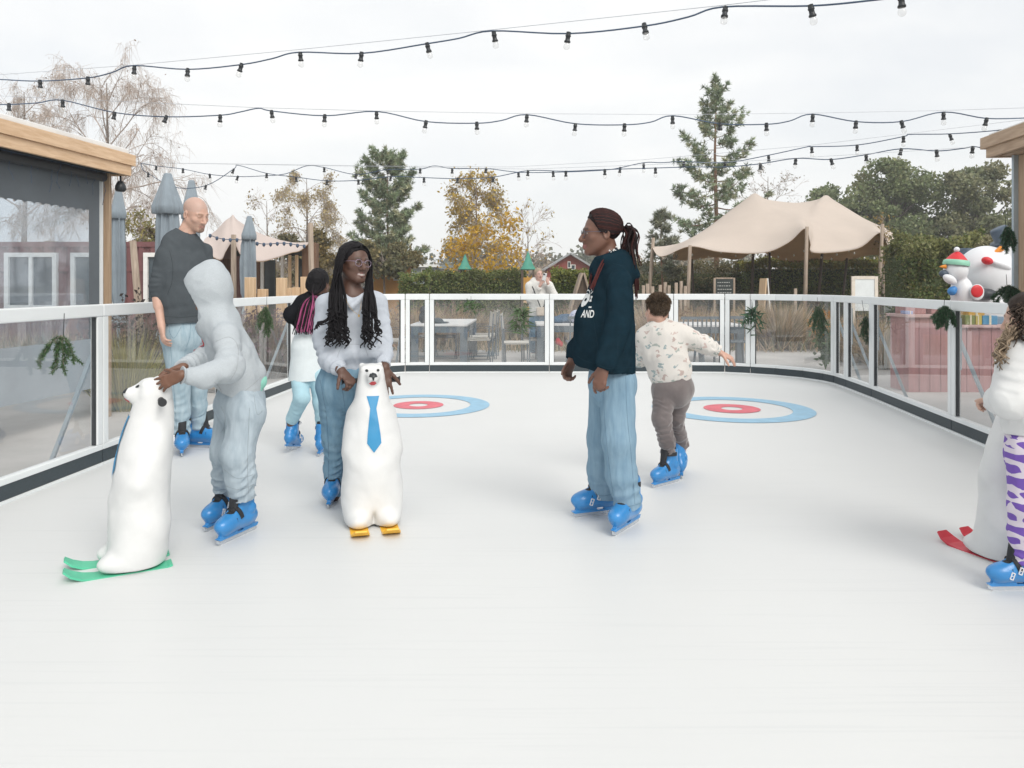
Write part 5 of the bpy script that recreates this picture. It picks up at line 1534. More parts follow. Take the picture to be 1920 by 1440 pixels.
# left boards: the plane runs along LN, rink side is +x
def on_left(d): return -2.69 - (9.39 - d) * .0612
y_ = 4.95; sprig('big forked fir sprig on the nearest left board', (on_left(y_) + .05, y_, Z_(628, y_)), .30, .20, 201, FIR, hang=.14, nb=4)
y_ = 8.42; sprig('small fir sprig with a pale berry behind the hooded child', (on_left(y_) + .04, y_, Z_(574, y_)), .36, .15, 202, FIR, hang=.12)
sprig('spiky palm like sprig over the top rail of the far boards', at(883, 566, 11.02), .22, .34, 203, [(.07, .14, .05), (.10, .18, .07)], 'palm', .08)
sprig('long leafy sprig on the far board before the photographer', at(976, 576, 11.02), .48, .24, 204, [(.09, .16, .06), (.12, .20, .09), (.07, .12, .05)], 'palm', .16, nb=9)
sprig('dark leafy sprig on the post left of the tan grass mound', at(1409, 578, 10.78), .40, .22, 205, [(.035, .09, .045), (.05, .12, .06)], 'palm', .12, nb=9)
sprig('tall green sprig on the curved board before the orange flowers', at(1533, 572, 10.05), .44, .17, 206, [(.05, .12, .06), (.07, .15, .07)], 'fir', .1, nb=8)
sprig('dark fir sprig at the right bend post', at(1621, 592, 8.75), .35, .11, 207, [(.03, .085, .04), (.045, .11, .05)], 'fir', .18, tilt=R(-8))
sprig('bushy fir sprig on the post in front of the pink stall', at(1770, 574, 6.62), .22, .17, 208, [(.04, .11, .05), (.06, .14, .065)], 'fir', .06, tilt=R(10), nb=9)
sprig('fir garland piece at the top of the right pavilion post', at(1886, 425, 7.0), .26, .12, 209, [(.03, .09, .045), (.05, .12, .06)], 'fir', .1, nb=8, cat='garland')
sprig('fir garland piece low at the right pavilion post', at(1888, 535, 6.95), .22, .26, 210, [(.03, .08, .04), (.05, .11, .055)], 'fir', .1, nb=9, cat='garland')
# ================================================================== people
nv = lambda v: np.array(v, float) / (np.linalg.norm(v) + 1e-12)
ap = lambda px, py, d: np.array(at(px, py, d))


def head_axes(yaw, pitch=0, roll=0):
    y, p, r = R(yaw), R(pitch), R(roll)
    f = np.array([math.sin(y), -math.cos(y), 0]); s = np.array([math.cos(y), math.sin(y), 0]); u = np.array([0, 0, 1.0])
    f, u = f * math.cos(p) - u * math.sin(p), u * math.cos(p) + f * math.sin(p)
    s, u = s * math.cos(r) + u * math.sin(r), u * math.cos(r) - s * math.sin(r)
    return np.array([s, f, u])


class Head:
    def __init__(h, c, yaw, pitch=0, roll=0, sc=1.0):
        h.c = np.array(c); h.M = head_axes(yaw, pitch, roll); h.sc = sc
    def w(h, a, b, c_): return h.c + h.sc * (h.M[0] * a + h.M[1] * b + h.M[2] * c_)
    def loc(h, V): return ((V - h.c) @ h.M.T) / h.sc
    def sculpt(h, S, nose=1.0, lips=1.0, smile=0.0, child=0.0, ears=True):
        e = lambda c, r, k=.012, op='add': S.ell(h.w(*c), np.array(r) * h.sc, h.M, k * h.sc, op)
        cp = lambda a, b, ra, rb, k=.012, op='add': S.cap(h.w(*a), h.w(*b), ra * h.sc, rb * h.sc, k * h.sc, op=op)
        e((0, -.014, .036), (.0735, .092, .082)); e((0, .030, -.012), (.064, .060, .075), .03)
        e((0, .032, -.055), (.052, .052, .062), .03)
        for s in (-1, 1):
            cp((s * .055, -.008, -.045), (s * .018, .068, -.098), .017, .016, .03)
            e((s * .043, .058, -.026), (.021, .018, .018), .02)
            cp((s * .016, .085, .019), (s * .043, .068, .018), .0095, .008, .014)
        e((0, .078, -.100), (.020, .014, .014), .02)
        for s in (-1, 1): e((s * .031, .098, -.001), (.0175, .017, .0105), .012, 'sub')
        for s in (-1, 1):
            e((s * .031, .0725, -.001), (.0125, .0125, .0115), .001)
            cp((s * .022, .0845, .0065), (s * .041, .078, .0055), .0042, .0038, .004)
            cp((s * .023, .0835, -.0085), (s * .040, .078, -.0075), .0034, .003, .004)
        cp((0, .086, .010), (0, .109, -.032), .0085, .0115 * nose, .012); e((0, .109, -.036), (.0125 * nose, .011, .010), .008)
        for s in (-1, 1): e((s * .0125 * nose, .098, -.039), (.0085 * nose, .0095, .0075), .006)
        e((0, .090, -.052), (.010, .010, .014), .010)
        sm = smile
        for s in (-1, 1):
            cp((0, .0945, -.0645), (s * (.022 + .006 * sm), .083 - .004 * sm, -.0665 + .008 * sm), .0052 * lips, .003, .005)
            cp((0, .0935, -.0755 - .004 * sm), (s * (.020 + .006 * sm), .082 - .004 * sm, -.0700 + .008 * sm), .0066 * lips, .003, .005)
        if ears:
            for s in (-1, 1):
                e((s * .0765, -.014, -.012), (.0075, .019, .031), .006); e((s * .083, -.010, -.010), (.006, .010, .019), .005, 'sub')
    def paint(h, V, C, brow=(.03, .02, .015), lip=(.3, .1, .09), iris=(.03, .018, .012), teeth=False, stubble=None, scalp=None, closed=False, sclera=(.62, .6, .57), eh=.0052, gaze=0.0):
        L = h.loc(V); a, b, c_ = L[:, 0], L[:, 1], L[:, 2]; A = np.abs(a)
        near = (A < .1) & (np.abs(b) < .13) & (c_ > -.125) & (c_ < .13)
        def mix(m, col, w=1.0): C[m] = C[m] * (1 - w) + np.array(col) * w
        if scalp is not None: mix(near & (c_ > .025 + .06 * np.clip(b, -.1, .1)) & (b < .075), scalp, .55)
        if stubble is not None:
            sw = np.clip((-.046 - c_) / .02, 0, 1) * np.clip((c_ + .125) / .02, 0, 1) * np.clip((b + .005) / .03, 0, 1) * (.75 + .5 * vnoise(V * 220)); sw = np.clip(sw, 0, 1) * near * .38; C[:] = C * (1 - sw[:, None]) + np.array(stubble) * sw[:, None]; mix(near & (c_ < -.082) & (b > .062) & (A < .022), stubble, .7); mix(near & (c_ < -.052) & (c_ > -.061) & (b > .075) & (A < .024), stubble, .4)
        mix(near & (b > .066) & (np.abs(c_ - .0195 - .004 * np.sin(A * 60)) < .0042) & (A > .013) & (A < .047), brow, .85)
        lm = near & (b > .080) & ((A / .026) ** 2 + ((c_ + .0698) / .0115) ** 2 < 1)
        mix(lm, lip, .8)
        if teeth: mix(near & (b > .078) & (A < .023) & (np.abs(c_ + .070 - .10 * A * A * 60 * .1) < .0034), (.66, .63, .59), .95)
        elif True: mix(near & (b > .08) & (A < .022) & (np.abs(c_ + .0695) < .0014), np.array(lip) * .3, .8)
        if not closed:
            ey = near & (b > .076) & ((A - .031) ** 2 / .0108 ** 2 + (c_ + .001) ** 2 / eh ** 2 < 1)
            mix(ey, sclera); mix(ey & ((a - np.sign(a) * .031 - gaze) ** 2 + (c_ + .001) ** 2 < .0051 ** 2), iris)
        ln = near & (b > .07) & (A > .019) & (A < .044) & (np.abs(c_ - (.0048 if not closed else -.003)) < .0016)
        mix(ln, np.array(brow), .8)


def hand(S, w, dirv, palm, sc=1.0, curl=(.4, .45, .5, .55), thumb=1, spread=.06, tcurl=.3, k=.004):
    dirv = nv(dirv); palm = nv(np.array(palm) - dirv * np.dot(palm, dirv)); side = np.cross(dirv, palm) * thumb; w = np.array(w)
    S.cap(w - dirv * .01 * sc, w + dirv * .030 * sc, .027 * sc, .034 * sc, .01, side, (.80, .52)); S.cap(w + dirv * .030 * sc, w + dirv * .076 * sc, .035 * sc, .040 * sc, .01, side, (.50, .36))
    offs = (.0285, .0098, -.0095, -.0275); lens = (.070, .079, .073, .057)
    for i in range(4):
        p = w + dirv * (.084 - .004 * abs(i - 1)) * sc + side * offs[i] * sc; d = nv(dirv + side * spread * (1.5 - i)); pal = palm; r = (.0092 - .0007 * (i == 3)) * sc
        S.ell(p, np.array([.0105] * 3) * sc, None, .006)
        for j, fr in enumerate((.45, .30, .25)):
            ang = curl[i] * (1.0, 1.25, .8)[j]
            d, pal = nv(d * math.cos(ang) + pal * math.sin(ang)), nv(pal * math.cos(ang) - d * math.sin(ang))
            q = p + d * lens[i] * fr * sc
            S.cap(p, q, r, r * .91, k if j else .006); p = q; r *= .91
    p = w + dirv * .022 * sc + side * .026 * sc; d = nv(dirv * .75 + side * .75 + palm * .3)
    for j, ln in enumerate((.040, .031, .026)):
        q = p + d * ln * sc; S.cap(p, q, (.0125, .0105, .0095)[j] * sc, (.0105, .0095, .0080)[j] * sc, .006); p = q
        d = nv(d * math.cos(tcurl) + (palm * .6 + dirv * .5) * math.sin(tcurl))


SKIN = pbr('skin', (.97, .97, .97), .48, .07, 40, bump=.06, bscale=500, use_vcol=True, sss=.06)


def body(name, label, group, origin, hd, neck, arms, torso, legs, skin, h=.0036, paint={}, face={}, tw=1.0):
    """one continuous figure; arms = [(shoulder, elbow, wrist, handargs)], torso = [(c, r, flat)], legs = [(hip, knee, ankle, toe)]"""
    pts = [hd.c + [0, 0, .16 * hd.sc], hd.c] + [p for a in arms for p in a[:3]] + [a[2] + nv(a[3]['dirv']) * .2 for a in arms if a[3]] + [p for l in legs for p in l] + [t[0] for t in torso]
    pts = np.array(pts); S = Sculpt(pts.min(0) - .14, pts.max(0) + .14, h)
    side = nv(arms[1][0] - arms[0][0])
    S.chain([t[0] for t in torso], [t[1] * .78 for t in torso], .03, side, [t[2] for t in torso])
    S.cap(hd.w(0, -.022, -.06), neck, .052 * hd.sc * tw, .060 * hd.sc * tw, .03)
    for sh, el, wr, ha in arms:
        S.cap(neck - [0, 0, .02], sh, .055 * tw, .052 * tw, .04); S.cap(sh, el, .042 * tw, .034 * tw, .03); S.cap(el, wr, .034 * tw, .0255 * tw, .015)
        S.cap(el, el + (wr - el) * .4, .033 * tw, .035 * tw, .02)
        if ha: hand(S, wr, **ha)
    for hp, kn, an, toe in legs:
        S.cap(hp, kn, .070 * tw, .044 * tw, .03); S.cap(kn, an, .044 * tw, .034 * tw, .02); S.cap(kn + (an - kn) * .1, kn + (an - kn) * .45, .043 * tw, .043 * tw, .03); S.cap(an, an - [0, 0, .03], .034 * tw, .030 * tw, .02)
    hd.sculpt(S, **face)
    V, F = S.mesh()
    C = np.tile(np.array([skin], np.float32), (len(V), 1)) * (1 + .05 * vnoise(V * 30)[:, None])
    hd.paint(V, C, **paint); C = relax(C.astype(np.float32), F, 2, .5)
    me = np_mesh(name, V - np.array(origin), F, SKIN, True); vcol(me, np.clip(C, 0, 1))
    return tag(link(name, me, None, origin), label, 'person', group)


def garment(name, parent, mat, build, lo, hi, h=.0045, wr=((.004, 9, (1, 1, 1)),), it=1):
    S = Sculpt(lo, hi, h); build(S); V, F = S.mesh(); V = relax(V, F, it)
    for i, (amp, fr, st) in enumerate(wr): V = wrinkle(V, F, amp, fr, st, seed=len(name) + i * 3)
    V = relax(V, F, 1, .4)
    me = np_mesh(name, V - np.array(parent.location), F, mat, True)
    o = link(name, me, parent)
    return o, V, F


def bounds(P, pad): P = np.array(P); return P.min(0) - pad, P.max(0) + pad


def legs_garment(name, parent, mat, pelvis, legs, rad, hemcut=True, fold=(.003, .004, .012), lam=.045, prad=.13, pflat=.8, top=.02, h=.0045, side=(1, 0, 0), wr=((.006, 7, (1, 1, .45)), (.0022, 15, (1, 1, .4)))):
    """legs = [[p0..pn]], rad = radii per point"""
    allp = [p for l in legs for p in l] + [pelvis]
    lo, hi = bounds(allp, .22)
    def bld(S):
        S.cap(pelvis + [0, 0, .10], pelvis - [0, 0, .02], prad * .92, prad, .03, side, pflat)
        for i, l in enumerate(legs):
            n = len(l); fo = [fold[0] if j == 0 else fold[1] if j < n - 2 else fold[2] for j in range(n)]
            S.cap(pelvis - [0, 0, .02], l[0], prad * .75, rad[0], .05)
            def leg(T, l=l, fo=fo, i=i):
                T.chain(l, rad, .03, fold=fo, lam=lam, seed=i + len(name)); T.cut(l[-1], nv(l[-1] - l[-2]), rad[-1] * 2.2)
            S.limb(.012, leg)
        S.cut(pelvis + [0, 0, .10], (0, 0, 1), .3)
    return garment(name, parent, mat, bld, lo, hi, h, wr)


def top_garment(name, parent, mat, torso, side, sleeves, srad, hem=None, neckcut=None, extra=None, fold=.004, lam=.05, h=.0045, cuff=.9, more=(), wr=((.0055, 6.5, (1, 1, .8)), (.0024, 17, (1, 1, .7)))):
    """torso=[(c,r,flat)], sleeves=[[pts]], srad=[[radii]]"""
    allp = [t[0] for t in torso] + [p for s in sleeves for p in s] + list(more)
    lo, hi = bounds(allp, .24)
    def bld(S):
        n = len(torso)
        S.chain([t[0] for t in torso], [t[1] for t in torso], .04, side, [t[2] for t in torso], fold=[0] + [fold * .5] * (n - 2) + [fold * .8], lam=.11, seed=3)
        for i, s in enumerate(sleeves):
            r = srad[i]; m = len(s)
            S.cap(torso[0][0], s[0], r[0] * 1.05, r[0], .05)
            def slv(T, s=s, r=r, m=m, i=i):
                T.chain(s, r, .03, fold=[0] + [fold] * (m - 2) + [fold * 1.5], lam=lam, seed=7 + i)
                d = nv(s[-1] - s[-2]); T.cut(s[-1], d, r[-1] * 2.4)
                if cuff: T.cap(s[-1] - d * .045, s[-1] - d * .002, r[-1] * cuff, r[-1] * cuff, .006); T.cut(s[-1], d, r[-1] * 2)
            S.limb(.02, slv)
        if extra: extra(S)
        if hem is not None: S.cut(hem[0], hem[1], hem[2] if len(hem) > 2 else .34)
        if neckcut is not None: S.ell(neckcut[0], neckcut[1], neckcut[2] if len(neckcut) > 2 else None, .008, 'sub')
    return garment(name, parent, mat, bld, lo, hi, h, wr)


# ------------------------------------------------------------------ skates
M['skate'] = pbr('skate_shell', (.03, .225, .54), .32, .10, 9, coat=.3)
M['liner'] = pbr('skate_liner', (.018, .02, .024), .75, .2, 30)
M['buckle'] = pbr('skate_buckle', (.74, .75, .77), .3, .03, metal=.2)
M['steel'] = pbr('blade_steel', (.62, .65, .68), .25, .05, metal=.7)


def skate_meshes():
    S = Sculpt((-.16, -.09, .0), (.24, .09, .32), .003)
    S.cap((-.065, 0, .098), (.125, 0, .090), .044, .046, .02, (0, 1, 0), (1.0, .85)); S.ell((.135, 0, .095), (.062, .047, .043), None, .02)
    S.cap((.10, 0, .105), (.01, 0, .165), .040, .044, .03); S.cap((-.03, 0, .11), (-.012, 0, .245), .050, .056, .02, (0, 1, 0), (.95, 1.15))
    S.cap((-.075, 0, .10), (-.065, 0, .16), .028, .024, .02); S.ell((-.03, .05, .15), (.028, .012, .028), None, .008); S.ell((-.03, -.05, .15), (.028, .012, .028), None, .008)
    S.cut((0, 0, .262), (.22, 0, 1), .14); S.cap((.085, 0, .15), (.058, 0, .30), .022, .036, .01, op='sub'); S.ell((-.010, 0, .27), (.042, .040, .06), None, .008, 'sub')
    S.cap((-.075, 0, .062), (.15, 0, .058), .02, .02, .02, (0, 1, 0), .8)
    V, F = S.mesh(); V = relax(V, F, 1)
    shell = np_mesh('skate', V, F, M['skate'], True)
    S = Sculpt((-.12, -.09, .05), (.2, .09, .34), .003)
    S.cap((-.02, 0, .14), (-.008, 0, .272), .044, .047, .01, (0, 1, 0), 1.1); S.cap((.075, 0, .135), (.045, 0, .285), .026, .032, .02, (0, 1, 0), .55); S.cut((0, 0, .288), (.1, 0, 1), .14); S.ell((-.008, 0, .30), (.036, .034, .035), None, .006, 'sub')
    V, F = S.mesh(); liner = np_mesh('liner', V, F, M['liner'], True)
    def strap(cx, z0, w, h_, tiltx, wid):
        b = MB(); pts = []
        for k in range(13):
            a = -R(100) + R(200) * k / 12; b_ = math.cos(a)
            pts.append(Vector((cx + tiltx * b_, math.sin(a) * w, z0 + h_ * b_)))
        nx = Vector((1, 0, -.3)).normalized() if h_ > abs(tiltx) else Vector((0, 0, 1))
        A_ = [[b.bm.verts.new(p + nx * s * wid / 2) for s in (-1, 1)] for p in pts]
        for i in range(12): b.bm.faces.new((A_[i][0], A_[i][1], A_[i + 1][1], A_[i + 1][0]))
        bmesh.ops.recalc_face_normals(b.bm, faces=b.bm.faces[:]); bmesh.ops.solidify(b.bm, geom=b.bm.faces[:], thickness=.006)
        me = bpy.data.meshes.new('strap'); b.bm.to_mesh(me); me.materials.append(M['liner']); return me
    straps = [strap(.098, .100, .050, .052, 0, .022), strap(.052, .125, .050, .056, .02, .024), strap(-.008, .235, .062, .0, .072, .026)]
    def buckle(c, rot):
        b = MB(); m = Euler(rot).to_matrix()
        for o_, sz in (((0, 0, .017), (.012, .006, .006)), ((0, 0, -.017), (.012, .006, .006)), ((.008, 0, 0), (.005, .006, .038)), ((-.008, 0, 0), (.005, .006, .038)), ((0, .001, 0), (.010, .004, .004))):
            b.box(Vector(c) + m @ Vector(o_), sz, m, .001)
        me = bpy.data.meshes.new('buckle'); b.bm.to_mesh(me); me.materials.append(M['buckle']); return me
    buckles = [buckle((.095, -.052, .092), (0, R(-20), 0)), buckle((.05, -.054, .118), (0, R(-20), 0)), buckle((.005, -.064, .232), (0, R(70), 0))]
    b = MB()
    prof = [(-.128, .040), (-.118, .024), (.178, .024), (.196, .036), (.172, .040), (.165, .064), (.060, .070), (.040, .034), (-.005, .034), (.015, .072), (-.088, .074), (-.094, .042)]
    b.poly([(x, -.011, z) for x, z in prof], .022, (0, 1, 0)); bmesh.ops.recalc_face_normals(b.bm, faces=b.bm.faces[:])
    bmesh.ops.triangulate(b.bm, faces=[f for f in b.bm.faces if len(f.verts) > 4])
    hol = bpy.data.meshes.new('blade_holder'); b.bm.to_mesh(hol); hol.materials.append(M['skate'])
    b = MB(); b.poly([(-.124, -.003, .030), (-.120, -.003, .004), (-.10, -.003, 0), (.165, -.003, 0), (.190, -.003, .012), (.194, -.003, .032)], .006, (0, 1, 0)); bmesh.ops.recalc_face_normals(b.bm, faces=b.bm.faces[:])
    bl = bpy.data.meshes.new('blade'); b.bm.to_mesh(bl); bl.materials.append(M['steel'])
    return shell, liner, straps, buckles, hol, bl


SKM = skate_meshes()


def under(p): return np.array([p[0], p[1], 0.0])


def skate(parent, pos, yaw, sc=1.0, tilt=0.0, pitch=0.0, mirror=1):
    """pos: ground point under the ankle (world); yaw: toe direction"""
    o = link('skate', SKM[0], parent)
    m = Matrix.Translation(Vector(pos) - parent.location) @ Matrix.Rotation(R(yaw - 90), 4, 'Z') @ Matrix.Rotation(R(pitch), 4, 'Y') @ Matrix.Rotation(R(tilt), 4, 'X') @ Matrix.Diagonal((sc, sc * mirror, sc, 1))
    o.matrix_local = m
    link('liner', SKM[1], o)
    for s in SKM[2]: link('strap', s, o)
    for s in SKM[3]: link('buckle', s, o)
    link('blade_holder', SKM[4], o); link('blade', SKM[5], o)
    return o


# ------------------------------------------------------------------ cloth
def cloth(name, col, rough=.92, var=.12, scale=14, col2=None, bump=.25, bscale=420, sheen=.0, stretch=None, detail=6, crease=.8, crease_st=(1, 1, 1)):
    m = pbr(name, col, rough, var, scale, bump=bump, bscale=bscale, sheen=sheen, col2=col2, stretch=stretch, detail=detail)
    nt = m.node_tree; bs = nt.nodes['Principled BSDF']; bs.inputs['Specular IOR Level'].default_value = 0
    # creases of worn fabric
    tc = _n(nt, 'ShaderNodeTexCoord'); mp = _n(nt, 'ShaderNodeMapping'); mp.inputs['Scale'].default_value = crease_st
    nt.links.new(tc.outputs['Object'], mp.inputs['Vector'])
    nz = _n(nt, 'ShaderNodeTexNoise', noise_type='RIDGED_MULTIFRACTAL'); nz.inputs['Scale'].default_value = 5.5; nz.inputs['Detail'].default_value = 2.2; nz.inputs['Distortion'].default_value = .9
    nt.links.new(mp.outputs['Vector'], nz.inputs['Vector'])
    b2 = _n(nt, 'ShaderNodeBump'); b2.inputs['Strength'].default_value = crease; b2.inputs['Distance'].default_value = .012
    nt.links.new(nz.outputs['Fac'], b2.inputs['Height'])
    old = [l for l in nt.links if l.to_socket == bs.inputs['Normal']]
    if old: nt.links.new(old[0].from_socket, b2.inputs['Normal'])
    nt.links.new(b2.outputs['Normal'], bs.inputs['Normal'])
    return m


def HAIRM():
    m = pbr('hair', (1, 1, 1), .62, .3, 60, use_vcol=True, bump=.3, bscale=300)
    m.node_tree.nodes['Principled BSDF'].inputs['Specular IOR Level'].default_value = .14
    return m


def braids(name, parent, paths, r=.0045, col0=(.012, .011, .013), col1=None, cols=None, mix=.6):
    P, Rr, Cc = [], [], []
    for i, p in enumerate(paths):
        p = np.asarray(p, float); n = len(p); m = 3 * n
        t = np.linspace(0, 1, m); q = np.stack([np.interp(t, np.linspace(0, 1, n), p[:, k]) for k in range(3)], 1)
        ker = np.array([.25, .5, .25])
        for k in range(3):
            for _ in range(3): q[1:-1, k] = np.convolve(q[:, k], ker, 'valid')
        P.append(q); rr = r * (1 + .22 * np.sin(np.arange(m) * 2.1 + i)) * np.where(t > .93, .7, 1.0); Rr.append(rr)
        c0 = np.array(col0 if cols is None else cols[i])
        c1 = np.array(col1) if (col1 is not None and (i * 7919 % 10) < mix * 10) else c0
        Cc.append(c0 + (c1 - c0) * np.clip((t - .45) * 6, 0, 1)[:, None])
    if 'hair' not in M: M['hair'] = HAIRM()
    hm = M['hair']
    return link(name, tubes_mesh(name, [p - np.array(parent.location) for p in P], Rr, hm, n=6, cols=Cc), parent)


def cap_hair(name, parent, hd, col, front=.045, size=(.080, .098, .089), c=(0, -.016, .036), low=-.03, h=.004, amp=.003, ears=False):
    lo, hi = hd.c - .2 * hd.sc, hd.c + .2 * hd.sc
    def b(S):
        S.ell(hd.w(*c), np.array(size) * hd.sc, hd.M, 0)
        S.cut(hd.w(0, front - .028, .0), hd.M[1] - hd.M[2] * .55, .3); S.cut(hd.w(0, 0, low), -hd.M[2] + hd.M[1] * .5, .3)
        if ears:
            for s in (-1, 1): S.ell(hd.w(s * .080, -.004, -.026), np.array([.035, .027, .046]) * hd.sc, hd.M, .006, 'sub')
    if 'hair' not in M: M['hair'] = HAIRM()
    hm = M['hair']
    S = Sculpt(lo, hi, h); b(S); V, F = S.mesh(); V = wrinkle(V, F, amp, 40)
    me = np_mesh(name, V - np.array(parent.location), F, hm, True); vcol(me, np.tile([col], (len(V), 1)))
    return link(name, me, parent)


def glasses(parent, hd, col, ry=.0215, rz=.0195, wire=.0016):
    root = None; b = MB()
    o = np.array(parent.location)
    for s in (-1, 1):
        b.tube([hd.w(s * .031 + ry * math.cos(a), .099 - .12 * abs(.0 + ry * math.cos(a) * s) * (1 if s * math.cos(a) > 0 else .2), -.004 + rz * math.sin(a)) - o for a in np.linspace(0, 2 * math.pi, 25)], wire, 6, cap=False)
        b.tube([hd.w(s * (.031 + ry), .096, .004) - o, hd.w(s * .073, .07, .004) - o, hd.w(s * .0805, -.01, .0) - o], wire * .9, 6)
    b.tube([hd.w(-.010, .099, .0) - o, hd.w(0, .104, .004) - o, hd.w(.010, .099, .0) - o], wire, 6)
    g = b.build('glasses', pbr('glasses_frame', col, .3, .05, metal=.5), parent)
    for s in (-1, 1):
        l = MB(); l.poly([hd.w(s * .031 + ry * .97 * math.cos(a), .0985, -.004 + rz * .97 * math.sin(a)) - o for a in np.linspace(0, 2 * math.pi, 24, endpoint=False)])
        if 'lens' not in M: M['lens'] = glass_mat('spectacle_lens', (.97, .97, .97), 1.22, 0, .0)
        l.build('lens', M['lens'], g)
    return g


def project_on(V, F, polys, n, lift=.002, far=.5):
    """drop flat shapes (arrays of world points) along -n onto a surface; returns projected points or None"""
    bv = BVHTree.FromPolygons([tuple(v) for v in V], [tuple(f) for f in F])
    out = []
    for P in polys:
        Q = []
        for p in P:
            hit = bv.ray_cast(Vector(p) + Vector(n) * far, -Vector(n))
            if hit[0] is None: Q = None; break
            Q.append(np.array(hit[0]) + np.array(n) * lift)
        if Q is not None: out.append(Q)
    return out


def seen(V, F, px, py):
    """point of a surface met by the line of sight through a photo pixel"""
    bv = BVHTree.FromPolygons([tuple(v) for v in V], [tuple(f) for f in F])
    o = Vector((0, 0, EYE)); return np.array(bv.ray_cast(o, (at(px, py, 10) - o).normalized())[0])


def print_mesh(name, parent, mat, V, F, polys, n, lift=.002):
    Q = project_on(V, F, polys, n, lift); vs, fs = [], []
    for q in Q:
        i = len(vs); vs += [tuple(x - np.array(parent.location)) for x in q]; fs.append(tuple(range(i, i + len(q))))
    me = bpy.data.meshes.new(name); me.from_pydata(vs, [], fs); me.materials.append(mat)
    return link(name, me, parent)


def seam(name, parent, V, F, px, mat, r=.0011):
    """stitched seam: a thin cord laid on the cloth"""
    bv = BVHTree.FromPolygons([tuple(v) for v in V], [tuple(f) for f in F]); o = Vector((0, 0, EYE)); pts = []
    px = np.array(px, float); n = len(px); q = []
    for i in range(n - 1):
        a, b_, c, e = px[max(i - 1, 0)], px[i], px[i + 1], px[min(i + 2, n - 1)]
        for u in np.arange(0, 1, .1): q.append(.5 * (2 * b_ + (c - a) * u + (2 * a - 5 * b_ + 4 * c - e) * u * u + (3 * b_ - a - 3 * c + e) * u ** 3))
    for x, y in q + [px[-1]]:
        dr = (at(x, y, 10) - o).normalized(); h_ = bv.ray_cast(o, dr)[0]
        if h_ is not None: pts.append(h_ - dr * .0004 - parent.location)
    if len(pts) > 2: return MB().tube(pts, r, 5).build(name, mat, parent)


def text_polys(txt, size, origin, ex, ey, bend=None):
    cu = bpy.data.curves.new('t', 'FONT'); cu.body = txt; cu.size = size; cu.align_x = 'CENTER'; cu.offset = size * .02
    ob = bpy.data.objects.new('t', cu); COL.objects.link(ob)
    dg = bpy.context.evaluated_depsgraph_get(); me = bpy.data.meshes.new_from_object(ob.evaluated_get(dg))
    bm = bmesh.new(); bm.from_mesh(me); bmesh.ops.triangulate(bm, faces=bm.faces[:])
    bmesh.ops.subdivide_edges(bm, edges=[e for e in bm.edges if e.calc_length() > size * .25], cuts=2); bmesh.ops.triangulate(bm, faces=bm.faces[:])
    out = []
    for f in bm.faces:
        out.append([np.array(origin) + np.array(ex) * v.co.x + np.array(ey) * v.co.y for v in f.verts])
    bm.free(); bpy.data.objects.remove(ob); bpy.data.meshes.remove(me); bpy.data.curves.remove(cu)
    return out
SKATERS = 'skaters on the rink'
def mk(d0): return lambda px, py, dy=0.0: ap(px, py, d0 + dy)
def foot(px, py): return np.array(ground(px, py))


# ================================================================== polar bear skating aids
BEARW = pbr('bear_plastic', (.69, .70, .70), .5, .05, 7, bump=.12, bscale=30)
TIE = pbr('tie_blue', (.035, .26, .50), .45, .06); BRED = pbr('bear_mouth_red', (.55, .05, .06), .5)


def bear_meshes():
    S = Sculpt((-.24, -.30, -.01), (.36, .30, .95), .005)
    prof = [(.03, .0, .110, .142), (.12, .0, .115, .143), (.24, .0, .118, .143), (.36, -.006, .112, .143), (.45, -.016, .106, .137), (.53, -.026, .100, .120), (.60, -.037, .094, .098), (.67, -.049, .085, .079), (.74, -.060, .074, .070), (.79, -.064, .070, .066)]
    for (z0, x0, f0, s0), (z1, x1, f1, s1) in zip(prof, prof[1:]):
        S.cap((x0, 0, z0), (x1, 0, z1), s0, s1, .05, (0, 1, 0), (f0 / s0, f1 / s1))
    S.box((-.066, 0, .815), (.067, .066, .048), None, .028, .02)
    S.cap((-.05, 0, .815), (.040, 0, .799), .050, .031, .018); S.cap((-.05, 0, .778), (.026, 0, .782), .046, .028, .015)
    for s in (-1, 1):
        S.ell((-.080, s * .052, .856), (.014, .016, .014), None, .014)                      # ears
        S.cap((-.06, s * .085, .58), (.010, s * .104, .40), .042, .038, .06); S.cap((.010, s * .104, .40), (.045, s * .072, .34), .038, .034, .05)   # forelegs
        S.cap((-.02, s * .070, .18), (.065, s * .078, .06), .080, .060, .07); S.ell((.098, s * .080, .046), (.080, .058, .044), None, .03)                  # haunches, feet
    S.cap((.045, 0, .30), (.045, 0, .06), .064, .056, .05); S.ell((.165, 0, .03), (.07, .014, .07), None, .02, 'sub')
    S.cut((0, 0, .012), (0, 0, -1), .6)
    V, F = S.mesh(); V = relax(V, F, 2); V = wrinkle(V, F, .0028, 16, ridged=False); V = relax(V, F, 1)
    return V, F


BV, BF = bear_meshes(); BEAR = np_mesh('bear_body', BV, BF, BEARW, True)
BBVH = BVHTree.FromPolygons([tuple(v) for v in BV], [tuple(f) for f in BF])


def on_bear(y, z, lift=.0035):
    h = BBVH.ray_cast(Vector((1, y, z)), Vector((-1, 0, 0)))[0]
    return (h.x + lift, y, z)


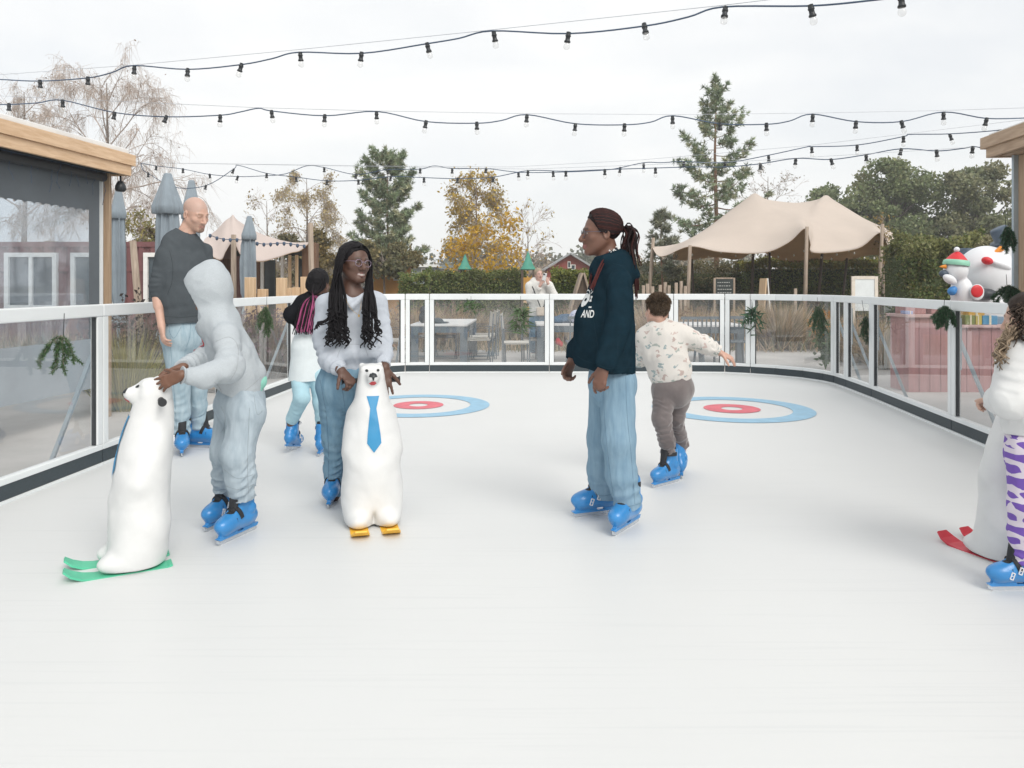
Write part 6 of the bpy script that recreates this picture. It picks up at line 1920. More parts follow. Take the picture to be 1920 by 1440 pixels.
def patch(name, outline, mat, n=10, lift=.004):
    """outline in (y,z): fan-filled shape laid on the bear's front"""
    b = MB(); c = (sum(p[0] for p in outline) / len(outline), sum(p[1] for p in outline) / len(outline))
    fine = []
    for i in range(len(outline)):
        p, q = outline[i], outline[(i + 1) % len(outline)]; m = max(1, int(math.hypot(p[0] - q[0], p[1] - q[1]) / .012))
        fine += [(p[0] + (q[0] - p[0]) * k / m, p[1] + (q[1] - p[1]) * k / m) for k in range(m)]
    rings = []
    for t in np.linspace(0.001, 1, n): rings.append([b.bm.verts.new(on_bear(c[0] + (p[0] - c[0]) * t, c[1] + (p[1] - c[1]) * t, lift)) for p in fine])
    for A_, B_ in zip(rings, rings[1:]):
        for k in range(len(fine)): b.bm.faces.new((A_[k], A_[(k + 1) % len(fine)], B_[(k + 1) % len(fine)], B_[k]))
    bmesh.ops.recalc_face_normals(b.bm, faces=b.bm.faces[:])
    me = bpy.data.meshes.new(name); b.bm.to_mesh(me); me.materials.append(mat); return me


TIE_M = patch('tie', [(-.034, .700), (.034, .700), (.019, .660), (.016, .640), (.036, .50), (.040, .455), (.0, .405), (-.036, .455), (-.033, .50), (-.016, .640), (-.019, .660)], TIE, 14)
EYE_M = [patch('eye', [(s * .031 + .0085 * math.cos(a), .836 + .007 * math.sin(a)) for a in np.linspace(0, 6.28, 10, False)], M['black'], 3) for s in (-1, 1)]
NOSE_M = patch('nose', [(-.024, .806), (-.017, .822), (0, .828), (.017, .822), (.024, .806), (.007, .804), (.003, .786), (-.003, .786), (-.007, .804)], M['black'], 8)
MOUTH_M = patch('mouth', [(-.022, .768), (-.008, .780), (.010, .781), (.020, .768), (.008, .758), (-.009, .758)], BRED, 6)


def bear(label, pos, yaw, skicol, skiname):
    root = link('polar_bear_skating_aid', BEAR, None, pos, (0, 0, R(yaw - 90)))
    root.scale = (.99,) * 3
    tag(root, label, 'skating aid', 'polar bear skating aids')
    link('tie', TIE_M, root); link('nose', NOSE_M, root); link('mouth', MOUTH_M, root)
    for e in EYE_M: link('eye', e, root)
    for s in (-1, 1):
        b = MB(); b.tube([(-.085, s * .055, .770), (-.085, s * .155, .770)], .0145, 12); b.tube([(-.085, s * .1555, .770), (-.085, s * .162, .770)], .019, 14)
        b.build('handle', pbr('grip_rubber', (.02, .022, .025), .6) if 'grip' not in M else M['grip'], root)
        sm = MB(); xs = [(-.130, .012), (-.112, .004), (.0, .004), (.19, .004), (.235, .011), (.275, .027), (.305, .05)]
        A_ = []
        for i, (x, z) in enumerate(xs):
            w_ = .048 if i < 5 else (.044 if i == 5 else .030)
            if i == 0: w_ = .038
            A_.append([sm.bm.verts.new((x, s * .080 + k * w_, z)) for k in (-1, -.5, 0, .5, 1)])
        for P_, Q_ in zip(A_, A_[1:]):
            for k in range(4): f = sm.bm.faces.new((P_[k], P_[k + 1], Q_[k + 1], Q_[k])); f.smooth = False
        bmesh.ops.recalc_face_normals(sm.bm, faces=sm.bm.faces[:]); bmesh.ops.solidify(sm.bm, geom=sm.bm.faces[:], thickness=-.009)
        sm.build('ski', skicol, root)
    return root


M['grip'] = pbr('grip_rubber', (.02, .022, .025), .6)
bear('white polar bear skating aid on green skis held by the hooded child', ground(262, 1056), -61, pbr('ski_green', (.09, .50, .31), .4, .12, 6), 'green')
bear('white polar bear skating aid on yellow skis held by the woman with long braids', ground(698, 978), 15, pbr('ski_yellow', (.85, .47, .035), .4, .1, 6), 'yellow')
bear('white polar bear skating aid on red skis in front of the purple heart leggings', ground(1896, 1046), -158, pbr('ski_red', (.62, .045, .07), .4, .12, 6), 'red')

# ================================================================== bald man
d0 = 5.85; J = mk(d0); O = foot(350, 850)
hd = Head(J(367, 401, .02), 63, 20, 4, 1.06)
sh = (J(309, 480, -.12), J(381, 474, .16)); tor = [(J(343, 470), .15, .62), (J(344, 515), .165, .66), (J(344, 570), .15, .68), (J(345, 620), .155, .68)]
legs = [(J(328, 632, -.05), J(337, 722, -.02), J(342, 812, .04), J(346, 826, -.22)), (J(363, 630, .06), J(371, 718, .14), J(371, 802, .20), J(388, 815, .10))]
man = body('person', 'tall bald man in a charcoal sweater and light jeans looking down at the hooded child', SKATERS, O, hd, J(343, 450), [
    (sh[0], J(294, 547, -.13), J(303, 612, -.19), dict(dirv=(.14, -.06, -1), palm=(.75, .6, .1), curl=(.30, .36, .42, .5), thumb=-1, sc=1.06)),
    (sh[1], J(396, 560, .12), J(384, 618, .06), dict(dirv=(-.1, 0, -1), palm=(-.9, -.1, 0), curl=(.4, .4, .5, .5), thumb=1, sc=1.0))], tor, legs, (.60, .375, .29),
    paint=dict(stubble=(.20, .13, .09), scalp=(.50, .36, .31), brow=(.28, .17, .11), lip=(.48, .24, .2), closed=True, iris=(.07, .06, .05)), h=.0036, tw=1.04)
CHAR = cloth('charcoal_cotton', (.078, .090, .100), .9, .10, 10)
tside = nv(sh[1] - sh[0])
def ex(S):
    S.cap(J(342, 447, .0), J(343, 456), .072, .082, .02)
_, GV, GF = top_garment('sweater', man, CHAR, [(J(343, 472), .185, .62), (J(344, 510), .205, .70), (J(345, 555), .195, .72), (J(346, 600), .185, .72)], tside,
            [[sh[0] + [0, 0, .0], J(297, 534, -.128), J(296, 561, -.138)], [sh[1] + [0, 0, .01], J(396, 552, .13), J(390, 590, .08)]], [[.066, .066, .044], [.066, .060, .048]], hem=(J(345, 605), (0, 0, -1), .26), neckcut=(J(346, 437), (.062, .062, .062)), extra=ex, lam=.045, fold=.005)
JLT = cloth('light_denim', (.28, .385, .45), .9, 0, 5, col2=(.43, .53, .585), bscale=700, stretch=(6, 6, 1.2))
_, LV, LF = legs_garment('jeans', man, JLT, J(345, 625), [[legs[0][0], J(335, 700, -.03), J(340, 770, .02), J(342, 814, .04)], [legs[1][0], J(370, 698, .12), J(371, 760, .17), J(371, 803, .20)]], [.098, .082, .070, .064], prad=.165, pflat=.72, side=tside, fold=(.0, .0, .004), lam=.06, wr=((.0045, 7, (1, 1, .35)), (.0016, 15, (1, 1, .4))))
DK = cloth('dark_seam', (.030, .035, .040)); BS = cloth('denim_seam', (.13, .22, .30)); PS = cloth('pale_seam', (.29, .33, .36))
seam('hem_seam', man, GV, GF, [(303, 592), (340, 595), (384, 590)], DK); seam('shoulder_seam', man, GV, GF, [(318, 470), (324, 500), (322, 530), (314, 552)], DK)
seam('side_seam', man, LV, LF, [(318, 612), (322, 680), (327, 740), (331, 800)], BS); seam('fly_seam', man, LV, LF, [(357, 606), (356, 630), (350, 650)], BS); seam('pocket_seam', man, LV, LF, [(316, 618), (326, 634), (340, 612)], BS)
skate(man, under(legs[0][2]), 22, 1.05, mirror=1); skate(man, under(legs[1][2]), 82, 1.05, mirror=-1)

# ================================================================== hooded child
d0 = 3.98; J = mk(d0); O = foot(440, 1000)
hd = Head(J(391, 548), -108, 34, 0, .93)
sh = (J(424, 632, -.15), J(410, 615, .15)); tor = [(J(420, 622), .12, .6), (J(436, 670), .125, .66), (J(447, 720), .12, .7), (J(452, 755), .125, .7)]
legs = [(J(462, 770, -.07), J(440, 852, -.11), J(453, 938, -.04), J(446, 962, -.16)), (J(440, 765, .09), J(424, 850, .05), J(425, 925, .17), J(420, 945, .06))]
kid = body('person', 'bending child in a grey hoodie with the hood up gripping the bear with green skis', SKATERS, O, hd, J(406, 598), [
    (sh[0], J(429, 689, -.28), J(338, 704, -.46), dict(dirv=(-.84, -.06, -.36), palm=(.20, .95, -.30), curl=(.10, .16, .22, .28), thumb=-1, sc=.82, spread=.15)),
    (sh[1], J(388, 672, .05), J(340, 690, -.28), dict(dirv=(-.85, -.2, -.35), palm=(.0, -.35, -.9), curl=(.45, .5, .6, .6), thumb=1, sc=.92))], tor, legs, (.17, .080, .048),
    paint=dict(lip=(.2, .07, .06)), h=.0034, tw=.86)
GREY = cloth('grey_marl', (.44, .48, .51), .92, .05, 160, bscale=500)
tside = nv(np.array([.28, -.95, 0]))
def ex(S):
    # the hood, pulled over the head
    w = hd.w
    S.ell(w(0, -.022, .034), np.array([.100, .122, .112]), hd.M, .02); S.ell(w(0, .040, .02), (.086, .085, .105), hd.M, .03)
    S.cap(w(0, -.06, .105), w(0, .055, .122), .038, .034, .03); S.cap(w(0, -.02, -.03), J(406, 598), .084, .086, .06); S.cap(w(0, .055, -.06), J(394, 606), .066, .060, .05)
    S.cap(J(390, 534, 0), J(372, 528, -.02), .085, .066, .03); S.cap(J(400, 512), J(401, 502, .0), .05, .035, .04)
    nh_ = nv((-.84, -.22, -.50)); S.cut(J(366, 563, -.02), nh_, .135)
    S.ell(J(364, 566, -.02), (.050, .052, .082), np.array([nh_, nv(np.cross(nh_, (0, 0, 1))), nv(np.cross(np.cross(nh_, (0, 0, 1)), nh_))]), .014, 'sub')
    S.cap(J(396, 596, -.03), J(424, 598, .02), .060, .055, .04)
    S.cap(J(455, 715, 0), J(482, 700, .02), .11, .05, .04)
kh, KV, KF = top_garment('hoodie', kid, GREY, [(J(417, 622), .144, .64), (J(434, 665), .155, .74), (J(444, 710), .152, .82), (J(447, 742), .150, .84)], tside,
    [[sh[0], J(430, 690, -.28), J(385, 706, -.38), J(340, 704, -.455)], [sh[1], J(390, 664, .06), J(364, 680, -.12), J(342, 689, -.27)]], [[.064, .071, .053, .036], [.060, .058, .049, .036]], hem=(J(447, 737), nv((-.45, 0, -1)), .26), extra=ex, more=[hd.c, hd.w(0, 0, .12)], fold=.007, lam=.06, h=.004, wr=((.006, 7, (1, 1, 1)), (.0022, 18, (1, 1, 1))))
JPALE = cloth('pale_denim', (.33, .40, .455), .9, 0, 5, col2=(.455, .53, .585), bscale=700, stretch=(6, 6, 1.2))
_, LV, LF = legs_garment('jeans', kid, JPALE, J(451, 752), [[legs[0][0], J(443, 850, -.10), J(451, 892, -.07), J(454, 934, -.05)], [legs[1][0], J(426, 842, .06), J(426, 890, .12), J(426, 922, .16)]], [.098, .080, .073, .065], prad=.145, pflat=.82, side=tside, fold=(.0, .001, .011), lam=.05, wr=((.008, 6, (1, 1, .6)), (.0028, 20, (1, 1, .5))))
S = Sculpt(*bounds([J(478, 735), J(498, 700)], .12), .004); S.cap(J(462, 728, 0), J(480, 714, .02), .10, .056, .02); S.cut(J(470, 738), nv((-.45, 0, -1)), .3); V, F = S.mesh()
link('undershirt', np_mesh('undershirt', V - np.array(kid.location), F, cloth('mint_cotton', (.28, .60, .50)), True), kid)
pan = [[J(382 + 12 * u, 614 + 44 * v) for u, v in ((u0, v0), (u0 + .25, v0), (u0 + .25, v0 + .125), (u0, v0 + .125))] for u0 in (0, .25, .5, .75) for v0 in np.arange(0, 1, .125)]
nn = nv(np.array([-.85, -.5, 0]))
print_mesh('chest_print', kid, pbr('print_blue', (.24, .50, .66), .8, .1), KV, KF, pan, nn)
print_mesh('print_patch', kid, pbr('print_red', (.60, .07, .07), .8, .3, 40), KV, KF, [[J(385 + 4.5 * math.cos(a), 645 + 13 * math.sin(a)) for a in np.linspace(0, 6.28, 14, False)]], nn, .004)
GS = cloth('grey_seam', (.36, .38, .395))
for pth in ([(405, 760), (425, 752), (452, 738), (480, 716), (489, 706)], [(402, 716), (412, 728), (418, 742), (424, 752)], [(405, 640), (430, 632), (446, 650), (444, 690), (432, 712)], [(345, 697), (347, 710), (346, 726)]):
    seam('hoodie_seam', kid, KV, KF, pth, GS)
for pth in ([(468, 765), (465, 830), (464, 880), (466, 925)], [(414, 762), (422, 780), (420, 800), (414, 812)], [(476, 740), (482, 776), (492, 770)], [(420, 880), (445, 897), (474, 890)], [(425, 912), (450, 918), (476, 908)]):
    seam('jeans_seam', kid, LV, LF, pth, PS)
skate(kid, under(legs[0][2]), -20, .94, mirror=1); skate(kid, under(legs[1][2]), -17, .94, mirror=-1)

# ================================================================== woman with long black braids
d0 = 4.42; J = mk(d0); O = foot(650, 945)
hd = Head(J(664, 492), 44, 2, -4, .99)
sh = (J(614, 572, .02), J(705, 568, .06)); tor = [(J(659, 575), .135, .6), (J(660, 620), .145, .66), (J(662, 670), .14, .7), (J(660, 712), .155, .68)]
legs = [(J(630, 722, .0), J(633, 815, .08), J(627, 922, .15), J(627, 940, .0)), (J(676, 722, .02), J(684, 812, -.02), J(688, 915, .1), J(690, 935, .02))]
wom = body('person', 'smiling woman in a pale grey hoodie with long black braids and round glasses', SKATERS, O, hd, J(659, 552, .01), [
    (sh[0], J(604, 646, .0), J(640, 696, -.20), dict(dirv=(.62, -.35, -.55), palm=(-.35, .3, -.85), curl=(.75, .75, .75, .7), thumb=-1, sc=.95, spread=.05)),
    (sh[1], J(719, 640, .02), J(721, 690, -.16), dict(dirv=(.06, -.30, -.95), palm=(-.1, .9, -.3), curl=(.16, .30, .18, .16), thumb=1, sc=.98, spread=.16))], tor, legs, (.105, .052, .036),
    paint=dict(teeth=True, lip=(.20, .065, .06), sclera=(.40, .38, .36), eh=.0040, gaze=.002), face=dict(smile=1.0, lips=1.15, nose=1.2), h=.0034)
WGREY = cloth('pale_grey_fleece', (.48, .52, .58), .92, .05, 40, bscale=500)
tside = np.array([1, .05, 0])
def ex(S):
    S.cap(J(640, 562, .04), J(680, 560, .05), .060, .060, .05); S.cap(J(643, 558, -.05), J(660, 574, -.10), .022, .018, .02); S.cap(J(680, 556, -.05), J(661, 574, -.10), .022, .018, .02)
    S.cap(J(660, 560, .12), J(660, 590, .14), .07, .06, .05)
    S.cap(J(638, 658, -.10), J(688, 658, -.10), .045, .045, .05)
wh, WV, WF = top_garment('hoodie', wom, WGREY, [(J(659, 580), .140, .62), (J(659, 615), .146, .70), (J(658, 660), .146, .74), (J(657, 690), .142, .76)], tside,
    [[sh[0], J(606, 636, .0), J(618, 676, -.10), J(642, 695, -.195)], [sh[1], J(718, 632, .02), J(720, 664, -.06), J(721, 687, -.15)]], [[.064, .061, .057, .036], [.062, .053, .047, .037]], hem=(J(660, 699), (0, 0, -1), .22), neckcut=(hd.w(0, .02, -.145) - [0, 0, .015], (.055, .062, .065)), extra=ex, fold=.006, lam=.055, h=.004)
JMID = cloth('mid_denim', (.145, .265, .37), .9, 0, 4, col2=(.25, .385, .485), bscale=700, stretch=(6, 6, 1.0))
_, LV, LF = legs_garment('jeans', wom, JMID, J(654, 715), [[legs[0][0], J(628, 815, .06), J(627, 880, .12), J(626, 927, .14)], [legs[1][0], J(684, 810, 0), J(687, 870, .06), J(689, 915, .1)]], [.110, .072, .058, .058], prad=.165, pflat=.74, side=tside, fold=(.001, .003, .009), lam=.05)
WS = cloth('fleece_seam', (.33, .36, .40))
for pth in ([(618, 690), (640, 694), (664, 695), (690, 692), (704, 688)], [(632, 670), (640, 652), (652, 646), (672, 646), (684, 652), (690, 668)], [(622, 580), (630, 606), (628, 640)], [(700, 575), (697, 604), (700, 640)], [(630, 682), (640, 688), (645, 702)]):
    seam('hoodie_seam', wom, WV, WF, pth, WS)
for pth in ([(600, 712), (612, 780), (616, 850), (616, 915)], [(640, 720), (648, 780), (646, 850), (640, 915)], [(612, 908), (626, 914), (640, 908)]):
    seam('jeans_seam', wom, LV, LF, pth, cloth('mid_seam', (.09, .16, .23)))
skate(wom, under(legs[0][2]), 2, .96, mirror=1); skate(wom, under(legs[1][2]), 12, .96, mirror=-1)
glasses(wom, hd, (.30, .24, .32))
cap_hair('scalp_hair', wom, hd, (.012, .011, .013), front=.058, size=(.083, .100, .092))
rng = np.random.default_rng(300); paths = []
for i in range(118):
    s = -1 if i % 5 < 3 else 1
    t0 = rng.uniform(-.085, .075); spread = rng.random(); lay = rng.random()
    a0 = hd.w(s * .006, t0, .124 - .9 * t0 * t0 * 5 - .004)
    if t0 > .03: a0 = hd.w(s * (.006 + .012 * lay), .066 + .01 * lay, .098 - .004 * lay)
    fr = -.07 + .105 * rng.random()
    pts = [a0, hd.w(s * .055, t0 * .8 - .005, .104 - .25 * max(t0, 0)), hd.w(s * (.088 + .01 * lay), fr * .8 + .012, .03), hd.w(s * (.094 + .018 * lay), fr * .7 + .008, -.06)]
    if s < 0:
        x = 617 + 33 * spread; yy = rng.uniform(588, 652) if rng.random() < .4 else rng.uniform(625, 655)
        end = [J(617 + 33 * spread, 545 + 6 * lay, -.03 - .04 * lay), J(616 + 34 * spread, 545 + .38 * (yy - 545), -.118 - .03 * lay), J(618 + 32 * spread, 545 + .68 * (yy - 545), -.150 - .03 * lay)]; tipx = 612 + 42 * spread
    else:
        yy = rng.uniform(585, 652) if rng.random() < .4 else rng.uniform(620, 656)
        end = [J(684 + 17 * spread, 545 + 6 * lay, -.03 - .04 * lay), J(680 + 27 * spread, 545 + .38 * (yy - 545), -.118 - .03 * lay), J(680 + 28 * spread, 545 + .68 * (yy - 545), -.150 - .03 * lay)]; tipx = 680 + 34 * spread
    pts += end
    last = end[-1]; tip = J(tipx, yy, -.168 - .03 * lay); ph = rng.uniform(0, 6.28)
    for k in range(1, 11):
        t = k / 10; q = last + (tip - last) * t; am = .015 * t
        pts.append(q + np.array([am * math.cos(ph + t * 11), am * math.sin(ph + t * 11), 0]))
    paths.append(np.array(pts))
for k in range(4):       # stray curls blown to the side
    p = [J(628, 575 + 7 * k, -.13), J(618 - 2 * k, 590 + 6 * k, -.15), J(612 - 4 * k, 600 + 3 * k, -.16), J(603 - 3 * k, 603 + 2 * k, -.15), J(597 - 2 * k, 603 + 4 * k, -.15), J(594 - k, 608 + 3 * k, -.15), J(598 - 2 * k, 613 + 2 * k, -.15)]
    paths.append(np.array(p))
for p_ in paths:
    q_ = rng.uniform(0, 6.28, 2); n_ = len(p_); t_ = np.linspace(0, 1, n_)
    p_[2:] += (np.stack([np.sin(t_ * 9 + q_[0]), .5 * np.sin(t_ * 7 + q_[1]), 0 * t_], 1) * (.005 * np.clip(t_ * 3 - .6, 0, 1))[:, None])[2:]
braids('braids', wom, paths, r=.0043)
b = MB(); o = np.array(wom.location); b.tube([J(x, y, dy) - o for x, y, dy in ((648, 558, -.10), (651, 567, -.125), (656, 576, -.14), (663, 584, -.15), (671, 590, -.156), (675, 582, -.15), (677, 572, -.14), (677, 562, -.12))], .0010, 5); b.box(J(673, 592, -.160) - o, (.009, .004, .014)); b.build('necklace', pbr('gold', (.55, .36, .12), .3, metal=.9), wom)

# ================================================================== girl with pink tipped braids, seen from behind
d0 = 5.9; J = mk(d0); O = foot(580, 852)
hd = Head(J(598, 532, 0), 168, 4, 0, .93)
sh = (J(567, 568, .0), J(624, 566, .02)); tor = [(J(595, 575), .11, .62), (J(590, 615), .105, .66), (J(578, 655), .115, .72), (J(577, 690), .125, .76)]
legs = [(J(562, 705, 0), J(566, 745, -.12), J(546, 795, .0), J(546, 812, .05)), (J(597, 705, 0), J(602, 755, -.02), J(604, 808, 0), J(604, 825, -.1))]
girl = body('person', 'girl seen from behind with pink tipped black braids, black top and white skirt', SKATERS, O, hd, J(598, 556), [
    (sh[0], J(548, 592, -.04), J(566, 612, .16), dict(dirv=(.6, .5, .3), palm=(.2, -.5, .8), curl=(.5, .5, .5, .5), thumb=1, sc=.85)),
    (sh[1], J(636, 610, .05), J(640, 640, .16), dict(dirv=(.1, .4, -.9), palm=(-.6, .2, 0), curl=(.4, .4, .4, .4), thumb=-1, sc=.85))], tor, legs, (.15, .075, .05), h=.0045, tw=.80)
top_garment('black_top', girl, cloth('black_knit', (.013, .014, .017), .9), [(J(595, 572), .125, .62), (J(592, 600), .120, .66), (J(586, 626), .122, .68)], np.array([1, .03, 0]), [[sh[0], J(546, 590, -.04), J(562, 609, .13)], [sh[1], J(636, 608, .05), J(640, 634, .14)]], [[.062, .056, .045], [.062, .056, .045]], hem=(J(586, 620), (-.05, 0, -1), .22), neckcut=(J(598, 552), (.05, .05, .04)), h=.005)
WSK = cloth('white_skirt_cotton', (.70, .76, .78), .9, .04)
S = Sculpt(*bounds([J(575, 615), J(575, 715)], .24), .005); S.chain([J(584, 606), J(577, 650), J(573, 715)], [.105, .120, .132], .03, np.array([1, 0, 0]), [.78, .82, .84]); S.cut(J(575, 713), (0, 0, -1), .3); S.cut(J(582, 612), (0, 0, 1), .3); V, F = S.mesh(); V = wrinkle(V, F, .006, 10, (1, 1, .2))
link('skirt', np_mesh('skirt', V - np.array(girl.location), F, WSK, True), girl)
legs_garment('leggings', girl, cloth('pale_blue_leggings', (.40, .60, .68), .85, .06), J(577, 690), [[legs[0][0], J(566, 745, -.12), J(547, 788, .0)], [legs[1][0], J(602, 755, -.02), J(604, 800, 0)]], [.072, .058, .050], prad=.088, fold=(0, .001, .002), h=.005)
skate(girl, J(546, 842, .0) , 172, .86, tilt=0, pitch=12, mirror=1); skate(girl, ground(605, 851), 176, .86, mirror=-1)
rng = np.random.default_rng(310); paths = []
cap_hair('scalp_hair', girl, hd, (.012, .011, .013), front=.06, size=(.085, .102, .094), h=.005)
for i in range(110):
    s = rng.uniform(-1, 1); u0 = rng.random()
    p = [hd.w(s * .05, -.02 - .03 * u0, .125 - .03 * abs(s)), hd.w(s * .088, -.085 + .05 * abs(s) - .02 * u0, .04), hd.w(s * .096, -.10 + .05 * abs(s) - .02 * u0, -.06)]
    L_e = rng.uniform(.55, 1.0); tx = 588 + s * 26 - 8 * L_e; x2 = 588 + s * 24
    p += [J(x2, 562, -.10 - .03 * u0), J(x2 - 6, 590, -.115 - .03 * u0), J(tx - 6, 590 + 38 * L_e, -.125 - .02 * u0)]
    paths.append(np.array(p))
braids('braids', girl, paths, r=.0052, col1=(.42, .09, .22), mix=.34)

# ================================================================== woman in the navy hoodie
d0 = 4.13; J = mk(d0); O = foot(1150, 985)
hd = Head(J(1127, 436), -86, 3, 0, 1.02)
sh = (J(1160, 527, -.165), J(1142, 520, .16)); tor = [(J(1148, 512), .145, .62), (J(1146, 570), .150, .72), (J(1148, 640), .145, .74), (J(1148, 700), .160, .72)]
legs = [(J(1158, 715, -.085), J(1160, 825, -.13), J(1179, 940, -.06), J(1168, 960, -.18)), (J(1135, 713, .09), J(1132, 822, .12), J(1131, 925, .17), J(1118, 938, .14))]
nav = body('person', 'woman in a navy hoodie and baggy blue jeans facing left with dark red braids', SKATERS, O, hd, J(1143, 487), [
    (sh[0], J(1158, 610, -.235), J(1131, 690, -.27), dict(dirv=(-.25, -.1, -.95), palm=(.45, .55, 0), curl=(.35, .62, .68, .70), thumb=-1, sc=.98, spread=.04)),
    (sh[1], J(1100, 610, .19), J(1072, 678, .15), dict(dirv=(-.35, -.1, -.9), palm=(.6, -.6, -.1), curl=(.7, .8, .85, .9), thumb=1, sc=.95))], tor, legs, (.175, .085, .058),
    paint=dict(lip=(.30, .12, .115), sclera=(.6, .58, .56)), face=dict(lips=1.3, nose=1.2), h=.0034)
NAVYC = cloth('navy_fleece', (.0095, .025, .037), .95, .16, 20, bscale=500)
tside = np.array([.06, -1, 0])
def ex(S):
    S.cap(J(1132, 496, -.03), J(1160, 496, .0), .058, .070, .04); S.cap(J(1120, 506, -.05), J(1118, 514, .05), .035, .040, .04)
    # hood lying on the back
    S.chain([J(1118, 512, -.10), J(1136, 490, -.115), J(1160, 484, -.09), J(1172, 488, 0), J(1160, 484, .09), J(1136, 490, .11), J(1118, 512, .09)], [.022, .030, .036, .040, .036, .030, .022], .03); S.cap(J(1168, 496, -.06), J(1186, 514, -.02), .050, .034, .04); S.cap(J(1168, 496, .06), J(1186, 514, .02), .050, .034, .04)
    S.cap(J(1112, 600, -.06), J(1104, 660, -.03), .085, .075, .06); S.cap(J(1112, 600, .06), J(1102, 665, .05), .085, .075, .06)
nh, NV, NF = top_garment('hoodie', nav, NAVYC, [(J(1147, 522), .160, .60), (J(1142, 560), .192, .64), (J(1136, 620), .210, .72), (J(1136, 668), .205, .76), (J(1141, 690), .195, .74)], tside,
    [[sh[0], J(1163, 567, -.205), J(1157, 615, -.235), J(1145, 650, -.25), J(1137, 674, -.26), J(1131, 692, -.268)], [sh[1], J(1106, 604, .19), J(1084, 655, .17), J(1073, 676, .155)]], [[.058, .063, .067, .068, .056, .042], [.062, .064, .060, .042]], hem=(J(1137, 693), nv((-.13, 0, -1)), .34), neckcut=(J(1132, 476), (.062, .060, .048)), extra=ex, fold=.003, lam=.13, h=.004, wr=((.007, 7, (1, 1, .35)), (.0025, 15, (1, 1, .5))))
JBLU = cloth('blue_denim', (.175, .285, .385), .9, 0, 4, col2=(.27, .395, .495), bscale=700, stretch=(7, 7, .9))
_, LV, LF = legs_garment('jeans', nav, JBLU, J(1148, 712), [[legs[0][0], J(1160, 825, -.12), J(1166, 890, -.10), J(1178, 950, -.07)], [legs[1][0], J(1132, 820, .11), J(1132, 880, .14), J(1132, 930, .17)]], [.088, .089, .086, .078], prad=.150, pflat=.80, side=tside, fold=(.0, .0, .004), lam=.07, wr=((.007, 7, (1, 1, .25)), (.002, 24, (1, 1, .4))))
NS = cloth('navy_seam', (.016, .037, .052))
for pth in ([(1083, 668), (1096, 676), (1116, 682)], [(1148, 690), (1170, 690), (1194, 688)], [(1112, 590), (1116, 620), (1121, 650)], [(1146, 512), (1136, 540), (1134, 580), (1130, 620)], [(1122, 684), (1135, 690), (1148, 692)], [(1150, 494), (1168, 500), (1182, 520), (1190, 545)]):
    seam('hoodie_seam', nav, NV, NF, pth, NS)
for pth in ([(1173, 706), (1176, 780), (1184, 860), (1190, 945)], [(1131, 706), (1134, 790), (1142, 870), (1150, 930)], [(1152, 946), (1175, 950), (1200, 944)], [(1112, 925), (1130, 930), (1148, 926)]):
    seam('jeans_seam', nav, LV, LF, pth, BS)
skate(nav, under(legs[0][2]), -34, 1.0, mirror=1); skate(nav, under(legs[1][2]), -70, 1.0, mirror=-1)
glasses(nav, hd, (.10, .11, .15), .023, .021)
cap_hair('scalp_hair', nav, hd, (.020, .013, .014), front=.048, size=(.080, .099, .090), low=-.085, ears=True)
gth = hd.w(.0, -.128, .012); rng = np.random.default_rng(320); paths, cols = [], []
for i in range(104):
    s = -1 if i % 2 else 1; v = (i // 2) / 51
    ang = R(4 + 96 * v)
    st_ = hd.w(s * .082 * math.sin(ang), .068 - .048 * v ** 1.6, .036 + .093 * math.cos(ang) - .026 * v)
    pk = []
    for t in np.linspace(0, 1, 8):
        q = st_ * (1 - t) + gth * t; l = hd.loc(q[None])[0]; r_ = np.array([.086, .106, .097]); c_ = np.array([0, -.016, .036]); dv = (l - c_) / r_
        sc_ = 1 / max(np.linalg.norm(dv), .2); l2 = c_ + dv * sc_ * r_
        ww = 1 - max(0, t - .75) * 3.2
        pk.append(hd.w(*(l2 * ww + l * (1 - ww))))
    j = rng.normal(size=3) * .014
    tail = [gth + np.array([.02, 0, .005]) + j, gth + np.array([.045, j[1] * 2, -.03]) + j, J(1178, 462, j[1]) + j * 1.2, J(1182, 480 + 4 * rng.random(), j[1] * 1.5) + j * 1.3, J(1184, 492 + 10 * rng.random(), j[1] * 1.6) + j * 1.5]
    paths.append(np.array(pk + tail)); cols.append(np.array((.062, .022, .020)) * rng.uniform(.6, 1.2) if rng.random() < .4 else (.022, .014, .015))
for k in range(9):     # long strands behind the hood
    j = rng.normal(size=3) * .010
    paths.append(np.array([gth, gth + [.04, 0, -.03] + j, J(1181, 468, j[1]) + j, J(1187, 495, -.02) + j, J(1194, 520, -.03) + j, J(1195, 540 + 3 * k, -.03) + j])); cols.append((.060, .020, .019))
for k in range(5):     # braids that fall forward over the shoulder
    j = rng.normal(size=3) * .005
    p = [hd.w(-.06, -.08, -.02), hd.w(-.066, -.06, -.08) + j, J(1137, 482, -.12) + j, J(1128, 496, -.165) + j, J(1120, 514, -.195) + j, J(1115 - k * .5, 530, -.205) + j, J(1110 - k, 540 + 3 * (k % 3), -.205) + j]
    paths.append(np.array(p)); cols.append((.10, .026, .025))
for k in range(3):
    j = rng.normal(size=3) * .006
    paths.append(np.array([hd.w(-.05, -.05, -.09), J(1117, 492, -.03) + j, J(1107, 512, -.06) + j, J(1103, 535, -.07) + j])); cols.append((.10, .026, .025))
braids('braids', nav, paths, r=.0037, cols=cols)
b = MB(); o = np.array(nav.location)
for k in range(9): b.lathe([(0, .006), (.006, 0), (0, -.006)], 6, Vector(J(1143 + 2.1 * k + (k % 2), 470 - (1.2 * k if k > 3 else 0) + 3 * (k % 3), -.10) - o))
b.build('hair_beads', pbr('beads', (.75, .75, .74), .3), nav)
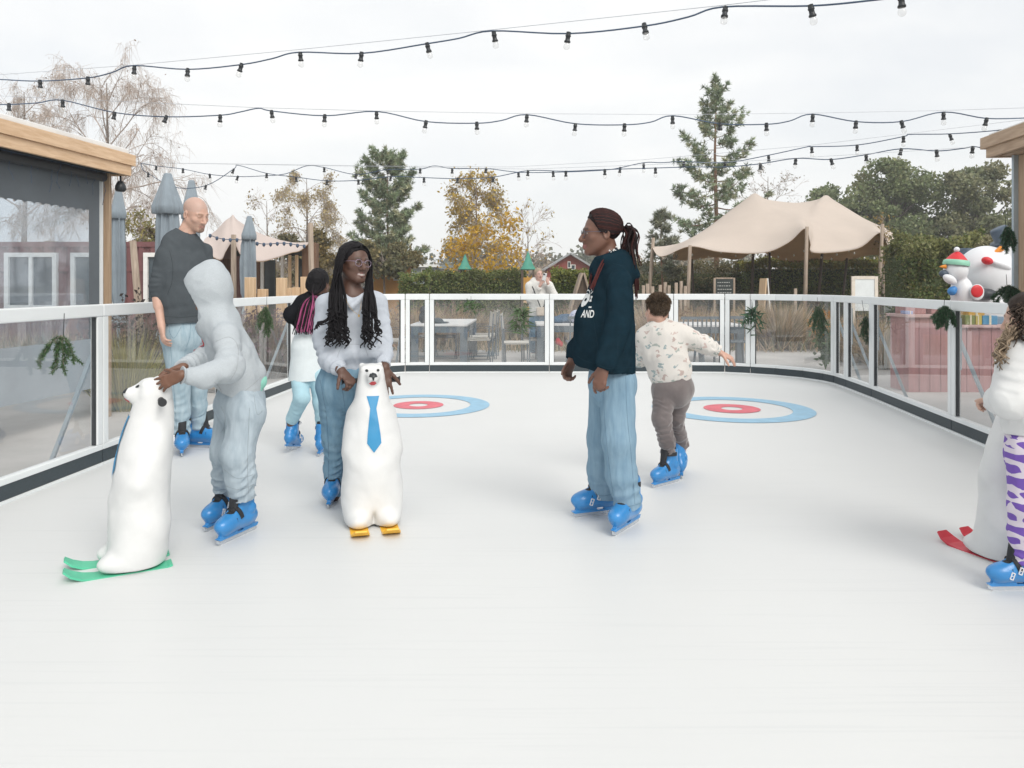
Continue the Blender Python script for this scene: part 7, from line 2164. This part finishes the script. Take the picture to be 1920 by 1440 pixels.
WPR = pbr('white_print', (.70, .72, .72), .7, .04)
nn = nv(np.array([-.72, -.70, 0])); rt = np.array([-nn[1], nn[0], 0]); up = np.array([0, 0, 1.0])
pos = seen(NV, NF, 1101, 595)
polys = text_polys('AND', .054, pos, rt * .66, up)
LET = polys; polys = []
ce = seen(NV, NF, 1100, 559)
for k, ch in enumerate('AIM'):
    a = R(52 - 27 * k); er = rt * math.cos(a) + up * math.sin(a)
    polys += text_polys(ch, .044, ce + (rt * .66 * math.cos(a) + up * math.sin(a)) * .058, rt * .7 * math.sin(a) - up * math.cos(a), rt * .7 * math.cos(a) + up * math.sin(a))
ARC = polys; polys = []
for k in range(20):
    a0, a1 = 2 * math.pi * k / 20, 2 * math.pi * (k + 1) / 20
    polys.append([ce + (rt * .66 * math.cos(a) + up * math.sin(a)) * r for a, r in ((a0, .040), (a1, .040), (a1, .046), (a0, .046))])
for k in range(7):
    a = k * .9; polys.append([ce + rt * (.022 * math.cos(a) + .013 * math.cos(t)) + up * (.022 * math.sin(a) - .008 + .015 * math.sin(t)) for t in np.linspace(0, 6.28, 7, False)])
polys.append([ce + rt * x + up * y for x, y in ((.052, -.042), (.074, -.042), (.074, -.049), (.052, -.049))])
print_mesh('lettering', nav, WPR, NV, NF, LET, nn, .0025); print_mesh('lettering', nav, WPR, NV, NF, ARC, nn, .0025); print_mesh('logo', nav, WPR, NV, NF, polys, nn, .0025)

# ================================================================== boy with outstretched arm, seen from behind
d0 = 4.98; J = mk(d0); O = foot(1262, 908)
hd = Head(J(1232, 583, 0), -163, 6, 6, .87)
sh = (J(1212, 634, .02), J(1274, 626, .0)); tor = [(J(1243, 630), .105, .62), (J(1248, 665), .11, .68), (J(1258, 700), .11, .72), (J(1262, 725), .115, .74)]
legs = [(J(1246, 730, -.02), J(1241, 785, -.08), J(1254, 850, -.03), J(1240, 868, -.04)), (J(1279, 728, .03), J(1264, 782, .06), J(1280, 835, .19), J(1275, 850, .22))]
boy = body('person', 'boy from behind in a printed cream sweater stretching one arm to the right', SKATERS, O, hd, J(1237, 612), [
    (sh[0], J(1202, 675, .08), J(1188, 668, .30), dict(dirv=(-.5, .8, .1), palm=(.2, 0, -.9), curl=(.4, .4, .4, .4), thumb=1, sc=.75)),
    (sh[1], J(1322, 648, .04), J(1351, 662, .02), dict(dirv=(.88, -.12, -.42), palm=(-.25, .35, -.85), curl=(.30, .30, .34, .38), thumb=-1, sc=.80, spread=.10))], tor, legs, (.58, .35, .27),
    paint=dict(), h=.004, tw=.78)
m_, nt, bs_ = new_mat('dinosaur_print_cotton'); L_ = nt.links.new
tc = nt.nodes.new('ShaderNodeTexCoord'); vo = nt.nodes.new('ShaderNodeTexVoronoi'); vo.inputs['Scale'].default_value = 21; vo.inputs['Randomness'].default_value = .9
nz = nt.nodes.new('ShaderNodeTexNoise'); nz.inputs['Scale'].default_value = 34; nz.inputs['Detail'].default_value = 2
av = nt.nodes.new('ShaderNodeVectorMath'); av.operation = 'MULTIPLY_ADD'; av.inputs[1].default_value = (.07, .07, .07)
L_(tc.outputs['Object'], nz.inputs['Vector']); L_(nz.outputs['Color'], av.inputs[0]); L_(tc.outputs['Object'], av.inputs[2])
mpp = nt.nodes.new('ShaderNodeMapping'); mpp.inputs['Scale'].default_value = (.75, .75, 1.5); L_(av.outputs[0], mpp.inputs[0]); L_(mpp.outputs[0], vo.inputs['Vector'])
c1 = nt.nodes.new('ShaderNodeValToRGB'); c1.color_ramp.interpolation = 'CONSTANT'
c1.color_ramp.elements[0].position = 0; c1.color_ramp.elements[0].color = (1, 1, 1, 1); c1.color_ramp.elements[1].position = .31; c1.color_ramp.elements[1].color = (0, 0, 0, 1); L_(vo.outputs['Distance'], c1.inputs[0])
c2 = nt.nodes.new('ShaderNodeValToRGB'); c2.color_ramp.interpolation = 'CONSTANT'
for i_, (p_, cc) in enumerate(((0, (.30, .37, .38)), (.35, (.47, .38, .35)), (.55, (.36, .40, .37)), (.75, (.53, .43, .40)))):
    e = c2.color_ramp.elements[i_] if i_ < 2 else c2.color_ramp.elements.new(p_); e.position = p_; e.color = (*cc, 1)
L_(vo.outputs['Color'], c2.inputs[0])
mm = nt.nodes.new('ShaderNodeMix'); mm.data_type = 'RGBA'; mm.inputs['A'].default_value = (.66, .635, .60, 1); L_(c1.outputs[0], mm.inputs['Factor']); L_(c2.outputs[0], mm.inputs['B']); L_(mm.outputs['Result'], bs_.inputs['Base Color']); bs_.inputs['Roughness'].default_value = .9
tside = nv(np.array([1, 0, 0]))
def ex(S): S.cap(J(1228, 613, .0), J(1246, 612, .0), .050, .05, .03)
top_garment('sweater', boy, m_, [(J(1243, 632), .128, .66), (J(1246, 660), .140, .76), (J(1255, 692), .138, .80), (J(1260, 708), .130, .80)], tside,
    [[sh[0], J(1200, 672, .08), J(1189, 668, .26)], [sh[1], J(1320, 646, .04), J(1350, 660, .02)]], [[.070, .060, .042], [.072, .060, .042]], hem=(J(1262, 711), nv((.28, 0, -1)), .24), neckcut=(J(1236, 603), (.048, .048, .040)), extra=ex, fold=.006, lam=.05, h=.0045)
S = Sculpt(*bounds([J(1262, 705), J(1262, 720)], .2), .0045); S.cap(J(1258, 695), J(1262, 715), .128, .120, .02, tside, .80); S.cut(J(1263, 717), nv((.28, 0, -1)), .26); S.cut(J(1260, 702), nv((-.28, 0, 1)), .26); V, F = S.mesh()
link('hem_band', np_mesh('hem_band', V - np.array(boy.location), F, cloth('cream_rib', (.66, .63, .60)), True), boy)
legs_garment('trousers', boy, cloth('taupe_velour', (.125, .108, .108), .85, 0, 5, col2=(.205, .18, .178), sheen=.5), J(1262, 725), [[legs[0][0], J(1241, 785, -.07), J(1250, 825, -.05), J(1254, 852, -.03)], [legs[1][0], J(1266, 782, .06), J(1274, 815, .13), J(1280, 836, .19)]], [.080, .058, .050, .048], prad=.12, pflat=.84, side=tside, fold=(.001, .005, .006), lam=.04, h=.0045)
skate(boy, under(legs[0][2]), -50, .86, mirror=1); skate(boy, under(legs[1][2]), 166, .86, tilt=-9, mirror=-1)
cap_hair('scalp_hair', boy, hd, (.11, .08, .055), front=.05, size=(.080, .096, .088), low=-.055, h=.004)
rng = np.random.default_rng(330); n = 6500; v = rng.normal(size=(n, 3)); v /= np.linalg.norm(v, axis=1, keepdims=True)
L = np.array([0, -.016, .036]) + v * np.array([.080, .096, .088]); keep = (L[:, 1] < .05 + .75 * L[:, 2] * .6) & (L[:, 2] > -.055 - .35 * L[:, 1]); L = L[keep]; v = v[keep]
u = v + rng.normal(size=v.shape) * .25 + np.array([0, -.15, -.35]) * (L[:, 2] < .09)[:, None] + np.array([0, .0, .5]) * (L[:, 2] >= .09)[:, None]
u /= np.linalg.norm(u, axis=1, keepdims=True); ln = np.where(L[:, 2] > .06, .024, .010)[:, None]
bs = hd.c + hd.sc * (L @ hd.M); tp = hd.c + hd.sc * ((L + u * ln) @ hd.M)
link('hair', blade_mesh('hair', bs - np.array(boy.location), tp - np.array(boy.location), .0032, M['hair'], cols=np.array([.16, .115, .08]) * rng.uniform(.6, 1.5, (len(bs), 1))), boy)

# ================================================================== curly haired girl cut by the right edge
d0 = 3.3; J = mk(d0); O = foot(1945, 1092)
hd = Head(J(1928, 597, 0), -138, 8, 0, .92)
sh = (J(1908, 672, -.06), J(1990, 668, .10)); tor = [(J(1945, 675), .11, .62), (J(1945, 735), .12, .66), (J(1945, 800), .12, .72), (J(1945, 840), .125, .76)]
legs = [(J(1925, 850, -.06), J(1918, 950, -.08), J(1921, 1055, -.06), J(1890, 1070, -.06)), (J(1972, 850, .06), J(1972, 950, .08), J(1970, 1030, .12), J(1945, 1045, .12))]
cur = body('person', 'curly haired girl in a white top and purple heart leggings cut by the right edge', SKATERS, O, hd, J(1945, 650), [
    (sh[0], J(1893, 762, -.10), J(1868, 748, .10), dict(dirv=(-.5, .7, -.2), palm=(.1, -.2, -.9), curl=(.8, .8, .8, .8), thumb=-1, sc=.78)),
    (sh[1], J(2000, 760, .15), J(1950, 745, .30), dict(dirv=(-.7, .6, -.1), palm=(.1, -.2, -.9), curl=(.8, .8, .8, .8), thumb=1, sc=.78))], tor, legs, (.56, .36, .28), h=.0045, tw=.82)
WT = cloth('white_jersey', (.68, .69, .69), .9, .04, 12)
tside = nv(sh[1] - sh[0])
top_garment('white_top', cur, WT, [(J(1945, 674), .135, .66), (J(1944, 725), .150, .72), (J(1944, 780), .155, .78), (J(1946, 815), .150, .80)], tside,
    [[sh[0], J(1893, 752, -.11), J(1876, 752, .0), J(1868, 746, .09)], [sh[1], J(2000, 755, .15), J(1952, 745, .28)]], [[.075, .072, .055, .046], [.075, .065, .045]], hem=(J(1946, 812), (0, 0, -1), .26), neckcut=(J(1945, 644), (.05, .05, .04)), fold=.006, h=.005)
m_, nt, bs_ = new_mat('purple_heart_print'); L_ = nt.links.new
def mth(op, a, b=None):
    n = nt.nodes.new('ShaderNodeMath'); n.operation = op
    for i, v in enumerate((a, b)):
        if v is None: continue
        if isinstance(v, (int, float)): n.inputs[i].default_value = v
        else: L_(v, n.inputs[i])
    return n.outputs[0]
tc = nt.nodes.new('ShaderNodeTexCoord'); sx = nt.nodes.new('ShaderNodeSeparateXYZ'); L_(tc.outputs['Object'], sx.inputs[0])
nz = nt.nodes.new('ShaderNodeTexNoise'); nz.inputs['Scale'].default_value = 9; L_(tc.outputs['Object'], nz.inputs['Vector'])
vz = mth('MULTIPLY', sx.outputs['Z'], 20); vz = mth('ADD', vz, mth('MULTIPLY', nz.outputs['Fac'], .5)); row = mth('FLOOR', vz)
ux = mth('ADD', mth('ADD', mth('MULTIPLY', sx.outputs['X'], 15), mth('MULTIPLY', row, .5)), mth('MULTIPLY', nz.outputs['Fac'], .8))
u = mth('MULTIPLY', mth('SUBTRACT', mth('FRACT', ux), .5), 2.75); v = mth('MULTIPLY', mth('SUBTRACT', mth('FRACT', vz), .52), 2.75)
u = mth('ADD', u, mth('MULTIPLY', v, .25))
q_ = mth('SUBTRACT', mth('ADD', mth('MULTIPLY', u, u), mth('MULTIPLY', v, v)), 1)
cub = mth('MULTIPLY', mth('MULTIPLY', q_, q_), q_); xy = mth('MULTIPLY', mth('MULTIPLY', u, u), mth('MULTIPLY', mth('MULTIPLY', v, v), v))
heart = mth('LESS_THAN', mth('SUBTRACT', cub, xy), .02)
mm = nt.nodes.new('ShaderNodeMix'); mm.data_type = 'RGBA'; mm.inputs['A'].default_value = (.66, .60, .68, 1); mm.inputs['B'].default_value = (.165, .085, .40, 1)
L_(heart, mm.inputs['Factor']); L_(mm.outputs['Result'], bs_.inputs['Base Color']); bs_.inputs['Roughness'].default_value = .88
legs_garment('leggings', cur, m_, J(1945, 845), [[J(1927, 850, -.06), J(1922, 950, -.08), J(1918, 1000, -.07), J(1916, 1055, -.06)], [legs[1][0], J(1972, 950, .08), J(1972, 1000, .1), J(1970, 1030, .12)]], [.082, .064, .058, .055], prad=.13, fold=(0, .001, .003), h=.005)
skate(cur, ground(1919, 1106), -88, .81, mirror=-1); skate(cur, ground(1968, 1078), -80, .88, mirror=1)
rng = np.random.default_rng(340); paths, cols = [], []
for i in range(420):
    v = rng.normal(size=3); v /= np.linalg.norm(v); v[2] = abs(v[2]) * 1.15 - .55
    if v[1] > .55: continue
    base = np.array([0, -.02, .035]) + v * np.array([.080, .095, .088]); dn = v * .6 + np.array([0, -.3, -.5]); P = []; ph = rng.uniform(0, 6.28); ln = rng.uniform(.08, .16)
    for t in np.linspace(0, 1, 14):
        q = base + v * .035 * math.sin(t * 2) + dn * ln * t * t + .010 * np.array([math.cos(ph + t * 14), math.sin(ph + t * 14), 0]); P.append(hd.w(*q))
    paths.append(np.array(P)); cols.append(np.array((.085, .062, .048)) * rng.uniform(.5, 1.8))
for i in range(150):      # curly ponytail hanging at the left
    a = J(1900 + rng.normal() * 8, 622 + rng.normal() * 8, -.05 + rng.normal() * .03); e = J(1878 + rng.normal() * 7, 668 + rng.normal() * 14, -.06 + rng.normal() * .04); ph = rng.uniform(0, 6.28)
    P = [a + (e - a) * t + np.array([-.012 * math.sin(t * 3.1), 0, 0]) + .011 * t ** .5 * np.array([math.cos(ph + t * 16), math.sin(ph + t * 16), .3 * math.sin(ph + t * 9)]) for t in np.linspace(0, 1, 22)]
    paths.append(np.array(P)); cols.append(np.array((.34, .26, .185)) * rng.uniform(.5, 1.35))
cap_hair('scalp_hair', cur, hd, (.045, .033, .027), front=.055, size=(.086, .10, .092), low=-.07, h=.005)
braids('curls', cur, paths, r=.0026, cols=cols)

# ================================================================== photographer in the background
d0 = 15.4; J = mk(d0); O = np.array([X_(1011, d0), d0, G])
hd = Head(J(1010, 514), 22, 4, 6, .98)
sh = (J(994, 537, .02), J(1028, 536, .02)); tor = [(J(1011, 540), .15, .66), (J(1011, 565), .16, .72), (J(1011, 590), .16, .74), (J(1011, 600), .17, .72)]
legs = [(J(1002, 604), np.array([X_(1001, d0), d0, .33]), np.array([X_(1000, d0), d0, G + .09]), np.array([X_(1000, d0), d0 - .15, G + .04])), (J(1021, 604), np.array([X_(1022, d0), d0, .33]), np.array([X_(1022, d0), d0, G + .09]), np.array([X_(1023, d0), d0 - .15, G + .04]))]
pho = body('person', 'woman in a white hoodie photographing with a phone behind the far boards', None, O, hd, J(1011, 530), [
    (sh[0], J(996, 562, -.05), J(1013, 535, -.22), dict(dirv=(.45, -.2, .85), palm=(.6, .6, 0), curl=(.7, .7, .7, .7), thumb=1, sc=1.0)),
    (sh[1], J(1037, 553, -.06), J(1027, 530, -.22), dict(dirv=(-.25, -.1, .95), palm=(-.5, .8, 0), curl=(.7, .7, .7, .7), thumb=-1, sc=1.0))], tor, legs, (.58, .37, .31), paint=dict(), h=.007, tw=1.05)
PW = cloth('off_white_fleece', (.66, .655, .63), .92, .05)
def ex(S): S.cap(J(1002, 529, .06), J(1020, 529, .06), .10, .10, .04)
top_garment('hoodie', pho, PW, [(J(1011, 541), .19, .70), (J(1011, 562), .21, .76), (J(1011, 590), .21, .78)], np.array([1, 0, 0]), [[sh[0], J(995, 562, -.05), J(1012, 538, -.2)], [sh[1], J(1038, 554, -.06), J(1028, 533, -.2)]], [[.10, .085, .055], [.10, .09, .055]], hem=(J(1011, 592), (0, 0, -1), .3), neckcut=(J(1012, 523, -.04), (.075, .08, .06)), extra=ex, h=.008)
legs_garment('jeans', pho, cloth('dull_blue_denim', (.15, .24, .33), .9, .2), J(1011, 600), [list(legs[0][:3]), list(legs[1][:3])], [.11, .085, .075], prad=.19, h=.008)
for l in legs: MB().box(l[3] - np.array(pho.location) + [0, 0, .0], (.09, .26, .08), None, .025).build('shoe', M['white_paint'], pho)
cap_hair('hair', pho, hd, (.40, .33, .25), front=.05, size=(.086, .104, .094), low=-.06, h=.006)
o = np.array(pho.location); b = MB(); b.tube([J(998, 537, -.18) - o, J(1008, 562, -.22) - o, J(1014, 578, -.22) - o], .012, 5); b.tube([J(1027, 560, -.2) - o, J(1022, 568, -.22) - o, J(1018, 578, -.22) - o], .010, 5); b.build('bag_strap', M['black'], pho)
MB().box((0, 0, 0), (.22, .07, .17), None, .02).build('crossbody_bag', cloth('beige_leather', (.52, .45, .38), .6), None, J(1016, 584, -.24))
tag(bpy.data.objects['crossbody_bag'], 'beige crossbody bag hanging on the front of the photographer', 'bag')
ph_ = J(1021, 519, -.27)
r_ = MB().box((0, 0, 0), (.075, .010, .150), (0, R(12), 0), .004).build('phone', pbr('phone_silver', (.62, .63, .63), .3, metal=.3), None, ph_)
tag(r_, 'silver phone held up to the face of the photographer', 'phone')
MB().box((-.005, -.007, .05), (.034, .006, .034), (0, R(12), 0), .003).build('camera_lens', M['black'], r_)
# ================================================================== thin autumn haze
b = MB(); b.box((0, 35, 7.5), (170, 160, 19))
hz, nt, bs_ = new_mat('autumn_haze'); nt.nodes.remove(bs_)
pvn = nt.nodes.new('ShaderNodeVolumePrincipled'); pvn.inputs['Color'].default_value = (.93, .95, .97, 1); pvn.inputs['Density'].default_value = .002; pvn.inputs['Anisotropy'].default_value = .0
nt.links.new(pvn.outputs[0], nt.nodes['Material Output'].inputs['Volume'])
tag(b.build('haze', hz), 'thin pale haze over the park', 'haze', None, 'stuff')
